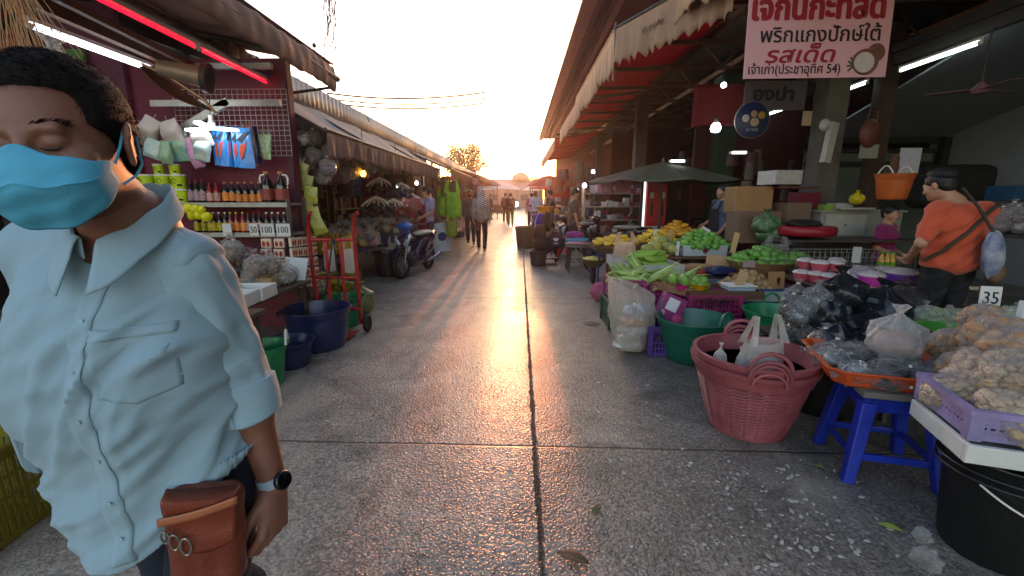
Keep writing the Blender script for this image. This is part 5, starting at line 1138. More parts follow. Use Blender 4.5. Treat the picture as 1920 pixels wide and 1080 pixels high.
for px, py, r_, y in ((1284, 527, (1.5, 1.4, 0), 4.42), (1262, 524, (.2, .8, 1.2), 4.52), (1268, 535, (0, 1.2, .5), 4.55), (1305, 530, (0, .9, 2), 4.5), (1320, 537, (.1, .1, .3), 4.42), (1314, 527, (.1, .3, 2.8), 4.5), (1298, 538, (.1, .2, 1.2), 4.45)):
    p = at(px, py, y); dup(m_, p, rot=r_, label='large green mango in or beside the bowls on the brown board', group='mangoes around the bowls')
p = at(1372, 540, 4.35); t = empty('kitchen_scale', (2.23, 4.42, zbd), 'flat pale weighing tray with papers at the right of the brown board', 'scale'); mb = MB(); mb.box((0, 0, .02), (.26, .2, .04)); mb.build('body', M('scale_blue', '8a9aa8', .4), t, bevel=.008); mb = MB(); mb.box((0, .0, .05), (.28, .22, .012)); mb.build('pan', white_pl, t, bevel=.004)
mk_price((2.22, 4.36, zbd+.06), .07, .13, '', 'white card in a brown holder leaning on the sapodillas', tilt=-.3, roll=.45)
mb = MB(); mb.box((0, 0, 0), (.1, .004, .17)); o = tag(mb.build('card_backing', kraft2, loc=(2.235, 4.375, zbd+.12)), 'tan cardboard strip behind the white card', 'card'); o.rotation_euler = (-.3, .45, 0)
# sapodilla box
zs_ = at(1435, 567, 4.4).z; xs0 = at(1385, 567, 4.4).x; xs1 = at(1486, 567, 4.4).x
tray('produce_box', (xs0+xs1)/2, 4.68, zs_, xs1-xs0, .5, .12, M('foam_grey', 'a4a7a8', .7, .08, 8, .2), 'pale grey box heaped with brown sapodillas', yaw=.0)
sap = mango('sapodilla', M('sapodilla_skin', '8a6844', .7, .2, 9, .35, c2='a8875c'), .075, .066, 'x', 'sapodilla', tip=.1, bend=.02)
heap(sap, (xs0+xs1)/2-.06, 4.68, zs_+.12, .27, .24, 4, (.066, .066, .056), 'brown potato like sapodilla in the pale grey box', 'sapodillas', rot='any', sc=(1.0, 1.3)); remove_tree(sap)
p = at(1465, 548, 4.4); t = empty('carton_flap', (p.x, 4.5, zs_+.1), 'upright brown cardboard with a cut hole right of the sapodillas', 'cardboard', rot=(-.1, 0, .05)); mb = MB()
mb.box((0, 0, .03), (.17, .01, .06)); mb.box((-.065, 0, .1), (.04, .01, .08)); mb.box((.065, 0, .1), (.04, .01, .08)); mb.box((-.02, 0, .1), (.05, .01, .08)); mb.box((0, 0, .17), (.17, .01, .06)); mb.build('board', kraft, t)
# second green mango basket
zr = at(1385, 508, 5.0).z; cx = at(1440, 508, 5.25).x
mb = MB(); mb.lathe([(.001, 0), (.3, 0), (.38, .12), (.39, .13), (.37, .13), (.29, .01), (.001, .01)], 36); tag(mb.build('round_basket', M('bamboo_basket', '8f6a44', .7, .2, 40, .6), smooth=True, loc=(cx-.05, 5.35, zr-.05)), 'shallow round bamboo basket under the right heap of green mangoes', 'basket')
m2 = mango('mango', mgd, .115, .085, 'x', 'mango', n=14)
heap(m2, cx-.05, 5.35, zr+.06, .38, .30, 4, (.1, .085, .066), 'green mango heaped in the round bamboo basket', 'mangoes in the bamboo basket', sc=(.9, 1.15))
heap(m2, cx+.32, 5.25, zr+.06, .2, .2, 3, (.1, .085, .066), 'green mango in the small heap beside the pink lidded bowls', 'mangoes beside the lidded bowls')
# first green mango box (further)
zg = at(1310, 480, 6.3).z; xg = at(1322, 480, 6.3).x
tray('produce_box', xg, 6.55, zg, .62, .5, .15, M('white_carton', 'a8aab0', .6, .1), 'white carton with a dark red round mark under the left heap of green mangoes', logo=True)
heap(m2, xg+.02, 6.55, zg+.13, .42, .3, 5, (.1, .085, .066), 'green mango heaped on the white carton with the round mark', 'mangoes on the white carton', sc=(.9, 1.15))
# yellow mangoes
ym = mango('mango', M('yellow_mango', 'c99a20', .42, .15, 4, .15, c2='d9b440'), .17, .085, 'x', 'mango', tip=.4, bend=.3)
om = mango('mango', M('orange_mango', 'c4851a', .42, .15, 4, .15, c2='d09a2c'), .17, .085, 'x', 'mango', tip=.4, bend=.3)
z1 = at(1150, 462, 7.2).z; x1 = at(1145, 462, 7.3).x
tray('display_board', x1+.1, 7.5, z1-.05, .75, .6, .06, wood_b, 'brown wooden tray under the nearest yellow mangoes', cat='tray')
heap(ym, x1+.1, 7.5, z1+.03, .36, .28, 3, (.15, .08, .065), 'yellow mango on the brown tray left of the peach carrier bag', 'yellow mangoes left of the carrier bag', jit=.15)
x2 = at(1235, 462, 7.6).x; tray('display_board', x2, 7.75, z1-.03, .8, .6, .06, wood_b, 'second brown tray of yellow mangoes behind the carrier bag', cat='tray')
heap(ym, x2, 7.75, z1+.05, .4, .28, 4, (.15, .08, .065), 'yellow mango on the second brown tray behind the carrier bag', 'yellow mangoes behind the carrier bag', jit=.15)
x3 = at(1262, 450, 8.2).x; tray('display_board', x3+.1, 8.3, z1+.05, .85, .6, .06, wood_b, 'rear brown tray of orange yellow mangoes', cat='tray')
heap(om, x3+.1, 8.3, z1+.13, .42, .3, 5, (.15, .08, .065), 'orange yellow mango in the tall rear heap', 'orange yellow mangoes', jit=.15)
for q in (ym, om, m_, m2): remove_tree(q)
table('market_table', x1-.25, x2+.4, 7.2, 8.05, z1-.06, 'blue legged table under the yellow mango trays', wood_b, M('blue_post', '2c3a78', .5))
table('market_table', x2+.45, x3+.95, 7.95, 8.7, z1+.04, 'table under the rear orange mango tray', wood_b)
table('market_table', xg-.5, xg+1.1, 6.2, 7.0, zg-.005, 'plank table under the white mango carton', wood_b)
table('market_table', cx-.5, cx+.75, 5.0, 5.75, zr-.052, 'plank table under the bamboo mango basket', wood_b)
# melons and boxes between
mel = MB(); mel.blob((0, 0, 0), (.13, .10, .085), 18); me_ = tag(mel.build('melon', M('melon_skin', 'a89a50', .5, .25, 8, .2, c2='8a9a50'), smooth=True), 'x', 'melon')
zm = at(1240, 466, 6.6).z
for px, py, y, s in ((1228, 462, 6.6, 1.1), (1240, 452, 6.9, 1.15), (1262, 468, 6.4, .8), (1215, 466, 6.5, .8), (1250, 463, 6.7, .9)): p = at(px, py, y); dup(me_, p, px*.3, 'mottled yellow green melon between the papayas and the mangoes', 'melons', sc=s)
remove_tree(me_)
tray('produce_box', at(1240, 478, 6.5).x, 6.65, zm-.16, .6, .45, .1, kraft, 'low brown carton under the melons')
table('market_table', at(1215, 478, 6.5).x-.1, at(1270, 478, 6.5).x+.15, 6.3, 7.0, zm-.165, 'low stand under the melon carton', wood_b)
for i, (px, py, y, w, h, l, mt, ro) in enumerate([(1345, 492, 5.6, .2, .16, 'open tan carton right of the white mango carton', kraft2, .2), (1318, 500, 5.5, .3, .05, 'flat cardboard lid below the white mango carton', kraft, 0), (1362, 495, 5.5, .06, .14, 'thin white card standing in the open tan carton', card_white, 0), (1275, 505, 5.4, .3, .1, 'low brown carton right of the papaya box', kraft, 0)]):
    p = at(px, py, y); mb = MB(); mb.box((0, 0, 0), (w, .22 if i != 2 else .01, h)); tag(mb.build('carton', mt, loc=p, bevel=.003), l, 'box')
t = tray('produce_box', at(1340, 530, 5.1).x, 5.25, at(1340, 523, 5.1).z-.1, .6, .35, .1, M('grey_tray', '6c7078', .5), 'grey tray with a red tin in front of the tan cartons')
mb = MB(); mb.lathe([(.001, 0), (.1, 0), (.1, .09), (.001, .09)], 20); p = at(1310, 513, 5.2); tag(mb.build('red_tin', M('red_tin_paint', '9c1c20', .4), loc=(p.x, 5.25, p.z-.06)), 'round red tin standing in the grey tray', 'tin')
mb = MB(); mb.blob((0, 0, 0), (.2, .12, .06), 12, fn=lambda q: q*(1+.2*nz(q.x*4, q.y*4))); p = at(1350, 508, 5.3); tag(mb.build('plastic_bundle', M('navy_bundle', '1c2c58', .3, .3, 8, .4, coat=.3), smooth=True, loc=p), 'dark blue plastic bundle in the grey tray', 'bundle')
mk_crate('plastic_crate', (at(1340, 545, 5.1).x, 5.3, 0), .6, .35, .35, dkg, 'dark green crate under the grey tray')
# price boards on sticks
for px, py, y, w, h, tilt, roll, mt, l in ((1224, 440, 7.6, .05, .2, -.2, .35, card_white, 'narrow white price card leaning in the yellow mangoes'), (1255, 448, 7.2, .06, .3, -.1, .1, kraft2, 'tall tan price card between yellow and orange mangoes'), (1270, 466, 6.3, .045, .2, -.1, .08, card_white, 'white price card beside the melons'), (1322, 430, 6.6, .14, .05, 0, .5, card_white, 'slanting white price card above the left green mangoes'), (1375, 455, 5.6, .07, .26, -.1, .2, kraft2, 'tan card standing before the right green mangoes'), (1405, 495, 5.0, .14, .08, -.2, 0, M('brown_card', '8f7c78', .6), 'small brownish card lying against the right green mangoes'), (1607, 478, 4.7, .09, .17, -.1, .05, card_white, 'white price card standing behind the pink lidded bowls'), (1586, 518, 4.0, .075, .17, -.1, -.05, card_white, 'white price card in front of the pink lidded bowls')):
    p = at(px, py, y); mk_price((p.x, p.y, p.z-h/2), w, h, '', l, tilt=tilt, roll=roll, mat=mt)
# ---------------------------------------------------------------- table with lidded bowls
zt1 = at(1600, 528, 4.3).z
t = table('market_table', at(1478, 512, 4.55).x, at(1478, 512, 4.55).x+1.45, 4.05, 4.75, zt1, 'table with a pale edge carrying pink and purple lidded bowls', M('dark_table', '3c302a', .5), steel, th=.025)
mb = MB(); mb.box((0, -.352, zt1-.01), (1.45, .012, .03)); mb.build('edge_strip', M('pale_edge', 'a89884', .5), t)
def mk_bowl(mat, r, h, nm='lidded_bowl'):
    t = empty(nm, (0, 0, 0), 'x', 'bowl'); mb = MB(); mb.lathe([(.001, 0), (r*.78, 0), (r*.95, h*.8), (r, h*.82), (r, h), (.001, h)], 28, fn=lambda a, r_, z: (r_*(1+.012*math.sin(24*a)*(1 if z < h*.8 else 0)), z)); mb.build('bowl', mat, t, smooth=True)
    mb = MB(); mb.lathe([(r*1.04, h*.93), (r*1.05, h), (r*.9, h*1.22), (r*.5, h*1.4), (.001, h*1.45)], 28); mb.build('lid', M('cloudy_lid', 'b0a4a4', .25, .1, 14, .3, coat=.3), t, smooth=True); return t
rosy = M('rose_plastic', 'b04a58', .4, .12); bp_ = mk_bowl(rosy, .08, .075); 
for px, py, y, z_ in ((1504, 506, 4.4, 0), (1532, 512, 4.3, 0), (1556, 518, 4.2, 0), (1582, 522, 4.12, 0), (1600, 508, 4.4, 0), (1512, 484, 4.5, 1), (1538, 490, 4.35, 1), (1565, 500, 4.35, 1), (1580, 508, 4.5, 0), (1550, 500, 4.55, 0), (1570, 486, 4.5, 1)):
    p = at(px, py, y); dup(bp_, (p.x, y, zt1+.105*z_+.001), px, 'small rose pink bowl with cloudy lid %s' % ('stacked in the upper layer' if z_ else 'standing on the table'), 'rose bowls %s' % ('in the upper layer' if z_ else 'on the table'), sc=1.0)
remove_tree(bp_)
for px, y, r, h, c_, l in ((1632, 4.12, .115, .1, 'c23a9c', 'bright magenta lidded bowl at the table front'), (1688, 4.2, .13, .11, '6a3a90', 'large purple lidded bowl at the right end of the table'), (1612, 4.5, .13, .09, '7aa03c', 'green lidded bowl behind the magenta one'), (1660, 4.55, .13, .08, '8fae50', 'pale green lidded bowl behind the purple one'), (1605, 4.2, .07, .07, 'b05a8c', 'small mauve lidded bowl beside the front price card')):
    b_ = mk_bowl(M('bowl_'+c_, c_, .38, .1, coat=.2), r, h); b_.location = (at(px, 520, y).x, y, zt1+.001); b_['label'] = l
# wire basket + stuff behind
t = empty('wire_basket', (at(1560, 470, 5.1).x, 5.2, zt1), 'long wire basket behind the lidded bowls', 'basket'); mb = MB()
for i in range(24): x = -.75+1.5*i/23; mb.tube([(x, -.15, 0), (x, -.15, .2)], .003, 4); mb.tube([(x, .15, 0), (x, .15, .2)], .003, 4)
for z in (0, .1, .2): mb.tube([(-.75, -.15, z), (.75, -.15, z), (.75, .15, z), (-.75, .15, z)], .005, 5, closed=True)
mb.build('wires', steel_l, t); table('market_table', at(1470, 470, 5.1).x, at(1740, 470, 5.1).x, 4.95, 5.6, zt1-.001, 'dark table behind the lidded bowl table', M('dark_table', '3c302a'))
bb = bottle('oil_bottle', 'x', .22, .035, oil, M('green_label', '5a8a20', .4), M('green_cap', '4a9a30', .4), neck=.4)
for k, px in enumerate((1654, 1664, 1674)): p = at(px, 480, 4.9); dup(bb, (p.x, p.y, zt1), k, 'small green capped oil bottle left of the orange shirted man', 'green capped oil bottles')
remove_tree(bb)
# ---------------------------------------------------------------- blue stool with orange tray
blue_pl = M('royal_blue_plastic', '172c94', .4, .28, 7, .12, coat=.2)
SX, SY, SZ = 1.95, 2.2, .46
t = empty('plastic_stool', (SX, SY, 0), 'royal blue plastic stool carrying the orange tray', 'stool', R(-14)); mb = MB(); mb.box((0, 0, SZ-.012), (.32, .30, .024)); mb.box((0, -.145, SZ-.05), (.31, .012, .06)); mb.box((0, .145, SZ-.05), (.31, .012, .06)); mb.box((.155, 0, SZ-.05), (.012, .278, .06)); mb.box((-.155, 0, SZ-.05), (.012, .278, .06)); mb.build('seat', blue_pl, t, bevel=.008)
for sx in (-1, 1):
    for sy in (-1, 1):
        mb = MB(); a = Vector((sx*.14, sy*.13, SZ-.03)); b = Vector((sx*.2, sy*.19, 0)); V = []
        for p, w_ in ((b, .026), (a, .034)):
            V += [tuple(p+Vector((-w_, -w_, 0))), tuple(p+Vector((w_, -w_, 0))), tuple(p+Vector((w_, w_, 0))), tuple(p+Vector((-w_, w_, 0)))]
        mb.add(V, [(0, 3, 2, 1), (4, 5, 6, 7), (0, 1, 5, 4), (1, 2, 6, 5), (2, 3, 7, 6), (3, 0, 4, 7)]); mb.build('leg', blue_pl, t, bevel=.006)
for z in (.14,):
    k = .2-.06*z/.43; k2 = .19-.06*z/.43
    for s in (-1, 1):
        mb = MB(); mb.box((0, s*k2, z), (2*k-.03, .02, .035)); mb.build('stretcher', blue_pl, t, bevel=.004)
        mb = MB(); mb.box((s*k, 0, z), (.02, 2*k2-.03, .035)); mb.build('stretcher', blue_pl, t, bevel=.004)
orange_pl = M('orange_plastic', 'b8481c', .45, .22, 7, .1, coat=.15)
TZ = SZ+.035
mb = MB(); mb.box((0, 0, 0), (.36, .34, .03)); o = tag(mb.build('foam_slab', M('grey_board', '6c6a62', .8), loc=(SX, SY, SZ+.017)), 'thin grey slab between the blue stool and the orange tray', 'slab'); o.rotation_euler.z = R(-14)
# octagonal-cornered tray
def oct_tray(loc, w, d, h, mat, label, yaw):
    t = empty('orange_tray', loc, label, 'tray', yaw); mb = MB(); 
    def ring(w_, d_, c, z): return [(-w_/2+c, -d_/2, z), (w_/2-c, -d_/2, z), (w_/2, -d_/2+c, z), (w_/2, d_/2-c, z), (w_/2-c, d_/2, z), (-w_/2+c, d_/2, z), (-w_/2, d_/2-c, z), (-w_/2, -d_/2+c, z)]
    R_ = [ring(w*.86, d*.86, .05, 0), ring(w*.94, d*.94, .05, h*.93), ring(w, d, .06, h*.93), ring(w, d, .06, h), ring(w*.93, d*.93, .05, h), ring(w*.85, d*.85, .05, .01)]
    V = [p for r_ in R_ for p in r_]; F = [tuple(range(7, -1, -1)), tuple(range(40, 48))]
    for k in range(5):
        for j in range(8): F.append((k*8+j, k*8+(j+1) % 8, (k+1)*8+(j+1) % 8, (k+1)*8+j))
    mb.add(V, F); mb.build('tray', mat, t, bevel=.006); return t
oct_tray((SX+.05, SY+.12, TZ), .66, .60, .085, orange_pl, 'orange plastic tray of bagged dark fish on the blue stool', R(-18))
# filled silver bags
sil = M('silver_fish', '4a4a4e', .28, .5, 8, .1, c2='b0b4b4', metal=.4); blk = M('black_goods', '1c1c20', .3, .4, 8, .1, c2='5a5654')
FB = [filled_bag('fish_bag', .10, .24, sil, film('fish_film', 'a4a4a6', .12, .08, 1.0, 34, up=.45), 'x', 71, tie=None, fill=.8, it=(70, .032, .008, .006)), filled_bag('fish_bag', .10, .24, blk, film('fish_film', 'b4b4b6'), 'x', 72, tie=white_pl, fill=.8, it=(60, .02, .014, .010))]
rd = random.Random(31)
for k in range(26):
    x = rd.uniform(-.18, .22); y = rd.uniform(-.18, .2); dup(FB[0 if k % 3 else 1], (SX+.03+x, SY+.12+y, TZ+.03+rd.uniform(0, .05)), rot=(rd.uniform(1.35, 1.75), rd.uniform(-.2, .2), rd.uniform(0, 6.3)), label='crinkled clear bag of small silvery fish lying in the orange tray', group='fish bags in the orange tray', sc=(lambda q: (q, q*.62, q*1.1))(rd.uniform(.75, 1.0)))
for k, (px, py, y, s) in enumerate([(1553, 668, 2.45, .75), (1568, 655, 2.5, .8), (1600, 690, 2.2, .6), (1545, 640, 2.7, .9)]): p = at(px, py, y); dup(FB[1], (p.x, p.y, p.z-.1), k, 'small clear bag with white knot at the left corner of the orange tray', 'white knotted bags by the orange tray', sc=s)
mb = MB(); mk_bag(mb, .13, .32, 81); p = at(1700, 690, 2.25); t = empty('plastic_bag', (p.x, 2.35, TZ+.06), 'tall clear bag of reddish brown food standing in the orange tray', 'plastic bag'); mb.build('film', film('clearer_film', 'cfcaca', .25, .15, .7, 12), t, smooth=True); mb = MB(); mb.blob((0, 0, .1), (.1, .1, .08), 14, fn=lambda q: q*(1+.15*nz(q.x*4, q.y*4, q.z*4))); mb.build('contents', M('reddish_food', '7c5248', .5, .3, 16, .5, c2='a89080'), t, smooth=True)
# black bags heap on a dark crate + wire rack
table('low_table', 1.95, 3.0, 2.75, 3.5, .42, 'low dark stand under the heap of black bags', M('dark_table', '3c302a'))
for k, (px, py, y, r, h, l) in enumerate([(1580, 553, 3.15, .17, .26, 'topmost black bag of the heap, below the white price card'), (1553, 590, 3.0, .17, .25, 'black bag at the left of the heap under the topmost one'), (1635, 580, 3.1, .21, .28, 'largest black bag of the heap, with radiating folds'), (1625, 625, 2.85, .18, .25, 'lower black bag below the largest one'), (1690, 560, 3.6, .2, .2, 'dark bag behind the heap, nearest the orange shirted man'), (1560, 640, 2.7, .14, .2, 'small black bag at the bottom left of the heap'), (1605, 655, 2.6, .13, .16, 'small black bag just above the orange tray')]):
    p = at(px, py, y); mb = MB(); mk_bag(mb, r, h*1.35, seed=100+k, n=60, flat=.85); o = tag(mb.build('black_bag', black_film if k != 4 else smoky_film, smooth=True, loc=(p.x, p.y, p.z-h*.55)), l, 'plastic bag'); o.rotation_euler = (random.uniform(-.3, .3), random.uniform(-.3, .3), k)
for k in range(14):
    p = at(1510+rd.uniform(0, 45), 560+8*k, 2.95); dup(FB[1 if k % 2 else 0], (p.x, p.y+rd.uniform(0, .3), p.z-.1), k, 'clear crinkled bag stacked at the left edge of the black bag heap', 'clear bags left of the black heap', sc=.9)
for k in range(6): mb = MB(); z = .2+.035*k; mb.tube([(1.78, 2.75, z), (1.78, 3.4, z), (2.1, 3.4, z), (2.1, 2.75, z)], .005, 5, closed=True); tag(mb.build('wire_rack', steel_l), 'bent wire hoop of the rack behind the pink basket', 'rack', 'wire rack hoops')
mk_tub('dark_tub', (2.16, 2.95, 0), .26, .3, .38, M('black_plastic', '121212', .4), 'black tub in the shadow between the pink basket and the blue stool', handles=None)
# ---------------------------------------------------------------- far right corner stand
table('low_table', 2.35, 3.6, 1.75, 2.75, .56, 'dark stand crowded with clear bags at the right edge', M('dark_table', '3c302a'))
nutm = M('puffed_snack', 'b08a5c', .55, .3, 26, .8, c2='d2b890'); crk = M('cracker_brown', '8a6444', .6, .3, 20, .6, c2='b08a68'); grn = M('pale_green_veg', '8a9a70', .6, .3, 12, .4)
def snack_bag(name, r, h, pm, label, n=60, pr=.016, seed=0, flat=1, film_=clear_film, big=None):
    """bag packed with many small puffs"""
    t = empty(name, (0, 0, 0), label, 'snack bag'); rd = random.Random(seed); mb = MB()
    for k in range(n):
        a = rd.uniform(0, 2*pi); u = rd.random(); e = math.asin(2*u-1); rr = r*.9; p = Vector((rr*math.cos(a)*math.cos(e), rr*math.sin(a)*math.cos(e)*flat, h*.5+h*.42*math.sin(e))); s = pr*rd.uniform(.7, 1.3)
        mb.blob(p, (s, s*rd.uniform(.7, 1.3), s*rd.uniform(.6, 1)), 8)
    mb.blob((0, 0, h*.5), (r*.82, r*.82*flat, h*.38), 14); mb.build('snacks', pm, t, smooth=True)
    mb = MB(); mb.blob((0, 0, h*.5), (r*1.06, r*1.06*flat, h*.53), 30, fn=lambda q: q*(1+.05*nz(q.x*7, q.y*7, q.z*7)+.03*math.sin(18*math.atan2(q.y, q.x))*max(0, q.z))); mb.lathe([(r*.12, h*.98), (r*.05, h*1.06), (r*.16, h*1.16)], 12); mb.build('film', film_, t, smooth=True); return t
sb = snack_bag('snack_bag', .13, .2, nutm, 'x', n=170, pr=.017, seed=1)
BKX, BKY = 1.98, 1.62
lil = M('lilac_plastic', '8478a0', .45, .25, 7, .12, alpha=1)
# bucket, foam slab, crate, bags
t = empty('black_bucket', (BKX, BKY, 0), 'black bucket with a wire handle at the lower right', 'bucket'); bh = .44; mb = MB()
mb.lathe([(.001, 0), (.155, 0), (.165, .02), (.195, bh*.86), (.2, bh*.86), (.202, bh*.9), (.205, bh*.9), (.207, bh), (.212, bh+.005), (.195, bh+.005), (.19, bh*.9), (.15, .02), (.001, .02)], 56); mb.build('body', M('black_plastic', '121212', .4), t, smooth=True)
mb = MB(); P = [(-.21*math.cos(pi*i/20)*1.0, -.2*math.sin(pi*i/20)-.01, bh*.82-.11*math.sin(pi*i/20)) for i in range(21)]; mb.tube(P, .005, 6); o = mb.build('wire_handle', M('pale_wire', 'b9b4ac', .4, metal=.5), t, smooth=True); o.rotation_euler.z = .35
for dz in (.0, .03): mb = MB(); mb.tube([(.214*math.cos(a_), .214*math.sin(a_), bh*.84+dz) for a_ in [2*pi*i/40 for i in range(40)]], .006, 6, closed=True); mb.build('hoop', M('black_plastic', '121212'), t, smooth=True)
mk_foam('foam_slab', (BKX+.04, BKY+.05, bh+.006), .5, .42, .075, 'white styrofoam box lid lying on the black bucket', yaw=-.32)
CZ = bh+.085
mk_crate('lilac_crate', (BKX+.05, BKY+.06, CZ), .48, .38, .13, lil, 'lilac slotted crate packed with clear snack bags on the styrofoam', yaw=-.32, rows=3, slot=.025)
for k, (x, y, z, s) in enumerate([(-.10, -.06, .02, 1.0), (.10, -.1, .02, 1.0), (-.12, .1, .02, .95), (.1, .08, .02, 1), (0, -.02, .12, 1.05), (.16, -.03, .12, .95), (.02, .1, .14, 1)]):
    q = Vector((x, y, 0)); q.rotate(Euler((0, 0, -.32))); dup(sb, (BKX+.06+q.x, BKY+.06+q.y, CZ+z-.01), rot=(rd.uniform(-.5, .5), rd.uniform(-.5, .5), k*1.3), label='clear bag of puffed beige snacks piled in the lilac crate', group='puffed snack bags in the lilac crate', sc=(s, s, s*.85))
for k, (px, py, y, s) in enumerate([(1850, 690, 1.95, 1.0), (1835, 720, 1.85, 1.0), (1870, 740, 1.8, 1.0)]): p = at(px, py, y); dup(sb, (p.x, p.y, p.z-.1), rot=(.2, .3*k, k), label='tall bag of golden puffed snacks behind the lilac crate', group='tall puffed snack bags', sc=(s, s, s))
remove_tree(sb)
kb = snack_bag('snack_bag', .12, .22, crk, 'x', n=90, pr=.026, seed=2); vb = snack_bag('snack_bag', .12, .2, grn, 'x', n=60, pr=.024, seed=3)
for k, (px, py, y, s, tp) in enumerate([(1880, 640, 2.0, 1.15, 0), (1905, 660, 1.9, 1.0, 0), (1850, 600, 2.3, .8, 0), (1800, 650, 2.3, .9, 0), (1780, 640, 2.6, 1.0, 1), (1745, 600, 2.9, 1.1, 1), (1790, 600, 2.9, 1.0, 1), (1840, 630, 2.4, .9, 0), (1900, 600, 2.4, .9, 1), (1815, 690, 2.1, .8, 0)]):
    p = at(px, py, y); dup(kb if tp == 0 else vb, (p.x, p.y, p.z-.12*s), rot=(rd.uniform(-.2, .2), rd.uniform(-.3, .3), k), label='clear bag of %s on the crowded stand at the right edge' % ('brown crackers' if tp == 0 else 'pale greenish food'), group='%s bags on the right stand' % ('cracker' if tp == 0 else 'greenish'), sc=s)
remove_tree(kb); remove_tree(vb)
bowl('food_bowl', at(1780, 640, 2.5).x, 2.5, .62, .16, .08, M('leaf_green_plastic', '4f9a3c', .4), 'green bowl under the pale bags right of the reddish food')
mb = MB(); mb.box((0, 0, 0), (.2, .16, .03)); o = tag(mb.build('dark_tray', M('maroon_plastic', '58202c', .4), loc=at(1780, 715, 2.1)), 'dark maroon tray tucked behind the lilac crate', 'tray'); o.rotation_euler = (.2, -.25, -.3)
p = at(1857, 563, 2.35); mk_price((p.x, p.y, p.z-.05), .115, .125, '35', 'white price sign reading 35 on a stick above the snack bags', stick=.2, cat='price sign', roll=.04)
p = at(1920, 600, 2.2); mb = MB(); mb.box((0, 0, 0), (.06, .03, .2)); t = empty('striped_pack', p, 'white pink and yellow striped pack cut by the right edge', 'pack'); mb.build('wrapper', card_white, t); mb = MB(); mb.box((0, -.017, -.02), (.062, .004, .02)); mb.box((0, -.017, -.09), (.062, .004, .03)); mb.build('pink_stripe', M('hot_pink', 'd0508c', .5), t); mb = MB(); mb.box((0, -.017, -.05), (.062, .004, .03)); mb.build('yellow_stripe', yel, t)
# rubbish on the ground
leafm = M('fallen_leaf', '6c7c38', .6, .3, 20, .3); chip = M('pale_litter', 'b4b0a8', .6, .15, 20, .2)
def leaf(px, py, s, label, mat=leafm, rz=0, z=.004):
    p = gr(px, py); mb = MB(); mb.sheet(6, 4, lambda u, v: ((u-.5)*s, (v-.5)*s*.42*math.sin(pi*min(1, max(0.02, u))), .004+.012*s*10*abs(v-.5)*.3+.01*math.sin(3*u))); o = tag(mb.build('fallen_leaf', mat, smooth=True, loc=(p.x, p.y, z), solid=.001), label, 'leaf'); o.rotation_euler.z = rz
leaf(1668, 992, .09, 'yellow green leaf on the ground left of the black bucket', M('leaf_lime', 'a0ac48', .5, .2), -.6); leaf(1535, 878, .06, 'thin leaf on the ground in front of the blue stool', rz=-.8); leaf(1118, 958, .08, 'curled dull green leaf lying right of the long joint', M('leaf_dull', '5c6040', .6, .3), .9); leaf(1075, 1050, .14, 'flattened brown leaf at the bottom of the picture beside the joint', M('leaf_brown', '5a4a34', .7, .3), -.4)
leaf(1110, 608, .2, 'dry brown leaf stalk on the ground left of the rubbish bag', M('leaf_brown', '5a4a34'), -.3); leaf(703, 955, .03, 'tiny brown scrap on the left slab', M('leaf_brown', '5a4a34'), .5); leaf(700, 783, .03, 'small brown scrap near the middle of the left slab', M('leaf_brown', '5a4a34'), 1.); leaf(1112, 556, .12, 'pale cut leaf on the ground by the pink bag', M('leaf_pale', 'b4b070', .6, .2), .1)
rd = random.Random(55); 
for k in range(150):
    if k < 105: px, py = rd.gauss(1480, 110), rd.uniform(860, 1070)
    elif k < 125: px, py = rd.uniform(1060, 1300), rd.uniform(700, 900)
    else: px, py = rd.uniform(560, 980), rd.uniform(700, 1060)
    if px > 1700: continue
    p = gr(px, py); s = rd.uniform(.004, .013)*(1.3 if rd.random() < .15 else 1); mb = MB(); n_ = rd.choice([4, 5, 6]); V = [(s*rd.uniform(.6, 1.3)*math.cos(2*pi*i/n_)*rd.choice([1, 1.5]), s*rd.uniform(.5, 1)*math.sin(2*pi*i/n_), 0) for i in range(n_)]; V += [(x, y, .003) for x, y, z in V]
    mb.add(V, [tuple(range(n_))[::-1], tuple(range(n_, 2*n_))]+[(i, (i+1) % n_, n_+(i+1) % n_, n_+i) for i in range(n_)]); o = tag(mb.build('litter_scrap', chip, loc=(p.x, p.y, .002)), 'tiny pale scrap of litter on the concrete', 'litter', 'pale scraps of litter'); o.rotation_euler.z = rd.uniform(0, 6)
for k, (px, py, r) in enumerate([(1716, 1004, .035), (1726, 1066, .05)]): p = gr(px, py); mb = MB(); mk_bag(mb, r, r*2.4, 300+k, squash=.8); o = tag(mb.build('crumpled_bag', clear_film, smooth=True, loc=(p.x, p.y, .02)), 'crumpled clear plastic bag pushed against the black bucket', 'plastic bag', 'clear bags by the black bucket'); o.rotation_euler = (1.4, .3, k*2)
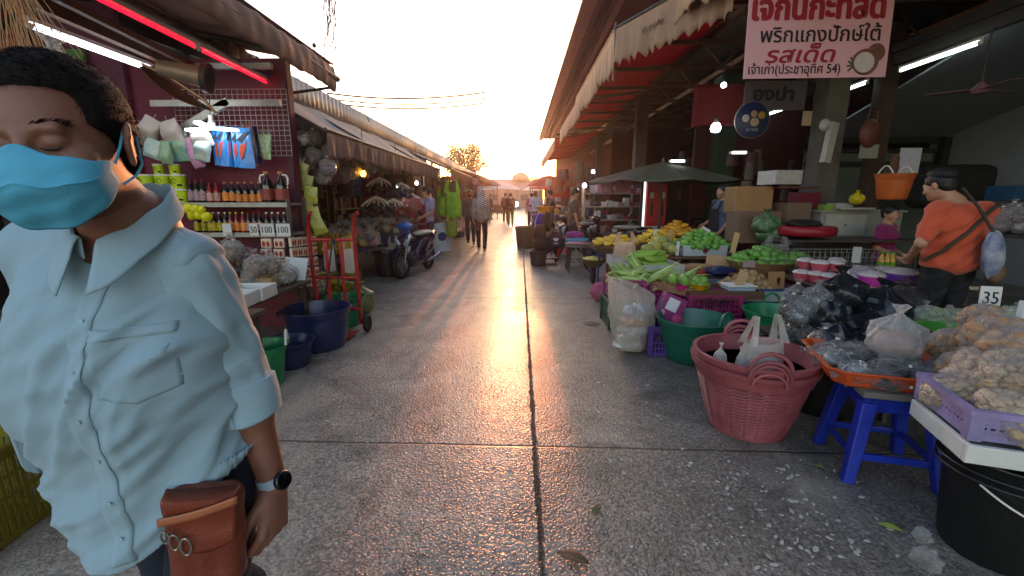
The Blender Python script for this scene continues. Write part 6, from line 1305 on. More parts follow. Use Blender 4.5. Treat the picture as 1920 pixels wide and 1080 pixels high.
# ================================================================ PEOPLE
skin1 = M('skin_brown', '94624a', .5, .06, 5, .08, sss=.12, bscale=180); skin2 = M('skin_light', 'a87a60', .5, .06, 5, .06, sss=.1); hairm = M('black_hair', '0c0b0c', .45, .3, 60, .5, bscale=140)
dn = np.array
def head_sdf(S, c, Rm, s=1.0, neck=None, h2=True):
    c = dn(c); Rm = dn(Rm)
    def L(p): return c+Rm@(dn(p)*s)
    S.ell(L((0, .012, .035)), dn((.075, .093, .082))*s, Rm, .02)
    S.ell(L((0, -.028, -.02)), dn((.064, .066, .088))*s, Rm, .03)
    S.ell(L((0, -.04, -.07)), dn((.048, .05, .045))*s, Rm, .025)
    S.ell(L((0, -.078, -.094)), dn((.022, .018, .018))*s, Rm, .02)
    for q in (-1, 1): S.ell(L((q*.042, -.066, -.028)), dn((.026, .024, .026))*s, Rm, .02)
    S.cap(L((-.038, -.083, .022)), L((.038, -.083, .022)), .011*s, k=.014)
    for q in (-1, 1): S.ell(L((q*.031, -.103, .004)), dn((.019, .013, .011))*s, Rm, .012, sub=True)
    for q in (-1, 1): S.ell(L((q*.031, -.080, .003)), dn((.0165, .0145, .0125))*s, Rm, .004)
    S.cap(L((0, -.092, .012)), L((0, -.112, -.030)), .008*s, .012*s, .012)
    for q in (-1, 1): S.ell(L((q*.013, -.103, -.034)), dn((.009, .011, .008))*s, Rm, .006)
    S.cap(L((-.018, -.090, -.060)), L((.018, -.090, -.060)), .007*s, k=.007); S.cap(L((-.014, -.089, -.070)), L((.014, -.089, -.070)), .007*s, k=.006)
    for q in (-1, 1):
        E_ = Rm@dn(Euler((0, q*.10, q*.40)).to_matrix()); C0 = dn((q*.082, .006, -.008))
        def EL(p): return L(C0)+E_@(dn(p)*s)
        S.ell(EL((0, 0, 0)), dn((.0075, .018, .029))*s, E_, .006)
        S.chain([EL((q*.004, math.cos(t_)*.0185*(1 if t_ < 3 else .8), math.sin(t_)*.029)) for t_ in (-.9, -.3, .3, .9, 1.5, 2.1, 2.7)], [.0042*s]*7, .003)
        S.ell(EL((q*.001, -.003, -.029)), dn((.005, .009, .010))*s, E_, .005)
        S.ell(EL((q*.0095, -.002, -.001)), dn((.0065, .0095, .015))*s, E_, .004, sub=True)
    if neck is not None: S.cap(L((0, .018, -.06)), neck, .054*s, .062*s, .03)
def hair_sdf(S, c, Rm, s=1.0, style='short', noise=True):
    c = dn(c); Rm = dn(Rm)
    def L(p): return c+Rm@(dn(p)*s)
    g = .012 if style == 'recede' else .010
    S.ell(L((0, .016, .040)), (dn((.077, .093, .083))+g)*s, Rm, .01)
    if style == 'recede':
        S.ell(L((0, .055, -.01)), dn((.076, .056, .07))*s, Rm, .02)
        S.cap(L((0, -.16, -.02)), L((0, -.112, .062)), .068*s, .048*s, k=.03, sub=True)
        for q in (-1, 1): S.ell(L((q*.062, -.052, -.055)), dn((.05, .050, .072))*s, Rm, .015, sub=True)
        for q in (-1, 1): S.ell(L((q*.050, -.086, .054)), dn((.028, .040, .034))*s, Rm, .03, sub=True)
        for q in (-1, 1): S.ell(L((q*.092, .01, -.02)), dn((.022, .026, .036))*s, Rm, .01, sub=True)
    else:
        S.ell(L((0, .05, -.01)), dn((.076, .06, .075))*s, Rm, .02)
        S.cap(L((0, -.15, -.10)), L((0, -.13, .03)), .09*s, .065*s, k=.015, sub=True)
        for q in (-1, 1): S.ell(L((q*.085, -.01, -.035)), dn((.03, .028, .045))*s, Rm, .01, sub=True)
    if style == 'tail': S.chain([L((0, .10, .03)), L((0, .14, .01)), L((0, .15, -.06)), L((0, .13, -.15))], [.02, .028, .025, .008], .02)
    if style == 'bun': S.ell(L((0, .12, .02)), dn((.035, .035, .035))*s, Rm, .01)
def hand_sdf(S, w, d, side, palm, curl=(.5, .6, .5), s=1.0, k=.006):
    w, d, side, palm = [dn(x, float) for x in (w, d, side, palm)]; d /= np.linalg.norm(d); side = side-d*(side@d); side /= np.linalg.norm(side); palm = palm-d*(palm@d)-side*(palm@side); palm /= np.linalg.norm(palm)
    kn = []
    for i, (off, ln) in enumerate(((.028, .088), (.009, .092), (-.010, .088), (-.027, .080))):
        K = w+(d*ln+side*off)*s; kn.append(K); S.cap(w+side*off*.55*s+d*.01*s, K, .0145*s, .0105*s, .012)
    for i, (K, ls) in enumerate(zip(kn, ((.040, .024, .019), (.044, .028, .021), (.041, .026, .02), (.032, .019, .017)))):
        p = K; a = 0; r = (.0092, .0092, .009, .008)[i]*s
        for j, l in enumerate(ls):
            a += curl[j]*(1+.12*i); q = p+(d*math.cos(a)+palm*math.sin(a)+side*(.10-.07*i)*math.cos(a))*l*s; S.cap(p, q, r, r*.9, k*.7); p = q; r *= .9
    b = w+(d*.018+side*.022)*s; t1 = b+(d*.035+side*.024+palm*.012)*s; t2 = t1+(d*.032+side*.006+palm*.014)*s; t3 = t2+(d*.022-side*.006+palm*.010)*s
    S.cap(b, t1, .015*s, .012*s, .012); S.cap(t1, t2, .0105*s, .0095*s, k); S.cap(t2, t3, .0095*s, .008*s, k)
BASE = dict(head=(0, -.01, 1.59), neck=(0, .015, 1.45), chest=(0, .0, 1.27), waist=(0, .0, 1.08), pelvis=(0, .0, .95), sl=(.165, .01, 1.39), sr=(-.165, .01, 1.39), el=(.215, .03, 1.13), er=(-.215, .03, 1.13), wl=(.225, -.04, .89), wr=(-.225, -.04, .89), hl=(.09, 0, .92), hr=(-.09, 0, .92), kl=(.1, -.02, .50), kr=(-.1, -.02, .50), al=(.1, .02, .08), ar=(-.1, .02, .08))
def V3(J, k): return dn(J[k], float)
def person(label, loc, yaw=0, scale=1.0, pose=None, h=.014, top='555555', bottom='2a2a30', skin=None, hair='short', fem=False, sleeve='short', shoes='202020', hemz=.86, topm=None, botm=None, rotm=None, extra=None, headrot=(0, 0, 0), group=None, hide_legs=False, width=1.0, hairc=None):
    J = dict(BASE); J.update(pose or {}); skin = skin or skin2
    t = empty('person', loc, label, 'person', yaw, group); t.scale = (scale,)*3
    P = dn([J[k] for k in J], float); lo = P.min(0)-.2; hi = P.max(0)+dn((.2, .2, .2)); lo[2] = min(lo[2], -.02)
    Rm = dn(Euler(headrot).to_matrix()); W = width
    hb = min(h, .009) if h < .012 else h
    S = SDF(lo, hi, hb); head_sdf(S, J['head'], Rm, 1.0, V3(J, 'neck'))
    S.cap(V3(J, 'neck'), V3(J, 'chest')+dn((0, .01, .06)), .06, .09, .04); S.ell(V3(J, 'chest'), (.155*W, .105*W, .17), None, .05); S.ell(V3(J, 'waist'), (.135*W, .10*W, .14), None, .05); S.ell(V3(J, 'pelvis'), (.16*W, .115*W, .12), None, .05)
    for q in ('l', 'r'):
        s_, e_, w_ = V3(J, 's'+q), V3(J, 'e'+q), V3(J, 'w'+q)
        S.cap(V3(J, 'neck')-dn((0, 0, .03)), s_, .045, .055, .04); S.cap(s_, e_, .05*W, .040, .03); S.cap(e_, w_, .039, .026, .02)
        dd = w_-e_; pal = (V3(J, 'pelvis')-w_)*dn((1, 1, 0)); sd = dn((0, -1, 0.)) if abs(dd[1]/np.linalg.norm(dd)) < .8 else dn((0, 0, 1.))
        if h < .0145: hand_sdf(S, w_, dd, sd, pal+dn((1e-3, 0, 0)), (.35, .5, .4))
        else: S.cap(w_, w_+dd/np.linalg.norm(dd)*.12, .03, .022, .02)
        a_, k_, b_ = V3(J, 'h'+q), V3(J, 'k'+q), V3(J, 'a'+q)
        S.cap(a_, k_, .082*W, .055, .03); S.cap(k_, b_, .054, .036, .02); S.cap(b_+dn((0, .03, -.045)), b_+dn((0, -.14, -.055)), .032, .026, .02)
    if fem: 
        for q in (-1, 1): S.ell(V3(J, 'chest')+dn((q*.07, -.08, .0)), (.055, .05, .055), None, .03)
    sdf_obj('body', S.mesh(), skin, t)
    # top
    S = SDF(lo, hi, h); g = .014
    S.ell(V3(J, 'chest')+dn((0, 0, .02)), (.17*W+g, .115*W+g, .175), None, .05); S.ell(V3(J, 'waist'), (.155*W+g, .115*W+g, .15), None, .06); S.ell(V3(J, 'pelvis')+dn((0, 0, -.02)), (.17*W+g, .122*W+g, .13), None, .05)
    if fem:
        for q in (-1, 1): S.ell(V3(J, 'chest')+dn((q*.07, -.09, .0)), (.06, .055, .06), None, .03)
    for q in ('l', 'r'):
        s_, e_, w_ = V3(J, 's'+q), V3(J, 'e'+q), V3(J, 'w'+q)
        S.cap(V3(J, 'neck')+dn((0, 0, -.045)), s_, .05, .066, .03); f = .75 if sleeve == 'short' else 1
        S.cap(s_, s_+(e_-s_)*f, .066*W, .062, .03)
        if sleeve == 'long': S.cap(e_, e_+(w_-e_)*.95, .055, .042, .02)
    S.cap(J['head'], V3(J, 'neck')+dn((0, -.01, .015)), .06, .062, .01, sub=True)
    z0 = hemz*1.0
    Vt, Ft = S.mesh()
    ph = loc[0]*7
    def fold(V):
        n_ = np.sin(V[:, 2]*38+V[:, 0]*26+ph)+np.sin(V[:, 2]*21-V[:, 0]*40+V[:, 1]*30+ph)+.6*np.sin(V[:, 0]*70+V[:, 1]*50)
        c_ = dn((0, 0)); V = V.copy(); V[:, 0] *= 1+.008*n_; V[:, 1] += .004*n_
        if h < .012: r_ = 1-np.abs(np.sin(V[:, 2]*30+V[:, 0]*24+.8*np.sin(V[:, 0]*11)))**.7; V[:, 1] += .012*r_*np.sign(V[:, 1]); V[:, 0] *= 1+.02*r_
        return V
    if hemz > 0:
        keep = Vt[Ft][:, :, 2].mean(1) > z0+.015*np.sin(Vt[Ft][:, :, 0].mean(1)*20); 
        armf = np.abs(Vt[Ft][:, :, 0].mean(1)) > .23*W
        Ft = Ft[keep | armf]
    o = sdf_obj('top', (Vt, Ft), topm or M('cloth_'+top, top, .85, .12, 9, .3, bscale=60, sheen=.2), t, fn=fold)
    if not hide_legs:
        S = SDF(lo, hi, h)
        S.ell(V3(J, 'pelvis')+dn((0, 0, -.01)), (.168*W, .12*W, .12), None, .04)
        for q in ('l', 'r'):
            a_, k_, b_ = V3(J, 'h'+q), V3(J, 'k'+q), V3(J, 'a'+q); S.cap(a_, k_, .092*W, .07, .03); S.cap(k_, b_+dn((0, 0, .03)), .069, .055, .02)
        sdf_obj('trousers', S.mesh(), botm or M('cloth_'+bottom, bottom, .85, .12, 9, .3, bscale=60), t, fn=fold)
        for q in ('l', 'r'):
            b_ = V3(J, 'a'+q); mb = MB(); mb.blob(b_+dn((0, -.055, -.045)), (.045, .125, .035), 12); mb.build('shoe', M('shoe_'+shoes, shoes, .5), t, smooth=True)
    if hair:
        S = SDF(V3(J, 'head')-.24, V3(J, 'head')+.24, min(h, .008)); hair_sdf(S, J['head'], Rm, 1.0, hair); sdf_obj('hair', S.mesh(), hairm, t)
    if extra: extra(t, J)
    return t
# ================================================================ the man in the foreground
from mathutils.bvhtree import BVHTree
MR = Vector((-.82, .90, 0))
man = empty('person', MR, 'man in pale blue shirt and turquoise mask walking towards the camera at left', 'person')
def rel(v): return dn(Vector(v)-MR)
HC = rel((-.768, .760, 1.543)); HR = dn(Euler((R(11), R(-5), R(16))).to_matrix()); HS = 1.03
NK = rel((-.768, .86, 1.395)); SLj = rel(at(350, 500, .88)); ELj = rel(at(448, 695, .945)); WLj = rel(at(514, 912, .925)); SRj = dn((-.17, -.0, 1.335)); ERj = dn((-.25, .10, 1.06)); WRj = dn((-.24, .02, .82))
PEL = dn((-.03, .05, .86)); WST = dn((-.035, .01, 1.02)); CHS = dn((-.015, -.02, 1.2))
# head in a fine grid, body in a coarser one, joined into one skin under the collar
S = SDF(HC-dn((.14, .17, .2)), HC+dn((.14, .17, .16)), .0034); head_sdf(S, HC, HR, HS, NK); Vh, Fh = S.mesh()
S = SDF((-.42, -.3, -.02), (.42, .5, 1.47), .0085)
S.cap(HC+HR@dn((0, .02, -.09)), NK, .052, .062, .03); S.cap(NK, CHS+dn((0, .02, .06)), .07, .1, .04); S.ell(CHS, (.16, .11, .17), None, .05); S.ell(WST, (.155, .13, .16), None, .05); S.ell(PEL, (.165, .12, .13), None, .05)
for s_, e_, w_ in ((SLj, ELj, WLj), (SRj, ERj, WRj)): S.cap(NK-dn((0, 0, .03)), s_, .05, .055, .04); S.cap(s_, e_, .05, .042, .03); S.cap(e_, e_+(w_-e_)*.45, .042, .036, .02)
hand_sdf(S, WRj, WRj-ERj, (0, -1, 0), (1, 0, 0), (.4, .5, .4)); S.cap(ERj, WRj, .04, .028, .02)
kneeL, ankL = dn((.10, -.10, .46)), dn((.10, -.02, .08)); kneeR, ankR = dn((-.1, .10, .47)), dn((-.1, .33, .13))
for hp, kn_, an_ in ((dn((.09, .05, .84)), kneeL, ankL), (dn((-.09, .05, .84)), kneeR, ankR)): S.cap(hp, kn_, .085, .058, .03); S.cap(kn_, an_, .056, .038, .02); S.cap(an_+dn((0, .03, -.04)), an_+dn((0, -.14, -.05)), .034, .028, .02)
Vb, Fb = S.mesh()
S = SDF(np.minimum(ELj, WLj)-dn((.12, .14, .24)), np.maximum(ELj, WLj)+dn((.12, .12, .08)), .0034)
S.cap(ELj, ELj+(WLj-ELj)*.35, .041, .043, .02); S.cap(ELj+(WLj-ELj)*.35, WLj, .043, .0285, .02)
hd = (WLj-ELj)/np.linalg.norm(WLj-ELj); hd = hd*.9+dn((-.12, -.42, -.5)); hand_sdf(S, WLj, hd, (-.25, -1, .15), (-1, .15, 0), (.62, .85, .6), 1.14, .006); S.ell(WLj+hd/np.linalg.norm(hd)*.05, (.022, .034, .045), None, .015)
Va, Fa = S.mesh()
body = sdf_obj('body', (np.vstack([Vh, Vb, Va]), np.vstack([Fh, Fb+len(Vh), Fa+len(Vh)+len(Vb)])), M('man_skin', '704534', .5, 0.10, 7, .12, sss=.1, bscale=420, c2='82584a'), man)
# eyes: lash line and brows
def HL(p): return Vector(HC+HR@(dn(p)*HS))
for q in (-1, 1):
    mb = MB(); mb.tube([HL((q*.031-.014, -.0935, -.003)), HL((q*.031-.006, -.0965, -.0058)), HL((q*.031+.006, -.0965, -.0058)), HL((q*.031+.014, -.0925, -.003))], [.0008, .0017, .0017, .0008], 6); mb.build('eyelashes', hairm, man, smooth=True)
    mb = MB(); rd = random.Random(3+q)
    for k in range(150):
        u = rd.random(); x = q*(.014+.040*u); z = .026+.008*math.sin(u*2.4)-.006*u+rd.uniform(-.0035, .0035); y = -.0935+.018*u**1.8+.002*rd.random(); mb.tube([HL((x, y, z)), HL((x+q*.006, y+.0005, z+.002+.003*(1-u)))], .0003, 3)
    mb.build('eyebrow', hairm, man)
# hair
S = SDF(HC-dn((.15, .17, .18)), HC+dn((.15, .17, .17)), .0036); hair_sdf(S, HC, HR, HS, 'recede')
def hairnoise(V):
    d = (V-HC); ln = np.linalg.norm(d, axis=1)[:, None]; n_ = np.sin(V[:, 0]*420+np.sin(V[:, 1]*60)*2)+.6*np.sin(V[:, 0]*130+V[:, 1]*40); return V+d/ln*(.0006*n_)[:, None]
hairm2 = M('man_hair', '1a1716', .75, .35, 70, .25, bscale=260, spec=.12); hair = sdf_obj('hair', S.mesh(), hairm2, man, fn=hairnoise)
# loose strands so that the outline is soft
me = hair.data; rd = random.Random(9); mb = MB(); nv = len(me.vertices)
for k in range(14000):
    v = me.vertices[rd.randrange(nv)]; n_ = v.normal
    if n_.length < .5 or n_.dot((v.co-Vector(HC)).normalized()) < .25: continue
    d = (Vector((rd.uniform(-.3, .3), -.35+rd.uniform(-.3, .3), -.55 if v.co.z < HC[2]+.06 else .0))+n_*.10).normalized(); Ls = rd.uniform(.006, .013); p = v.co+n_*-.001
    sd_ = d.cross(n_).normalized()*.00035; V = [p-sd_, p+sd_, p+d*Ls*.6+n_*.001+sd_*.6, p+d*Ls]; mb.add([tuple(a) for a in V], [(0, 1, 2, 3)])
mb.build('loose_hair', hairm2, hair)
# ---- mask
maskm = M('mask_turquoise', '4798b8', .75, .05, 8, .12, bscale=300)
def maskpt(u, v):
    a = abs(u); sg = 1 if u >= 0 else -1
    x = sg*.081*math.sin(a*pi/2)**.95*(1-.02*v)
    ztop = -.012-.020*a**1.5+.016*math.exp(-(a/.22)**2); zbot = -.122+.058*a**1.7; 
    z = ztop+(zbot-ztop)*v
    bulge = .130*(1-.40*abs(v-.42)**1.3*1.4)-(.022 if v < .42 else .0)*(1-v/.42)**1.2*math.exp(-(a/.4)**2)*.2
    y = -bulge*math.cos(a*pi/2*.90)**.62-.012-.012*a
    y += (.0016*math.sin(22*v+5*u)+.0015*math.sin(13*u+9*v))*(1-a); z += .0015*math.sin(13*u+2)
    if abs(v-.4) < .03: y -= .003
    return tuple(HL((x, y, z)))
mb = MB(); mb.sheet(44, 30, lambda u, v: maskpt(u*2-1, v)); mask = mb.build('mask', maskm, man, smooth=True, solid=.0015)
for q in (-1, 1):
    # pleat tab at the side where panels overlap
    mb = MB(); mb.tube([HL((q*.073, -.036, -.036)), HL((q*.080, -.018, -.012)), HL((q*.0835, .002, .014)), HL((q*.083, .02, .028)), HL((q*.084, .035, .01))], .0022, 6); mb.tube([HL((q*.073, -.034, -.07)), HL((q*.079, .0, -.062)), HL((q*.083, .026, -.045)), HL((q*.084, .037, .0))], .0022, 6); mb.build('ear_loop', maskm, mask, smooth=True)
# ---- shirt: one shell, cut open at neck, cuffs and hem
shirtm = M('pale_blue_cotton', '849dab', .85, .05, 10, .08, bscale=600, sheen=.1)
S = SDF((-.45, -.34, .5), (.45, .36, 1.48), .006)
S.ell(CHS+dn((0, .0, .0)), (.195, .145, .17), None, .05); S.ell(CHS+dn((0, -.0, -.08)), (.200, .150, .16), None, .05); S.ell(WST+dn((-.0, -.015, -.0)), (.210, .165, .17), None, .06); S.ell(PEL+dn((0, -.03, -.04)), (.215, .165, .2), None, .06); S.ell(PEL+dn((0, -.05, -.2)), (.2, .16, .16), None, .05)
for s_, e_, w_ in ((SLj, ELj, WLj), (SRj, ERj, WRj)): S.cap(NK-dn((0, 0, .035)), s_+dn((0, 0, .006)), .062, .066, .035)
S.cap(SRj, ERj, .07, .066, .02); S.cap(ERj, WRj, .062, .05, .02)
Vs, Fs = S.mesh()
c1 = ELj+(WLj-ELj)*.40; C_ = Vs[Fs].mean(1); ax = (WLj-ELj)/np.linalg.norm(WLj-ELj)
hem = .70+.20*np.clip(np.abs(C_[:, 0]+.02)/.2, 0, 1)**2.2+np.where(C_[:, 1] > .03, .03, 0)
k1 = np.ones(len(C_), bool); k2 = (C_[:, 2] > hem)
axr = (WRj-ERj)/np.linalg.norm(WRj-ERj); k2 &= ~(((C_-ERj)@axr > .12) & (C_[:, 0] < -.2) & (np.linalg.norm(C_-ERj, axis=1) < .3))
nkd = np.sqrt((C_[:, 0]-NK[0])**2/.068**2+((C_[:, 1]-NK[1]+.01)/.075)**2); k3 = ~((nkd < 1) & (C_[:, 2] > 1.33))
VZ = 1.30; k4 = ~((C_[:, 2] > VZ) & (C_[:, 1] < NK[1]) & (np.abs(C_[:, 0]-NK[0]-.005) < (C_[:, 2]-VZ)*.62))
Fs = Fs[k1 & k2 & k3 & k4]
def sm(x, a, b): t_ = np.clip((x-a)/(b-a), 0, 1); return t_*t_*(3-2*t_)
def ridge(x): return 1-np.abs(np.sin(x))**.7*1.0
def wr(V):
    V = V.copy(); x, y, z = V[:, 0].copy(), V[:, 1].copy(), V[:, 2].copy(); c = dn((0., 0.))
    ctr = np.stack([np.zeros_like(x), np.zeros_like(x)+.0], 1); rad = V[:, :2]-ctr; rl = np.linalg.norm(rad, axis=1)[:, None]+1e-6; n_ = rad/rl
    wob = .12*np.sin(z*9+x*7)+.08*np.sin(x*17-z*13+y*9)
    front = sm(-y, -.06, .06)
    # long diagonal drags from the left armpit down to the right hip
    d1 = z*.64-x*.78+wob*.3; f = .016*ridge(d1*36+1.0)*sm(-z, -1.27, -1.15)*sm(z, .66, .8)
    d2 = z*.80-x*.55+wob*.35; f += .0105*ridge(d2*63+.4)*(.5+.5*np.sin(x*14+z*6))*sm(-z, -1.3, -1.2)
    f += .0075*np.sin((z*.45-x*1.0+wob*.3)*44)*sm(z, 1.08, 1.2)*.4
    f += .010*np.sin(x*24+z*5+y*12)*sm(-z, -.96, -.72)                 # soft vertical folds towards the hem
    f += .003*np.sin(x*70-z*64+wob*12)*np.sin(x*23+z*31)+.0024*ridge(z*95-x*80+wob*16)*np.sin(x*19-z*12+2)+.0055*ridge(x*48-z*30+wob*20)*sm(np.sin(z*13+x*21), .1, .8)
    f *= np.where(x > .235, .25, 1)
    V[:, :2] += n_*f[:, None]
    # hem flares behind the bag
    fl = sm(x, .08, .2)*sm(-z, -.97, -.86)*(x < .3); V[:, 0] += .035*fl; V[:, 2] += .012*fl*np.sin(y*30)
    return V
shirt = sdf_obj('shirt', (Vs, Fs), shirtm, man, fn=wr)
_c = {}
for p in shirt.data.polygons:
    for e in p.edge_keys: _c[e] = _c.get(e, 0)+1
for e, n_ in _c.items():
    if n_ == 1:
        for i in e:
            v = shirt.data.vertices[i].co
            if v.z < 1.0 and abs(v.x) < .32: v.z = .70+.20*min(1, abs(v.x+.02)/.2)**2.2+(.03*min(1, max(0, (v.y)/.06)))
nb = {}
for e, n_ in _c.items():
    if n_ == 1: nb.setdefault(e[0], []).append(e[1]); nb.setdefault(e[1], []).append(e[0])
for it in range(10):
    new = {i: sum((shirt.data.vertices[j].co for j in js), Vector())/len(js)*.5+shirt.data.vertices[i].co*.5 for i, js in nb.items() if len(js) == 2}
    for i, p in new.items(): shirt.data.vertices[i].co = p
md = shirt.modifiers.new('s', 'SOLIDIFY'); md.thickness = .0022; md.offset = 1
md = shirt.modifiers.new('m', 'SMOOTH'); md.factor = .5; md.iterations = 2
def sleeve(pts, rads, nm='sleeve', seed=0.):
    P_ = [Vector(p) for p in pts]; n = len(P_)-1; mb = MB(); NU, NV = 64, 110
    def path(t):
        t = min(max(t*n, 0), n-1e-6); i = int(t); f = t-i; a_ = P_[max(i-1, 0)]; b_ = P_[i]; c_ = P_[i+1]; d_ = P_[min(i+2, n)]
        return .5*((2*b_)+(c_-a_)*f+(2*a_-5*b_+4*c_-d_)*f*f+(3*b_-a_-3*c_+d_)*f**3), rads[i]+(rads[i+1]-rads[i])*f
    X_ = Vector((1, 0, 0))
    def g(u, v):
        p, r_ = path(v); q, _ = path(min(1, v+.01)); o, _ = path(max(0, v-.01)); d = (q-o).normalized(); s1 = d.cross(X_).normalized(); s2 = s1.cross(d).normalized(); a = 2*pi*u
        w_ = .05*math.sin(2*a+1+seed)+.5*v*(.10*math.sin(v*26+1.8*math.sin(a+seed)+1.3*a)+.07*math.sin(v*41-2*a+seed))+.06*(1-abs(math.sin(v*17+1.6*math.sin(a+.6)+seed))**.7)*min(1, v*3)+.035*math.sin(5*a+9*v+seed)+.02*math.sin(9*a-14*v)
        if v > .80: w_ = w_*.25+.10+.02*math.sin(3*a+2)
        elif v > .785: w_ = w_*.6+.0
        if v > .985: w_ -= .16
        return tuple(p+(s1*math.cos(a)+s2*math.sin(a))*r_*(1+w_)+d*(.004*math.sin(2*a+1) if v > .8 else 0))
    mb.sheet(NU, NV, g); o = mb.build(nm, shirtm, shirt, smooth=True, solid=.002); return o
sleeve([SLj+dn((-.055, 0, .018)), SLj+dn((.0, 0, .0)), SLj+(ELj-SLj)*.55, ELj, c1], [.060, .069, .067, .063, .057])
bv = BVHTree.FromPolygons([tuple(v.co) for v in shirt.data.vertices], [tuple(p.vertices) for p in shirt.data.polygons])
def onshirt(x, z, off=.004):
    h_ = bv.ray_cast(Vector((x, -.6, z)), Vector((0, 1, 0)))
    return Vector((x, (h_[0].y if h_[0] else -.12)-off, z))
def patch(name, f, nu, nv, mat, parent, off=.004, sol=.0018):
    mb = MB(); mb.sheet(nu, nv, lambda u, v: tuple(onshirt(*f(u, v), off))); return mb.build(name, mat, parent, smooth=True, solid=sol)
patch('placket', lambda u, v: (NK[0]-.016+.034*u-.03*(1-v)-.02*math.sin((1-v)*3), .72+(VZ+.004-.72)*v), 4, 70, shirtm, shirt, .004)
for z in (1.235, 1.145, 1.05, .955, .86, .775):
    v_ = (z-.72)/(VZ-.716); x = NK[0]+.001-.03*(1-v_)-.02*math.sin((1-v_)*3); p = onshirt(x, z, .0075); mb = MB(); mb.lathe([(.001, 0), (.0042, 0), (.0042, .001), (.001, .0016)], 14, 0, Matrix.Translation(p)@Matrix.Rotation(pi/2, 4, 'X')); mb.build('button', M('pale_button', '8aa2ae', .4), shirt, smooth=True)
patch('pocket', lambda u, v: (.055+.105*u, 1.09+.125*v-(.018*(1-abs(2*u-1)) if v < .15 else 0)), 14, 16, shirtm, shirt, .0025, .0014)
patch('pocket_hem', lambda u, v: (.053+.109*u, 1.198+.02*v), 14, 3, shirtm, shirt, .0042, .0014)
# collar: stand, then the folded leaf with points
def collar(u, v):
    ph = (u*2-1)*pi*.93; c_, s_ = math.cos(ph), math.sin(ph)      # ph=0 at the back
    fr = (1-c_)/2                                               # 0 back, 1 front
    zt = 1.452-.098*fr**1.5; rx, ry = .070+.004*fr, .074+.012*fr
    if v < .4: k = v/.4; r_ = 1.0; dz = -.012+.036*k
    else: k = (v-.4)/.6; r_ = 1.0+.05*min(1, k*4)+(.17+.42*fr**3)*k; dz = .024-.044*k-.052*k*fr**5+.006*math.sin(pi*min(1, k*3))
    x = NK[0]+.004+rx*r_*s_; y = NK[1]-.012+ry*r_*c_*(1.0)
    return (x, y, zt+dz+.002*math.sin(9*ph+6*v))
mb = MB(); mb.sheet(70, 16, collar); mb.build('collar', shirtm, shirt, smooth=True, solid=.0025)
axq = Vector(ax).to_track_quat('Z', 'Y').to_matrix().to_4x4()
# trousers
trm = M('navy_trousers', '11182a', .85, .15, 9, .3, bscale=200)
S = SDF((-.35, -.35, .05), (.35, .55, 1.02), .009); S.ell(PEL+dn((0, 0, 0)), (.172, .13, .12), None, .05)
for hp, kn_, an_ in ((dn((.09, .05, .84)), kneeL, ankL), (dn((-.09, .05, .84)), kneeR, ankR)): S.cap(hp, kn_, .1, .078, .03); S.cap(kn_, an_+dn((0, 0, .03)), .077, .06, .02)
sdf_obj('trousers', S.mesh(), trm, man)
for an_ in (ankL, ankR): mb = MB(); mb.blob(an_+dn((0, -.055, -.042)), (.046, .13, .038), 14); mb.build('shoe', M('shoe_black', '141414', .4), man, smooth=True)
# watch
wa = Vector(WLj)-Vector(ax)*.018; T = Matrix.Translation(wa)@axq; mb = MB(); mb.lathe([(.0295, -.011), (.0325, -.011), (.0325, .011), (.0295, .011), (.0295, -.011)], 36, 0, T, sy=1.08); watch = mb.build('watch', M('pale_strap', '8fa0ac', .4, .05), man, smooth=True)
dirw = Vector((.93, -.36, 0)); dirw = (dirw-Vector(ax)*dirw.dot(Vector(ax))).normalized(); Tw = Matrix.Translation(wa+dirw*.033)@dirw.to_track_quat('Z', 'Y').to_matrix().to_4x4()
mb = MB(); mb.lathe([(.001, 0), (.0215, 0), (.0225, .004), (.0215, .009), (.019, .0105), (.001, .0105)], 32, 0, Tw); mb.build('case', M('black_case', '0c0c0e', .25, .1, coat=.5), watch, smooth=True)
mb = MB(); mb.lathe([(.001, .011), (.018, .011), (.018, .0115), (.001, .012)], 32, 0, Tw); mb.build('dial', M('black_glass', '040405', .06, .1, bump=0), watch, smooth=True)
# ---- brown hip bag: hangs at his left hip
lea = M('brown_leather', '6e2e1a', .42, .22, 9, .3, bscale=120, coat=.15)
bc = at(390, 990, .80); t = empty('hip_bag', bc, 'brown leather hip bag with steel rings hanging at the left hip of the masked man', 'bag', rot=(.05, .10, R(16))); t.scale = (.76, .84, .88)
S = SDF((-.13, -.08, -.2), (.13, .08, .16), .004); S.ell((0, 0, -.02), (.095, .035, .14), None, .02)
for a, b in (((-.055, 0, .085), (.055, 0, .085)), ((-.055, 0, -.12), (.055, 0, -.12)), ((-.055, 0, .085), (-.055, 0, -.12)), ((.055, 0, .085), (.055, 0, -.12)), ((0, 0, .085), (0, 0, -.12))): S.cap(a, b, .032, .034, .02)
sdf_obj('body', S.mesh(), lea, t, fn=lambda V: V+np.stack([np.zeros(len(V)), .002*np.sin(V[:, 0]*60+V[:, 2]*30), np.zeros(len(V))], 1))
mb = MB(); mb.sheet(16, 14, lambda u, v: ((u-.5)*.175*(1-.08*v), -.038-.008*math.sin(pi*u)-.003*math.sin(v*9)+(.03 if v == 0 else 0), .122-.13*v-.02*math.sin(pi*u)*v)); mb.build('flap', lea, t, smooth=True, solid=.004)
mb = MB(); mb.sheet(16, 3, lambda u, v: ((u-.5)*.185, -.05-.01*math.sin(pi*u), .075+.02*v+.045*u-.02)); mb.build('strap_band', M('tan_edge', '9c5c3c', .5, .15), t, smooth=True, solid=.004)
ring_m = M('steel_ring', 'a8a49c', .25, .1, metal=.9)
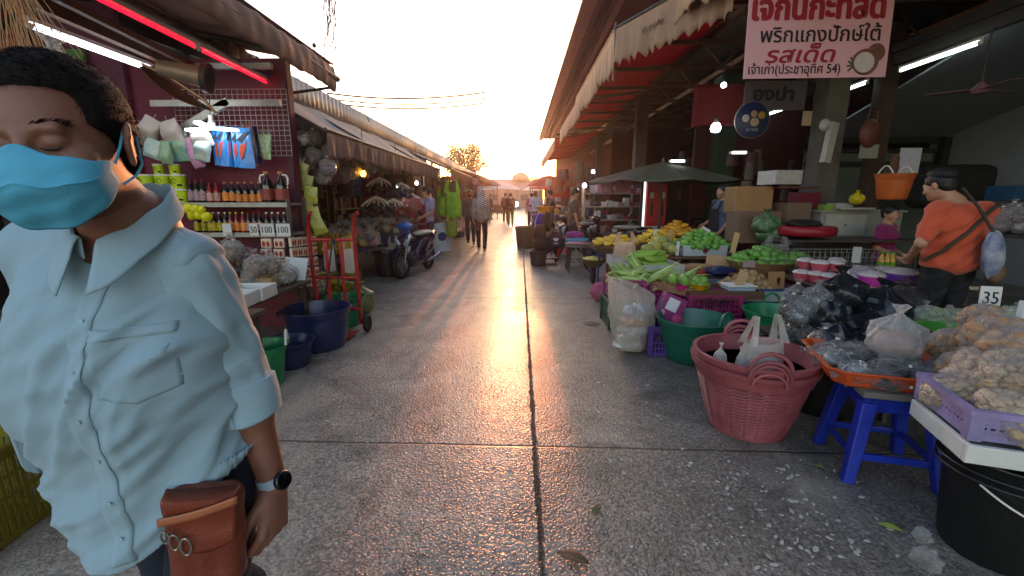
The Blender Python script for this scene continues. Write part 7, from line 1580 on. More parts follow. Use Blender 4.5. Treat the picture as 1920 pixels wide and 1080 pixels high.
for (x, z, r_) in ((-.055, .015, .018), (-.03, -.0, .02), (-.075, .03, .014)): mb = MB(); mb.tube([(x+r_*.6*math.cos(a_), -.056-.004*math.sin(a_), z+r_*1.3*math.sin(a_)) for a_ in [2*pi*i/20 for i in range(20)]], .0028, 6, closed=True); mb.build('ring', ring_m, t, smooth=True)
mb = MB(); mb.tube([(-.07, .05, .07), (-.06, .09, .16), (-.02, .12, .26)], .008, 8); mb.build('shoulder_strap', lea, t, smooth=True)
# ================================================================ RIGHT: hall behind the fruit stalls
def kkup(parent): pass
# hanging Thai banner
bx = at(1397, 147, 5.0); t = empty('hanging_banner', (bx.x+.71, 5.0, bx.z), 'large pale pink Thai banner with a coconut picture hanging over the right stalls', 'banner', rot=(R(-3), 0, R(-2)))
mb = MB(); mb.box((0, 0, .5), (1.44, .01, 1.0)); mb.build('cloth', M('banner_pink', 'c9969c', .7, .05, 2, .1), t)
redi = M('banner_red', '8e1226', .7, .1); blki = M('banner_black', '18141a', .7, .1)
def bt_(txt, x, z, size, wfit, m, bold, nm='lettering', sh=0):
    mb = MB(); bold = max(bold, .004); k = 0
    for dx, dz in ((0, 0), (1, 0), (-1, 0), (0, 1), (0, -1), (.7, .7), (-.7, -.7), (.7, -.7), (-.7, .7)): text_mb(mb, txt, Matrix.Translation((x+dx*bold*size*2, -.008-.0006*k, z+dz*bold*size*1.5))@Matrix.Rotation(pi/2, 4, 'X'), size, wfit=wfit, ext=.0002, shear=sh); k += 1
    mb.build(nm, m, t)
bt_('เจกนกะทิสด', -.02, .575, .33, 1.30, redi, .022); bt_('พริกแกงปักษ์ใต้', .02, .355, .20, 1.20, blki, .007); bt_('รสเด็ด', -.16, .155, .215, .70, redi, .012, sh=.2); bt_('เจ้าเก่า(ประชาอุทิศ 54)', -.21, .045, .13, .93, blki, .004)
mb = MB(); mb.lathe([(.13, 0), (.125, .012), (.1, .016), (.001, .016)], 28, 0, Matrix.Translation((.50, -.006, .15))@Matrix.Rotation(pi/2, 4, 'X')); mb.build('coconut_shell_print', M('coconut_brown', '6a4434', .8, .3, 12), t, smooth=True)
mb = MB(); mb.lathe([(.10, .018), (.001, .02)], 28, 0, Matrix.Translation((.48, -.006, .14))@Matrix.Rotation(pi/2, 4, 'X')); mb.lathe([(.10, .010), (.10, .019)], 28, 0, Matrix.Translation((.48, -.006, .14))@Matrix.Rotation(pi/2, 4, 'X')); mb.build('coconut_flesh_print', M('coconut_white', 'b9a8a4', .8, .08), t)
mb = MB(); mb.lathe([(.09, 0), (.08, .008), (.001, .009)], 20, 0, Matrix.Translation((.60, -.005, .24))@Matrix.Rotation(pi/2, 4, 'X')); mb.build('coconut_shell_print', M('coconut_brown', '6a4434'), t, smooth=True)
mb = MB(); 
for k in range(5): mb.beam((.4, -.008, .12), (.4-.08*math.cos(k*.5-.6), -.008, .12+.1*math.sin(k*.5-.6)), .003, .018)
mb.build('leaf_print', M('leaf_print', '3c4a2c', .8), t)
for sx in (-.7, .7): mb = MB(); mb.tube([(sx, 0, .98), (sx*.95, .1, 1.35)], .005, 5); mb.build('cord', wire_m, t)
# second dark sign behind it and red cloth
p = at(1400, 186, 7.2); t = empty('dark_sign', p+Vector((.42, 0, 0)), 'dark grey sign with black Thai letters partly behind the pink banner', 'sign'); mb = MB(); mb.box((0, 0, .05), (.92, .03, .42)); mb.build('board', M('dim_sign', '4c4648', .7, .1), t); mb = MB(); text_mb(mb, 'องปา', Matrix.Translation((-.03, -.02, -.02))@Matrix.Rotation(pi/2, 4, 'X'), .26, bold=.01, wfit=.62); mb.build('lettering', blki, t)
mb = MB(); a = at(1302, 158, 8.6); b = at(1405, 240, 8.6); mb.sheet(14, 10, lambda u, v: (a.x+(b.x-a.x)*u, 8.6+.03*math.sin(9*u), a.z+(b.z-a.z)*v*(1-.12*u)+.03*math.sin(7*u)*(v))); tag(mb.build('red_cloth', M('dull_red_cloth', '7c2428', .8, .15), smooth=True, solid=.006), 'dull red cloth banner hanging left of the round blue sign', 'banner')
# round blue sign
p = at(1410, 225, 6.6); t = empty('round_sign', p, 'round dark blue sign with pale food pictures beside the tube lights', 'sign'); T = Matrix.Rotation(pi/2, 4, 'X')
mb = MB(); mb.lathe([(.001, -.02), (.225, -.02), (.24, -.01), (.24, .01), (.225, .02), (.001, .02)], 36, 0, T); mb.build('disc', M('sign_blue', '182848', .4, .15), t, smooth=True); mb = MB(); mb.tube([(.243*math.cos(q), 0, .243*math.sin(q)) for q in [2*pi*i/40 for i in range(40)]], .007, 6, closed=True); mb.build('rim', steel_l, t)
for x, z, r_, c_ in ((-.1, .02, .05, 'b9b0a8'), (.01, .08, .045, 'b08a70'), (.03, -.03, .06, 'b09a80'), (.12, .06, .05, 'a0802c')): mb = MB(); mb.lathe([(r_, .022), (r_*.6, .026), (.001, .026)], 20, 0, Matrix.Translation((x, 0, z))@T); mb.build('food_picture', M('sign_'+c_, c_, .6, .2, 30), t, smooth=True)
mb = MB(); text_mb(mb, 'ขาย', Matrix.Translation((.0, -.024, -.15))@T, .06, wfit=.16); mb.build('lettering', M('pale_letter', '8a94a8', .6), t)
# tube lamps on the beam x = 5.7
def atz(px, py, X): return atx(px, py, X)
for a_, b_, l in (((1686, 133), (1840, 79), 'greenish tube light nearest the camera on the dark beam'), ((1535, 187), (1627, 154), 'middle greenish tube light under the pink banner'), ((1442, 214), (1480, 201), 'short far tube light behind the round blue sign')):
    tube_lamp(atz(*a_, 5.55), atz(*b_, 5.55), .02, tubelight, l)
for px, py, Y, l in ((1270, 302, 9.0, 'small white strip lamp over the dark umbrella'), (1385, 286, 8.6, 'small white strip lamp on the green pillar')):
    p = at(px, py, Y); tube_lamp(p-Vector((.16, 0, 0)), p+Vector((.16, 0, 0)), .022, glow('strip_white', (.9, .95, 1), 1.6), l, fix=False, name='strip_lamp')
for px, py, Y, s, l in ((1342, 240, 7.0, .075, 'bright round bulb hanging left of the round blue sign'), (1096, 348, 10.0, .05, 'glowing bulb under the left edge of the dark umbrella'), (1112, 322, 10.5, .04, 'small lamp at the left of the dark umbrella'), (1276, 331, 9.5, .03, 'small lamp right of the red drinks cabinet'), (967, 383, 26, .16, 'bright lamp far down the street'), (1357, 160, 6.4, .035, 'small bare bulb in front of the red cloth')):
    p = at(px, py, Y); t = empty('light_bulb', p, l, 'bulb'); mb = MB(); mb.lathe([(.001, -s*.9), (s*.75, -s*.7), (s, 0), (s*.75, s*.7), (s*.4, s)], 16); mb.build('glass', bulbw, t, smooth=True); mb = MB(); mb.lathe([(s*.42, s*.95), (s*.42, s*1.8), (.001, s*1.8)], 10); mb.build('socket', steel, t, smooth=True); mb = MB(); mb.tube([(0, 0, s*1.8), (.01, 0, s*1.8+.4)], .004, 4); mb.build('wire', wire_m, t)
# ceiling fan
p = at(1838, 168, 5.4); t = empty('ceiling_fan', p, 'faded pink ceiling fan hanging in the deep right shop', 'fan'); mb = MB(); mb.lathe([(.001, -.05), (.07, -.04), (.09, 0), (.05, .04), (.02, .08), (.001, .08)], 20); fm = M('faded_pink', '7c5a60', .5, .1); mb.build('motor', fm, t, smooth=True)
for k in range(3): mb = MB(); mb.box((.27, 0, 0), (.38, .1, .008)); mb.box((.08, 0, 0), (.1, .03, .01)); o = mb.build('blade', fm, t, bevel=.003); o.rotation_euler = (.12, 0, .3+k*2*pi/3)
mb = MB(); mb.tube([(0, 0, .07), (0, 0, .65)], .01, 6); mb.build('rod', steel, t)
# umbrella
UX = at(1232, 480, 9.4).x; t = empty('market_umbrella', (UX, 9.4, 0), 'wide dark olive market umbrella over the motorbikes', 'umbrella'); um = M('olive_canvas', '3e463a', .85, .15, 3, .2)
zc_ = at(1230, 304, 9.4).z; ze = at(1082, 340, 9.2).z; ru = 1.55
for k in range(8):
    mb = MB(); a0, a1 = 2*pi*k/8, 2*pi*(k+1)/8
    mb.sheet(6, 8, lambda u, v: ((ru*v*math.cos(a0)*(1-u)+ru*v*math.cos(a1)*u), (ru*v*math.sin(a0)*(1-u)+ru*v*math.sin(a1)*u), zc_+(ze-zc_)*v**1.15-.05*math.sin(pi*u)*v)); mb.build('canopy_panel', um, t, smooth=True, solid=.004)
    mb = MB(); mb.tube([(0, 0, zc_-.02), (ru*math.cos(a0), ru*math.sin(a0), ze-.01)], .008, 5); mb.build('rib', steel, t)
mb = MB(); px_ = at(1198, 480, 9.4).x-UX; mb.tube([(0, 0, 0), (0, 0, zc_+.08)], .028, 10); mb.build('pole', steel, t); mb = MB(); mb.lathe([(.001, 0), (.25, 0), (.25, .06), (.05, .1), (.001, .1)], 20); mb.build('foot', conc, t)
# drinks cabinet with light strip
p0_ = at(1212, 432, 10.6); p1_ = at(1252, 330, 10.6); t = empty('drinks_cabinet', ((p0_.x+p1_.x)/2, 10.9, 0), 'tall red drinks cabinet with white script and a bright vertical light strip', 'cabinet'); wd = p1_.x-p0_.x+.05
mb = MB(); mb.box((0, 0, 1.02), (wd, .55, 2.04)); mb.build('body', M('drinks_red', 'b0101c', .4, .08), t, bevel=.01)
mb = MB(); text_mb(mb, 'Coca-Cola', Matrix.Translation((0, -.285, 1.84))@Matrix.Rotation(pi/2, 4, 'X'), .16, bold=.004, wfit=wd*.85, shear=.35); mb.build('lettering', M('white_letter', 'd0c8c8', .5), t)
for x in (-.12, .13): mb = MB(); mb.lathe([(.001, 0), (.045, 0), (.045, .25), (.018, .38), (.018, .46), (.001, .46)], 14, 0, Matrix.Translation((x, -.27, 1.0)), sy=.3); mb.build('bottle_print', M('bottle_print', '4a1218', .4, .2), t, smooth=True); mb = MB(); mb.box((x, -.285, 1.5), (.09, .01, .14)); mb.build('notice', card_white, t)
mb = MB(); mb.box((-wd/2-.06, -.25, 1.25), (.05, .03, 1.25)); mb.build('light_strip', glow('strip_cab', (.9, .97, 1), .25), t); mb = MB(); mb.box((-wd/2-.12, -.25, 1.05), (.06, .06, 2.1)); mb.build('frame', steel, t)
# shelf of goods behind the motorbikes and pink bags hanging
t = empty('goods_shelf', (at(1160, 400, 12).x, 12.2, 0), 'metal shelf crowded with pale stacked goods behind the motorbikes', 'shelf'); mb = MB()
for z in (.5, .85, 1.2, 1.55): mb.box((0, 0, z), (1.9, .4, .025))
for x in (-.93, .93): mb.box((x, 0, .9), (.04, .4, 1.8))
mb.build('frame', steel_l, t); rd = random.Random(61)
for z in (.515, .865, 1.215, 1.565):
    for j in range(12): mb = MB(); hh = rd.uniform(.08, .24); mb.box((-.85+.155*j, rd.uniform(-.05, .05), z+hh/2), (.13, .26, hh)); c_ = rd.choice(['a8a4a8', '5c5860', '8a7a80', '2c2c34', 'b4b0b4', '7c2c34']); mb.build('packet', M('goods_'+c_, c_, .6, .3, 7, .4), t, bevel=.01)
for k, px in enumerate((1125, 1143, 1160, 1176)): hung_pack(px, 334, 10.2, .2, .32, M('pale_pink_pack', 'a8788c', .6, .15, 8, .3), 'pale pink packet hanging in the row under the dark umbrella', group='pink packets under the dark umbrella', roll=rd.uniform(-.1, .1))
# ---------------------------------------------------------------- motorbikes
def scooter(name, loc, yaw, label, bodym, accent, sc=1.0, steer=.25):
    """seen head on it faces -Y"""
    t = empty(name, loc, label, 'scooter', yaw); t.scale = (sc,)*3
    rub = M('black_rubber', '141414', .7, .1); met = M('scooter_metal', '8a8a90', .3, .1, metal=.8); blackp = M('scooter_black', '141418', .35, .1, coat=.4); silver = M('scooter_silver', '9a9aa4', .3, .1, metal=.4, coat=.4); glass = M('headlight_glass', 'a8b0b8', .1, .1, metal=.2, coat=.8)
    def wheel(y, st=0):
        T = Matrix.Translation((0, y, .27))@Matrix.Rotation(st, 4, 'Z')@Matrix.Rotation(pi/2, 4, 'Y'); mb = MB(); mb.lathe([(.19, -.035), (.25, -.045), (.275, -.02), (.28, 0), (.275, .02), (.25, .045), (.19, .035), (.19, -.035)], 36, 0, T); w_ = mb.build('wheel', rub, t, smooth=True)
        mb = MB(); mb.lathe([(.185, -.03), (.195, -.03), (.195, .03), (.185, .03), (.185, -.03)], 30, 0, T)
        for k in range(5): a = 2*pi*k/5; mb.add([T@Vector(q) for q in [(.03*math.cos(a-.4), .03*math.sin(a-.4), -.012), (.03*math.cos(a+.4), .03*math.sin(a+.4), -.012), (.188*math.cos(a+.1), .188*math.sin(a+.1), -.012), (.188*math.cos(a-.1), .188*math.sin(a-.1), -.012), (.03*math.cos(a-.4), .03*math.sin(a-.4), .012), (.03*math.cos(a+.4), .03*math.sin(a+.4), .012), (.188*math.cos(a+.1), .188*math.sin(a+.1), .012), (.188*math.cos(a-.1), .188*math.sin(a-.1), .012)]], [(0, 3, 2, 1), (4, 5, 6, 7), (0, 1, 5, 4), (1, 2, 6, 5), (2, 3, 7, 6), (3, 0, 4, 7)])
        mb.lathe([(.001, -.03), (.035, -.03), (.035, .03), (.001, .03)], 14, 0, T); mb.build('rim', met, w_, smooth=False)
    wheel(-.62, steer); wheel(.62)
    S = SDF((-.3, -.75, .1), (.3, .95, 1.0), .012)
    S.ell((0, -.42, .58), (.17, .09, .25), Euler((-.35, 0, 0)).to_matrix(), .04); S.ell((0, -.46, .68), (.15, .1, .10), None, .05); S.cap((0, -.38, .42), (0, -.28, .30), .13, .11, k=.05); S.cap((0, -.25, .27), (0, .2, .27), .12, .12, k=.05)
    S.chain([(0, .1, .42), (0, .3, .55), (0, .65, .66), (0, .92, .72)], [.11, .14, .13, .07], .06); S.cap((0, .2, .35), (0, .6, .45), .13, .12, k=.06)
    sdf_obj('body', S.mesh(), bodym, t)
    mb = MB(); mb.blob((0, .40, .76), (.13, .38, .055), 18, fn=lambda p: Vector((p.x, p.y, p.z+.5*max(0, p.y)**2*.4))); mb.build('seat', M('seat_vinyl', '9a968a', .45, .1, 6, .2), t, smooth=True)
    S = SDF((-.3, -.8, .7), (.3, -.1, 1.15), .01); S.ell((0, -.40, .93), (.15, .10, .075), Euler((-.4, 0, 0)).to_matrix(), .03); S.cap((0, -.34, .8), (0, -.38, .92), .05, .07, k=.04); sdf_obj('handlebar_cover', S.mesh(), accent, t)
    for s in (-1, 1):
        mb = MB(); mb.tube([(s*.08, -.36, .94), (s*.22, -.30, .97), (s*.34, -.24, .96)], [.014, .013, .018], 8); mb.build('handlebar', blackp, t, smooth=True)
        mb = MB(); mb.tube([(s*.2, -.3, .97), (s*.26, -.3, 1.12)], .006, 6); mb.blob((s*.29, -.3, 1.17), (.06, .012, .038), 12); mb.build('mirror', blackp, t, smooth=True)
        mb = MB(); mb.blob((s*.085, -.545, .66), (.062, .03, .05), 14, fn=lambda p, s=s: Vector((p.x, p.y, p.z+s*p.x*.8))); mb.build('headlight', glass, t, smooth=True)
        mb = MB(); V = [(s*.01, -.575, .55), (s*.12, -.545, .62), (s*.165, -.50, .78), (s*.13, -.52, .76), (s*.08, -.555, .62)]; V += [(x, y+.03, z) for x, y, z in V]; mb.add(V, [(0, 1, 2, 3, 4), (9, 8, 7, 6, 5)]+[(i, 5+i, 5+(i+1) % 5, (i+1) % 5) for i in range(5)]); mb.build('front_trim', silver, t)
        mb = MB(); mb.tube([(s*.075, -.50, .62), (s*.07, -.62, .27)], .02, 8); mb.build('fork', met, t, smooth=True)
    mb = MB(); mb.sheet(6, 14, lambda u, v: ((u-.5)*.12, -.62-.31*math.sin(2.0*v-.9), .27+.31*math.cos(2.0*v-.9))); mb.build('front_mudguard', bodym, t, smooth=True, solid=.006)
    mb = MB(); mb.box((0, .98, .6), (.16, .015, .16)); mb.build('number_plate', card_white, t); mb = MB(); mb.blob((0, .96, .73), (.08, .03, .035), 10); mb.build('tail_light', red_c, t, smooth=True)
    mb = MB(); mb.tube([(.15, .25, .22), (.17, .6, .25), (.18, .85, .32)], [.02, .045, .05], 10); mb.build('exhaust', met, t, smooth=True); mb = MB(); mb.tube([(-.1, .1, .25), (-.25, .15, .02)], .012, 6); mb.build('side_stand', met, t)
    return t
scooter('scooter', (-2.03, 8.4, 0), R(-11), 'dark purple and black scooter with bright blue handlebar cover parked on the left', M('dark_purple_paint', '1c1830', .25, .15, coat=.6), M('scooter_blue', '1c5cb0', .25, .1, coat=.5), steer=-.1)
scooter('scooter', (1.45, 11.6, 0), R(-50), 'dark motor scooter with shining mirrors under the left side of the umbrella', M('scooter_dk', '1a1416', .3, .1, coat=.5), M('scooter_blk2', '18181c', .3))
scooter('scooter', (2.2, 10.6, 0), R(-120), 'black motor scooter parked side on beneath the umbrella', M('scooter_dk', '1a1416'), M('scooter_blk2', '18181c'))
scooter('scooter', (3.6, 10.0, 0), R(70), 'black scooter standing right of the red drinks cabinet', M('scooter_dk2', '101014', .3, .1, coat=.5), M('scooter_blk2', '18181c'))
scooter('scooter', (.75, 15.5, 0), R(-30), 'far scooter standing behind the blue tubs', M('scooter_dk', '1a1416'), M('scooter_blk2', '18181c'))
scooter('scooter', (1.1, 19.5, 0), R(20), 'farthest scooter on the right side of the street', M('scooter_dk2', '101014'), M('scooter_blk2', '18181c'))
# ---------------------------------------------------------------- cart of black bags
CXc, CYc = at(1022, 470, 9.7).x, 9.8
t = empty('bag_cart', (CXc, CYc, 0), 'small cart stacked high with black bags at the right edge of the street', 'cart', .2)
mb = MB(); mb.box((0, 0, .12), (.5, .4, .03)); mb.build('platform', steel, t)
for s in (-1, 1): mb = MB(); mb.tube([(s*.2, .2, .12), (s*.18, .22, .9), (s*.1, .2, 1.15)], .014, 8); mb.build('upright', steel_l, t)
for s in (-1, 1): mb = MB(); mb.lathe([(.001, -.02), (.07, -.02), (.09, 0), (.07, .02), (.001, .02)], 18, 0, Matrix.Translation((s*.26, 0, .09))@Matrix.Rotation(pi/2, 4, 'Y')); mb.build('wheel', M('black_rubber', '141414'), t, smooth=True)
mk_tub('dark_basket', (CXc-.16, CYc-.35, 0), .16, .19, .33, M('grey_black_plastic', '2c2c2c', .5), 'dark ribbed bin in front of the bag cart', handles=None)
bkf = M('black_fabric', '121216', .8, .2, 8, .3)
for k, (x, y, z, rx, rz, l) in enumerate([(-.02, -.15, .42, .24, .18, 'black cloth bag lying over the dark bin'), (-.12, -.05, .66, .14, .22, 'black patterned bag in the middle of the bag cart'), (.05, .05, .92, .13, .22, 'upright black bag with long straps on top of the bag cart'), (.2, -.05, .5, .16, .2, 'black bag low on the right of the bag cart')]):
    mb = MB(); mb.blob((0, 0, 0), (rx, .13, rz), 20, fn=lambda p, k=k: p*(1+.12*nz(p.x*3+k, p.y*3, p.z*3))); tag(mb.build('black_bag', bkf, smooth=True, loc=(CXc+x, CYc+y, z)), l, 'bag')
    
p = at(1042, 452, 9.25); t = empty('shoulder_bag', p, 'navy shoulder bag with a white three leaf emblem hung on the bag cart', 'bag'); mb = MB(); mb.box((0, 0, 0), (.30, .1, .24)); mb.build('body', M('navy_fabric', '141a30', .8, .1, 8, .2), t, bevel=.025)
wt = M('white_letter', 'd0c8c8', .5); mb = MB()
for a in (-.75, 0, .75): 
    T = Matrix.Translation((0, -.054, .0))@Matrix.Rotation(a, 4, 'Y'); mb.lathe([(.001, 0), (.5, 0), (.5, .002), (.001, .002)], 16, 0, T@Matrix.Translation((0, 0, .04))@Matrix.Diagonal((.034, 1, .085, 1))@Matrix.Rotation(pi/2, 4, 'X'))
mb.build('emblem', wt, t); mb = MB()
for z in (.0, .014, .028): mb.box((0, -.058, z), (.1, .003, .004))
mb.build('emblem_stripe', M('navy_fabric', '141a30'), t)
mb = MB(); text_mb(mb, 'adidas', Matrix.Translation((0, -.054, -.055))@Matrix.Rotation(pi/2, 4, 'X'), .04, bold=.001, wfit=.09); mb.build('lettering', wt, t)
for s in (-1, 1): mb = MB(); mb.tube([(s*.12, 0, .1), (s*.06-.05, .03, .38), (-.08, .1, .62)], .01, 6); mb.build('strap', M('strap_grey', '4c4444', .7), t)
mk_tub('blue_tub', (at(1020, 412, 13).x, 13.2, .55), .26, .33, .42, M('cobalt_plastic', '2c24a8', .4, .1), 'cobalt blue tub behind the bag cart', handles=None)
mk_tub('yellow_tub', (at(1022, 385, 14).x, 14.2, .95), .2, .26, .22, M('golden_plastic2', 'd08a10', .4), 'golden yellow tub above the cobalt blue tub', handles=None)
mk_tub('rubbish_bin', (at(985, 455, 12.6).x, 12.9, 0), .24, .3, .62, M('olive_bin', '4a4636', .5), 'olive brown bin behind the bag cart', handles=None)
for (x, y, l) in ((at(1020, 412, 13).x, 13.3, 'brown crate stack under the cobalt blue tub'), (at(1022, 412, 14).x, 14.3, 'tall crate stack under the golden yellow tub')):
    mb = MB(); hh = .54 if y < 14 else .94; mb.box((0, 0, hh/2), (.5, .5, hh)); tag(mb.build('carton', kraft, loc=(x, y, 0), bevel=.004), l, 'box')
# red stool, round table with meat tray and cloths
redst = M('red_stool_plastic', 'b8261c', .4, .08)
def stool2(loc, h, r, top, legm, label, name='stool', yaw=0):
    t = empty(name, loc, label, 'stool', yaw); mb = MB(); mb.lathe([(.001, h-.03), (r*.95, h-.03), (r, h-.015), (r*.95, h), (.001, h)], 24); mb.build('seat', top, t, smooth=True)
    for k in range(4): a = pi/4+k*pi/2; mb = MB(); mb.tube([(r*.75*math.cos(a), r*.75*math.sin(a), h-.03), (r*1.15*math.cos(a), r*1.15*math.sin(a), .0)], .016, 6); mb.build('leg', legm, t)
    mb = MB(); mb.tube([(r*.95*math.cos(q), r*.95*math.sin(q), h*.4) for q in [2*pi*i/16 for i in range(16)]], .009, 5, closed=True); mb.build('ring', legm, t); return t
stool2((at(1056, 490, 10).x, 10.2, 0), .55, .13, redst, redst, 'red plastic stool between the bag cart and the round table', 'plastic_stool')
hs = at(1080, 461, 8.6).z; stool2((at(1083, 461, 8.8).x, 8.75, 0), hs, .25, steel_l, steel, 'tall round metal stool carrying a tray of pink meat', 'metal_stool')
X_ = at(1083, 461, 8.8).x
mb = MB(); mb.lathe([(.001, 0), (.24, 0), (.27, .035), (.25, .035), (.001, .012)], 26); tag(mb.build('meat_tray', M('tray_silver', '9a989a', .3, metal=.5), smooth=True, loc=(X_, 8.75, hs)), 'round tray on the tall metal stool', 'tray')
mb = MB(); mb.blob((0, 0, .03), (.21, .21, .03), 20, fn=lambda p: p*(1+.15*nz(p.x*6, p.y*6))); tag(mb.build('meat', M('pink_meat', 'a8605c', .4, .25, 18, .4), smooth=True, loc=(X_, 8.75, hs+.01)), 'flat heap of pink meat on the round tray', 'meat')
mb = MB(); mb.blob((0, 0, .05), (.26, .2, .07), 22, fn=lambda p: p*(1+.14*nz(p.x*5, p.y*5, 2))); tag(mb.build('folded_cloth', M('blue_towel', '3c7c9c', .9, .15, 10, .4), smooth=True, loc=(X_+.02, 9.05, hs+.02)), 'folded turquoise cloth behind the meat tray', 'cloth')
mb = MB(); mb.blob((0, 0, .05), (.2, .18, .08), 22, fn=lambda p: p*(1+.14*nz(p.x*5, p.y*5, 2))); tag(mb.build('folded_cloth', M('purple_towel', '7c2c6c', .9, .15, 10, .4), smooth=True, loc=(X_-.02, 9.1, hs+.12)), 'purple cloth heaped on the turquoise cloth', 'cloth')
stool2((X_+.02, 9.1, 0), hs+.03, .25, wood_b, steel, 'low wooden stool behind the tall metal stool', 'wooden_stool')
mb = MB(); mk_bag(mb, .16, .45, 52); tag(mb.build('plastic_bag', milky_film, smooth=True, loc=(X_+.02, 9.2, .0)), 'whitish bag hanging behind the legs of the tall metal stool', 'plastic bag')
mb = MB(); mb.lathe([(.001, 0), (.12, 0), (.2, .1), (.21, .12), (.19, .12), (.001, .03)], 22); X2 = at(1112, 530, 7.4).x; tag(mb.build('offcut_bowl', M('olive_bowl', '5c5030', .6), smooth=True, loc=(X2, 7.4, .3)), 'bowl of yellow scraps left of the crates on a small trolley', 'bowl')
mb = MB(); mb.blob((0, 0, .11), (.17, .17, .04), 18, fn=lambda p: p*(1+.2*nz(p.x*7, p.y*7))); tag(mb.build('fruit_scraps', M('scrap_yellow', 'b4a050', .6, .3, 22, .5), smooth=True, loc=(X2, 7.4, .32)), 'yellow fruit scraps filling the low bowl', 'scraps')
mb = MB(); mb.lathe([(.001, -.03), (.14, -.03), (.16, 0), (.14, .03), (.001, .03)], 22, 0, Matrix.Translation((0, 0, .16))@Matrix.Rotation(pi/2, 4, 'Y')); mb.box((0, 0, .25), (.05, .05, .12)); tag(mb.build('trolley_wheel', M('black_rubber', '141414'), smooth=True, loc=(X2, 7.45, 0)), 'black trolley wheel under the bowl of yellow scraps', 'wheel')
# ---------------------------------------------------------------- inside: counter, boxes, bags, papers
cr0, cr1 = at(1530, 440, 6.6), at(1688, 396, 6.6); t = empty('white_counter', ((cr0.x+cr1.x)/2, 6.8, 0), 'off white counter with a drawer in front of the woman in magenta', 'counter'); wc_ = cr1.x-cr0.x; hc_ = cr1.z; cwm = M('counter_white', '8a8880', .6, .1, 3, .1)
mb = MB(); mb.box((0, 0, hc_-.2), (wc_, .5, .36)); mb.build('body', cwm, t); mb = MB(); mb.box((0, 0, hc_-.0), (wc_+.08, .56, .03)); mb.build('top', cwm, t); mb = MB(); mb.box((-wc_*.2, -.262, hc_-.2), (wc_*.5, .02, .3)); dr = mb.build('drawer', M('counter_light', '9c9a92', .6), t); mb = MB(); mb.blob((-wc_*.2, -.28, hc_-.2), (.015, .012, .015), 8); mb.build('knob', steel, dr)
mb = MB(); mb.box((0, .1, (hc_-.4)/2), (wc_*.8, .3, hc_-.4)); mb.build('base', M('dark_table', '3c302a'), t)
def bx_(px, py, Y, w, h, d, mat, label, name='carton', cat='box', bev=.005, rot=None): p = at(px, py, Y); mb = MB(); mb.box((0, 0, 0), (w, d, h)); o = tag(mb.build(name, mat, loc=p, bevel=bev), label, cat); 
def bxr(*a, **k): bx_(*a, **k)
bx_(1574, 387, 6.6, .24, .10, .2, M('white_box', '8f8d8a', .6), 'small white box on the white counter'); bx_(1548, 390, 6.6, .14, .1, .15, M('lime_box', '6a8a30', .6), 'small lime and black box at the left end of the counter'); bx_(1600, 391, 6.5, .5, .03, .2, M('white_box', '8f8d8a'), 'flat white slab on the white counter', 'flat_box')
p = at(1607, 370, 6.4); mb = MB(); mk_bag(mb, .09, .2, 8); tag(mb.build('yellow_bag', film('yellow_film', 'b9a818', .95, .3, .6, 10), smooth=True, loc=p-Vector((0, 0, .1))), 'crumpled bright yellow bag on the white counter', 'plastic bag')
p = at(1476, 335, 6.6); mk_foam('foam_box', (p.x, 6.8, p.z-.08), .42, .4, .2, 'white styrofoam box on the hanging shelf left of the pillar', yaw=.15, mat=M('foam_dim', 'a8a4a0', .7))
bx_(1480, 352, 6.9, .6, .03, .5, rust, 'rusty hanging shelf carrying the white styrofoam box', 'hanging_shelf', 'shelf')
p = at(1555, 268, 6.8); mb = MB(); mb.box((0, 0, 0), (.14, .08, .58)); o = tag(mb.build('foam_strip', M('foam_dim', 'a8a4a0'), loc=p, bevel=.01), 'tall narrow white foam panel hanging in front of the pillar', 'panel'); o.rotation_euler = (0, .12, .3)
mb = MB(); mb.blob((0, 0, 0), (.07, .06, .08), 12, fn=lambda p: p*(1+.2*nz(p.x*4, p.y*4))); tag(mb.build('plastic_bag', M('white_bag', 'b0acb0', .5), smooth=True, loc=at(1547, 234, 6.7)), 'small white bag tied above the tall foam panel', 'plastic bag')
p = at(1628, 250, 6.5); mb = MB(); mb.tube([(-.05, 0, .1), (-.02, 0, .35), (.08, 0, .3), (.1, 0, .1)], .01, 6); mb.blob((.02, 0, 0), (.14, .06, .2), 14); tag(mb.build('hanging_handbag', M('rust_brown_leather', '5a2c1c', .5), smooth=True, loc=p), 'rust brown handbag hanging on the wall right of the pillar', 'bag')
for px, py, Y, w, h, l in ((1513, 222, 6.8, .13, .2, 'small cream card stuck on the maroon wall'), (1705, 302, 6.6, .3, .36, 'pale lilac paper sheet hanging over the orange bucket'), (1629, 284, 7.0, .28, .2, 'white paper under the rust brown handbag')): bx_(px, py, Y, w, h, .006, M('paper_'+str(px), 'a8a4b4' if px == 1705 else 'b09c80' if px == 1513 else '8f8c88', .8, .1, 12), l, 'paper', 'paper', 0)
mb = MB(); text_mb(mb, 'กกก', Matrix.Identity(4), .05) if False else None
p = at(1675, 350, 6.2); mk_tub('orange_bucket', (p.x, 6.2, p.z-.17), .16, .21, .34, M('orange_bucket', 'b0541c', .5), 'orange bucket hanging above the woman in magenta', handles='rope')
p = at(1677, 310, 6.3); mb = MB(); mb.blob((0, 0, 0), (.06, .04, .14), 12, fn=lambda q: q*(1+.2*nz(q.x*4, q.y*4, q.z*3))); tag(mb.build('brown_glove', M('brown_cloth3', '5a3c30', .9), smooth=True, loc=p), 'brown cloth hanging over the orange bucket', 'cloth')
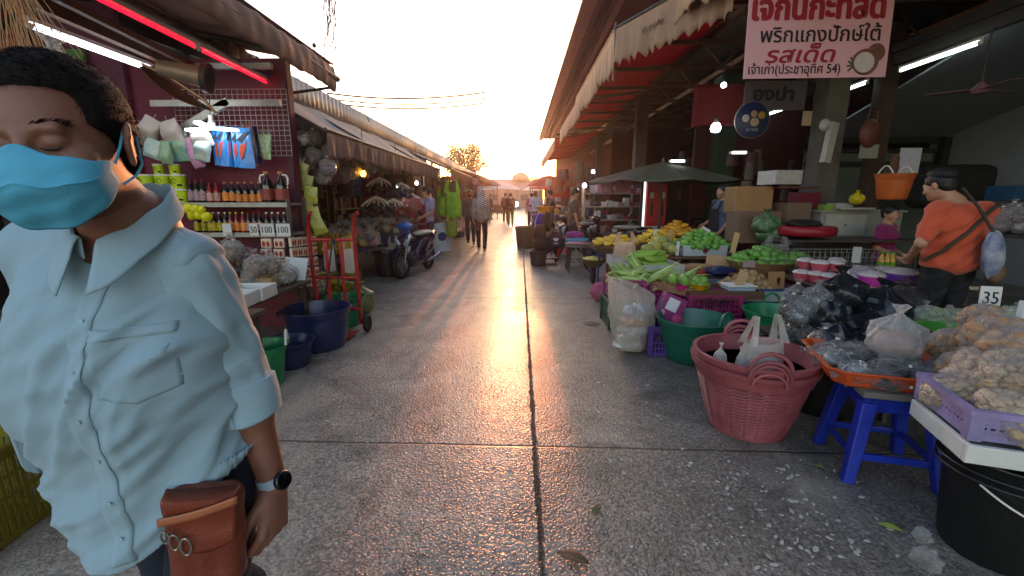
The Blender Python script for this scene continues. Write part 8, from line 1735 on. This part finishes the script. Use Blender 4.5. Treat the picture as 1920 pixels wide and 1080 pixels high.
bx_(1402, 375, 7.0, .55, .4, .4, kraft, 'large brown carton behind the man in grey', bev=.01); bx_(1410, 425, 6.6, .6, .45, .4, M('dim_carton', '6a5444', .85), 'dim carton below the large brown one'); bx_(1482, 402, 6.8, .35, .35, .4, M('dim_carton', '6a5444'), 'brown carton left of the magenta lockers'); bx_(1505, 390, 7.4, .35, .5, .3, M('magenta_locker', '6e1434', .6), 'magenta locker behind the counter')
p = at(1506, 432, 6.0); mb = MB(); mb.lathe([(.001, 0), (.36, 0), (.38, .02), (.38, .1), (.36, .12), (.001, .12)], 30); tag(mb.build('round_tray', M('crimson_tray', '8a1424', .4), smooth=True, loc=p-Vector((0, 0, .06))), 'wide round crimson tray in front of the white counter', 'tray')
mb = MB(); mb.blob((0, 0, 0), (.22, .2, .06), 16, fn=lambda q: q*(1+.2*nz(q.x*4, q.y*4, q.z*3))); tag(mb.build('dark_food', M('dark_food', '1c1614', .6), smooth=True, loc=at(1506, 420, 6.0)), 'dark heap of food on the crimson tray', 'food')
table('market_table', at(1440, 440, 6.0).x, at(1700, 440, 6.0).x, 5.7, 6.3, at(1500, 438, 6.0).z-.06, 'dark table under the crimson tray', M('dark_table', '3c302a'))
for k, (px, py) in enumerate([(1437, 420), (1446, 436)]): p = at(px, py, 6.1); mb = MB(); mk_bag(mb, .18, .34, 62+k); tag(mb.build('vegetable_bag', film('green_veg_film', '4a6a44', .85, .3, .8, 12), smooth=True, loc=p-Vector((0, 0, .14))), 'green vegetable bag left of the crimson tray, %s one' % ('upper' if k == 0 else 'lower'), 'plastic bag')
p = at(1455, 470, 5.6); mb = MB(); mk_carrier(mb, .35, .3, 66); tag(mb.build('carrier_bag', clear_film, smooth=True, loc=p-Vector((0, 0, .12))), 'limp clear carrier bag behind the right green mangoes', 'carrier bag')
# right side table with packed goods and blue crate
rt0 = at(1885, 438, 5.2); table('market_table', rt0.x-.2, rt0.x+1.6, 4.6, 5.6, rt0.z, 'dark table of red and white packed food behind the orange shirt', M('dark_table', '3c302a'))
rd = random.Random(71)
for k in range(26): dup(PROT[rd.choice([0, 4, 0])], (rt0.x-.15+rd.uniform(0, 1.1), 4.7+rd.uniform(0, .8), rt0.z+rd.choice([0, .12])), rd.uniform(0, 6), 'clear bag of reddish or pale food on the table behind the orange shirt', 'bags on the table behind the orange shirt', sc=rd.uniform(.8, 1.1))
for q in PROT: remove_tree(q)
for q in (fb, fb2): remove_tree(q)
for q in FB: remove_tree(q)
bx_(1905, 362, 6.4, .45, .2, .4, M('blue_box', '1c4468', .5), 'blue plastic box high on the shelf at the right edge', 'plastic_box'); bx_(1900, 378, 6.4, 1.2, .03, .5, steel, 'dark shelf board at the right edge', 'shelf_board', 'shelf')
bx_(1780, 350, 7.6, 1.1, .7, .5, M('black_cover', '141414', .7), 'black covered machine behind the head of the orange shirted man', 'covered_machine', 'machine', .12)
# hanging clutter in the hall
mb = MB(); rd = random.Random(91)
for k in range(40):
    x = rd.uniform(3.3, 8.2); y = rd.uniform(7.5, 13); z = 4.0; P = [(x, y, z)]; 
    for j in range(4): P.append((x+rd.uniform(-.1, .1), y, z-(j+1)*rd.uniform(.1, .3)))
    o_ = MB(); o_.tube(P, .006, 4); tag(o_.build('hanging_wire', wire_m), 'thin loose wire dangling from the dark trusses', 'wire', 'wires dangling from the trusses')
for k in range(34):
    x = rd.uniform(3.5, 6.5); y = rd.uniform(9.5, 12); z = rd.uniform(1.2, 2.6); c_ = rd.choice(['3c3034', '2c2c38', '50303a', '5c5450', '24303c', '6a5a58']); w_ = rd.uniform(.15, .35); h_ = rd.uniform(.2, .5)
    mb = MB(); mb.sheet(10, 6, lambda u, v: (w_/2*math.cos(2*pi*u)*(1-.2*v), w_*.2*math.sin(2*pi*u), -h_*(1-v))); tag(mb.build('hanging_goods', M('goods_'+c_, c_, .6, .3, 7, .4), smooth=True, loc=(x, y, z)), 'dim bag or cloth hanging in the dark back of the right hall', 'bag', 'goods hanging in the back of the right hall')
for k in range(16):
    y = 14+k*.9; x = rd.uniform(1.6, 2.6); c_ = rd.choice(['a83024', '7c5a48', '3c3c50', 'b0a49c', '8a2c30', '5c5040']); w_ = rd.uniform(.3, .5); h_ = rd.uniform(.4, .7); z = rd.uniform(1.9, 2.6)
    mb = MB(); mb.sheet(10, 6, lambda u, v: (w_/2*math.cos(2*pi*u)*(1-.2*v), w_*.2*math.sin(2*pi*u), -h_*(1-v))); tag(mb.build('hanging_goods', M('goods_'+c_, c_, .6, .3, 7, .4), smooth=True, loc=(x, y, z)), 'coloured goods hanging under the far red awnings', 'bag', 'goods hanging under the far red awnings')
for k, (y, x0) in enumerate([(14.5, 1.5), (17.5, 1.4), (21, 1.35), (25, 1.3), (31, 1.5)]):
    table('market_table', x0, x0+1.6, y, y+2.2, .78, 'far right goods table, %s behind the scooters' % ['first', 'second', 'third', 'fourth', 'fifth'][k], M('wood_dark', '4a3a2e'), steel, cloth=M('cloth_r%d' % k, ['6a3030', '4a4a5c', '8a7a6a', '5c2c2c', '7c6a58'][k], .8))
    for j in range(12): mb = MB(); c_ = rd.choice(['a83024', 'b0a49c', '5c5450', 'c0a040', '3c5078', '7c7c84']); hh = rd.uniform(.1, .3); mb.box((0, 0, hh/2), (rd.uniform(.15, .3), rd.uniform(.15, .3), hh)); tag(mb.build('goods_packet', M('goods_'+c_, c_, .6, .3, 7, .4), loc=(x0+rd.uniform(.15, 1.4), y+rd.uniform(.2, 2), .781), bevel=.02), 'small packet on the far right goods tables', 'packet', 'packets on the far right tables')
mb = MB(); a = at(1018, 362, 20); mb.box((.8, 0, 0), (1.5, .02, .35)); tag(mb.build('red_banner', M('bright_red_cloth', 'b8181c', .7, .1), loc=a, solid=0), 'bright red cloth banner far down the right side', 'banner')
# ---------------------------------------------------------------- the people of the market
# man in orange polo
def sling(t, J):
    mb = MB(); mb.tube([(-.17, .13, 1.40), (-.05, .17, 1.33), (.08, .175, 1.18), (.2, .12, 1.02), (.25, .02, .93)], .016, 6); mb.build('strap', M('olive_strap', '3a3226', .8), t, smooth=True)
    mb = MB(); text_mb(mb, 'ROCO', Matrix.Translation((-.03, .152, 1.25))@Matrix.Rotation(pi, 4, 'Z')@Matrix.Rotation(pi/2, 4, 'X'), .05, wfit=.16, shear=.3); mb.build('lettering', M('shirt_print', 'b09890', .8), t)
    mb = MB(); mb.blob((0, -.01, .06), (.085, .10, .055), 16); o = mb.build('cap', M('black_cap', '0e0e10', .7), t, smooth=True); o.location = J['head']; o.scale = (1.05, 1.12, 1.1); o.location = Vector(J['head'])+Vector((0, .02, .02))
    mb = MB(); mb.blob((0, -.10, .045), (.06, .06, .01), 14); b_ = mb.build('cap_brim', M('black_cap', '0e0e10'), t, smooth=True); b_.location = J['head']; b_.rotation_euler = (-.25, 0, .45)
ox = at(1785, 600, 3.75)
person('man in an orange polo shirt seen from behind at the right hand stall', (ox.x-.12, 3.75, .0), R(180+2), 1.0, dict(head=(.12, -.10, 1.55), neck=(.05, -.01, 1.41), chest=(.02, .02, 1.22), sl=(.20, .02, 1.35), sr=(-.17, .02, 1.34), el=(.34, .06, 1.08), wl=(.22, -.14, .94), er=(-.25, -.05, 1.08), wr=(-.18, -.28, 1.0)), h=.0095, top='b4492c', bottom='141418', hair='short', hemz=.70, sleeve='short', headrot=(.35, 0, .35), extra=sling, width=1.22)
p = at(1862, 480, 3.5); mb = MB(); mb.blob((0, 0, 0), (.085, .06, .2), 20, fn=lambda q: q*(1+.13*nz(q.x*3, q.y*3, q.z*3))); t = empty('sling_bag', p, 'white and blue printed bag slung at the right hip of the orange shirt', 'bag', rot=(0, -.18, .2)); mb.build('body', M('white_blue_bag', '3c4c88', .5, .3, 6, .4, c2='c4c4c8'), t, smooth=True); mb = MB(); mb.blob((.03, .0, -.14), (.07, .06, .09), 14); mb.build('brown_parcel', M('brown_parcel', '6a5040', .7), t, smooth=True); mb = MB(); mb.tube([(0, 0, .17), (-.06, .08, .4), (-.16, .12, .56)], .012, 6); mb.build('strap', M('olive_strap', '3a3226'), t, smooth=True)
# woman in magenta, seated behind the counter
person('woman in a magenta blouse sitting low behind the white counter', (at(1665, 420, 6.05).x, 6.05, -.28), R(35), .95, dict(wl=(.16, -.22, 1.0), wr=(-.16, -.22, 1.0)), h=.013, top='7a1450', bottom='2a2030', fem=True, hair='bun', headrot=(.1, 0, -.5), hide_legs=False)
# man in grey tee
def apron(c_):
    def f(t, J):
        mb = MB(); mb.sheet(8, 10, lambda u, v: ((u-.5)*(.30-.08*v), -.155-.012*math.sin(pi*u)-.0*v, .62+.68*v)); mb.build('apron', M('apron_'+c_, c_, .8, .1), t, smooth=True, solid=.006)
        for s in (-1, 1): mb = MB(); mb.tube([(s*.10, -.155, 1.29), (s*.085, -.10, 1.41), (s*.05, .03, 1.46)], .012, 5); mb.build('apron_strap', M('apron_'+c_, c_), t, smooth=True)
    return f
person('man in a grey blue tee with a dark apron standing behind the green mangoes', (at(1338, 440, 7.7).x+.12, 7.75, 0), R(-75), .97, dict(wl=(.2, -.15, .9), wr=(-.2, -.2, 1.0)), h=.013, top='4c5a70', bottom='202024', hair='short', headrot=(0, 0, -.1), extra=apron('1c1c22'))
# woman with red apron
person('woman in lilac tee and red apron packing goods behind the scooter', (at(797, 400, 10.2).x, 10.4, 0), R(-35), .99, dict(wl=(.12, -.30, 1.0), wr=(-.16, -.3, 1.02), el=(.23, -.04, 1.14), er=(-.24, -.04, 1.14)), h=.0135, top='8c88a8', bottom='3a3040', fem=True, hair='tail', headrot=(.1, 0, -.9), extra=apron('8e1830'))
mb = MB(); mb.blob((0, 0, 0), (.1, .07, .06), 12, fn=lambda q: q*(1+.2*nz(q.x*5, q.y*5, q.z*5))); tag(mb.build('pink_parcel', M('hot_pink_film', 'c0406c', .4, .2), smooth=True, loc=at(772, 402, 10.0)), 'hot pink parcel in the hands of the woman in the red apron', 'parcel')
# grey man with mask
def gman(t, J):
    mb = MB(); mb.blob((0, -.075, -.05), (.05, .055, .045), 14); o = mb.build('mask', M('black_mask', '121214', .8), t, smooth=True); o.location = J['head']
    for s in (-1, 1): mb = MB(); mb.tube([(s*.12, -.15, 1.12), (s*.125, -.15, 1.28), (s*.11, -.05, 1.44), (s*.1, .08, 1.38)], .018, 6); mb.build('backpack_strap', M('black_fabric', '121216'), t, smooth=True)
    mb = MB(); mb.blob((0, .2, 1.2), (.15, .1, .24), 16); mb.build('backpack', M('black_fabric', '121216'), t, smooth=True)
person('man in dark grey clothes and black mask walking towards the camera beside the lime bags', (at(882, 458, 13.6).x, 13.7, 0), R(5), .98, dict(kl=(.1, -.1, .5), al=(.1, -.08, .1), kr=(-.1, .04, .5), ar=(-.09, .2, .12)), h=.0135, top='5a5252', bottom='3c3a44', extra=gman, sleeve='long', skin=skin1)
mb = MB(); mk_carrier(mb, .25, .34, 77); tag(mb.build('carrier_bag', film('rosy_white', 'd0a8a0', .8, .3, .5, 9), smooth=True, loc=at(863, 415, 13.5)-Vector((0, 0, .2))), 'pale rosy carrier bag held by the man in dark grey', 'carrier bag')
# woman with striped scarf, back view
def stripe_mat(nm, a, b, sc):
    m = bpy.data.materials.new(nm); m.use_nodes = True; nt = m.node_tree; b_ = nt.nodes['Principled BSDF']; tc = nt.nodes.new('ShaderNodeTexCoord'); wv = nt.nodes.new('ShaderNodeTexWave'); wv.wave_type = 'BANDS'; wv.bands_direction = 'Z'; wv.inputs['Scale'].default_value = sc; wv.inputs['Distortion'].default_value = 1.2; wv.inputs['Detail'].default_value = 1
    mp = nt.nodes.new('ShaderNodeMapping'); mp.inputs['Rotation'].default_value = (0, .45, 0); nt.links.new(tc.outputs['Object'], mp.inputs[0]); nt.links.new(mp.outputs[0], wv.inputs[0]); rp = nt.nodes.new('ShaderNodeValToRGB'); rp.color_ramp.elements[0].position = .45; rp.color_ramp.elements[1].position = .55; rp.color_ramp.elements[0].color = (*hexc(a), 1); rp.color_ramp.elements[1].color = (*hexc(b), 1); nt.links.new(wv.outputs['Fac'], rp.inputs[0]); nt.links.new(rp.outputs[0], b_.inputs['Base Color']); b_.inputs['Roughness'].default_value = .85; return m
strm = stripe_mat('black_white_stripes', '16141a', 'c8c4c4', 6)
def scarf(t, J):
    S = SDF((-.32, -.3, .95), (.32, .3, 1.8), .013); S.ell((0, .01, 1.61), (.105, .12, .13), None, .03); S.cap((0, .02, 1.5), (0, .03, 1.3), .10, .17, k=.05); S.cap((0, .06, 1.3), (.03, .07, 1.12), .15, .09, k=.05)
    sdf_obj('scarf', S.mesh(), strm, t)
person('woman in a black and white striped headscarf walking away up the street', (at(903, 472, 11.9).x, 11.95, 0), R(180), .97, dict(kl=(.09, -.03, .5), al=(.09, -.1, .1), ar=(-.09, .08, .09)), h=.0135, top='6c6058', bottom='1a181c', topm=M('patterned_tunic', '4c4440', .8, .4, 40, .2, c2='9a9088'), fem=True, hair=None, sleeve='long', hemz=.74, extra=scarf)
# far walkers
person('person in a long dark coat with yellow green trousers walking far away', (at(957, 425, 22).x, 22.2, 0), R(180), .98, dict(kl=(.09, -.1, .5), al=(.09, -.15, .1)), h=.018, top='2c2224', bottom='8a8a30', sleeve='long', hemz=.55, hair='short')
rd = random.Random(15); 
for k, (px, Y, c_, b_, l, yw) in enumerate([(1075, 9.9, '4a3830', '2a2426', 'man in a brown shirt looking down beside the motorbikes', 100), (1004, 17.5, 'a8b0c0', '3c3c48', 'person in a pale blue white shirt behind the cobalt tub', 160), (996, 19.5, 'b05068', '3a3038', 'person in a pink top left of the pale shirted one', 200), (948, 26, '5c3430', '2c2426', 'small figure in maroon beyond the dark coated walker', 170), (921, 30, '6a6468', '302c30', 'far figure in grey at the left stalls', 80), (1030, 15, '2c2c34', '242428', 'dark clothed shopper behind the bag cart', 240), (852, 16.2, '9ca0b8', '2c2c34', 'person in a light blue top beside the lime green bags', 60)]):
    person(l, (at(px, 430, Y).x, Y, 0), R(yw), .97+.03*(k % 2), dict(wl=(.2, -.22, 1.05)) if k in (0, 4) else None, h=.016 if k == 0 else .02, top=c_, bottom=b_, hair='short', headrot=(.3 if k == 0 else 0, 0, 0), sleeve='long' if k % 2 else 'short')
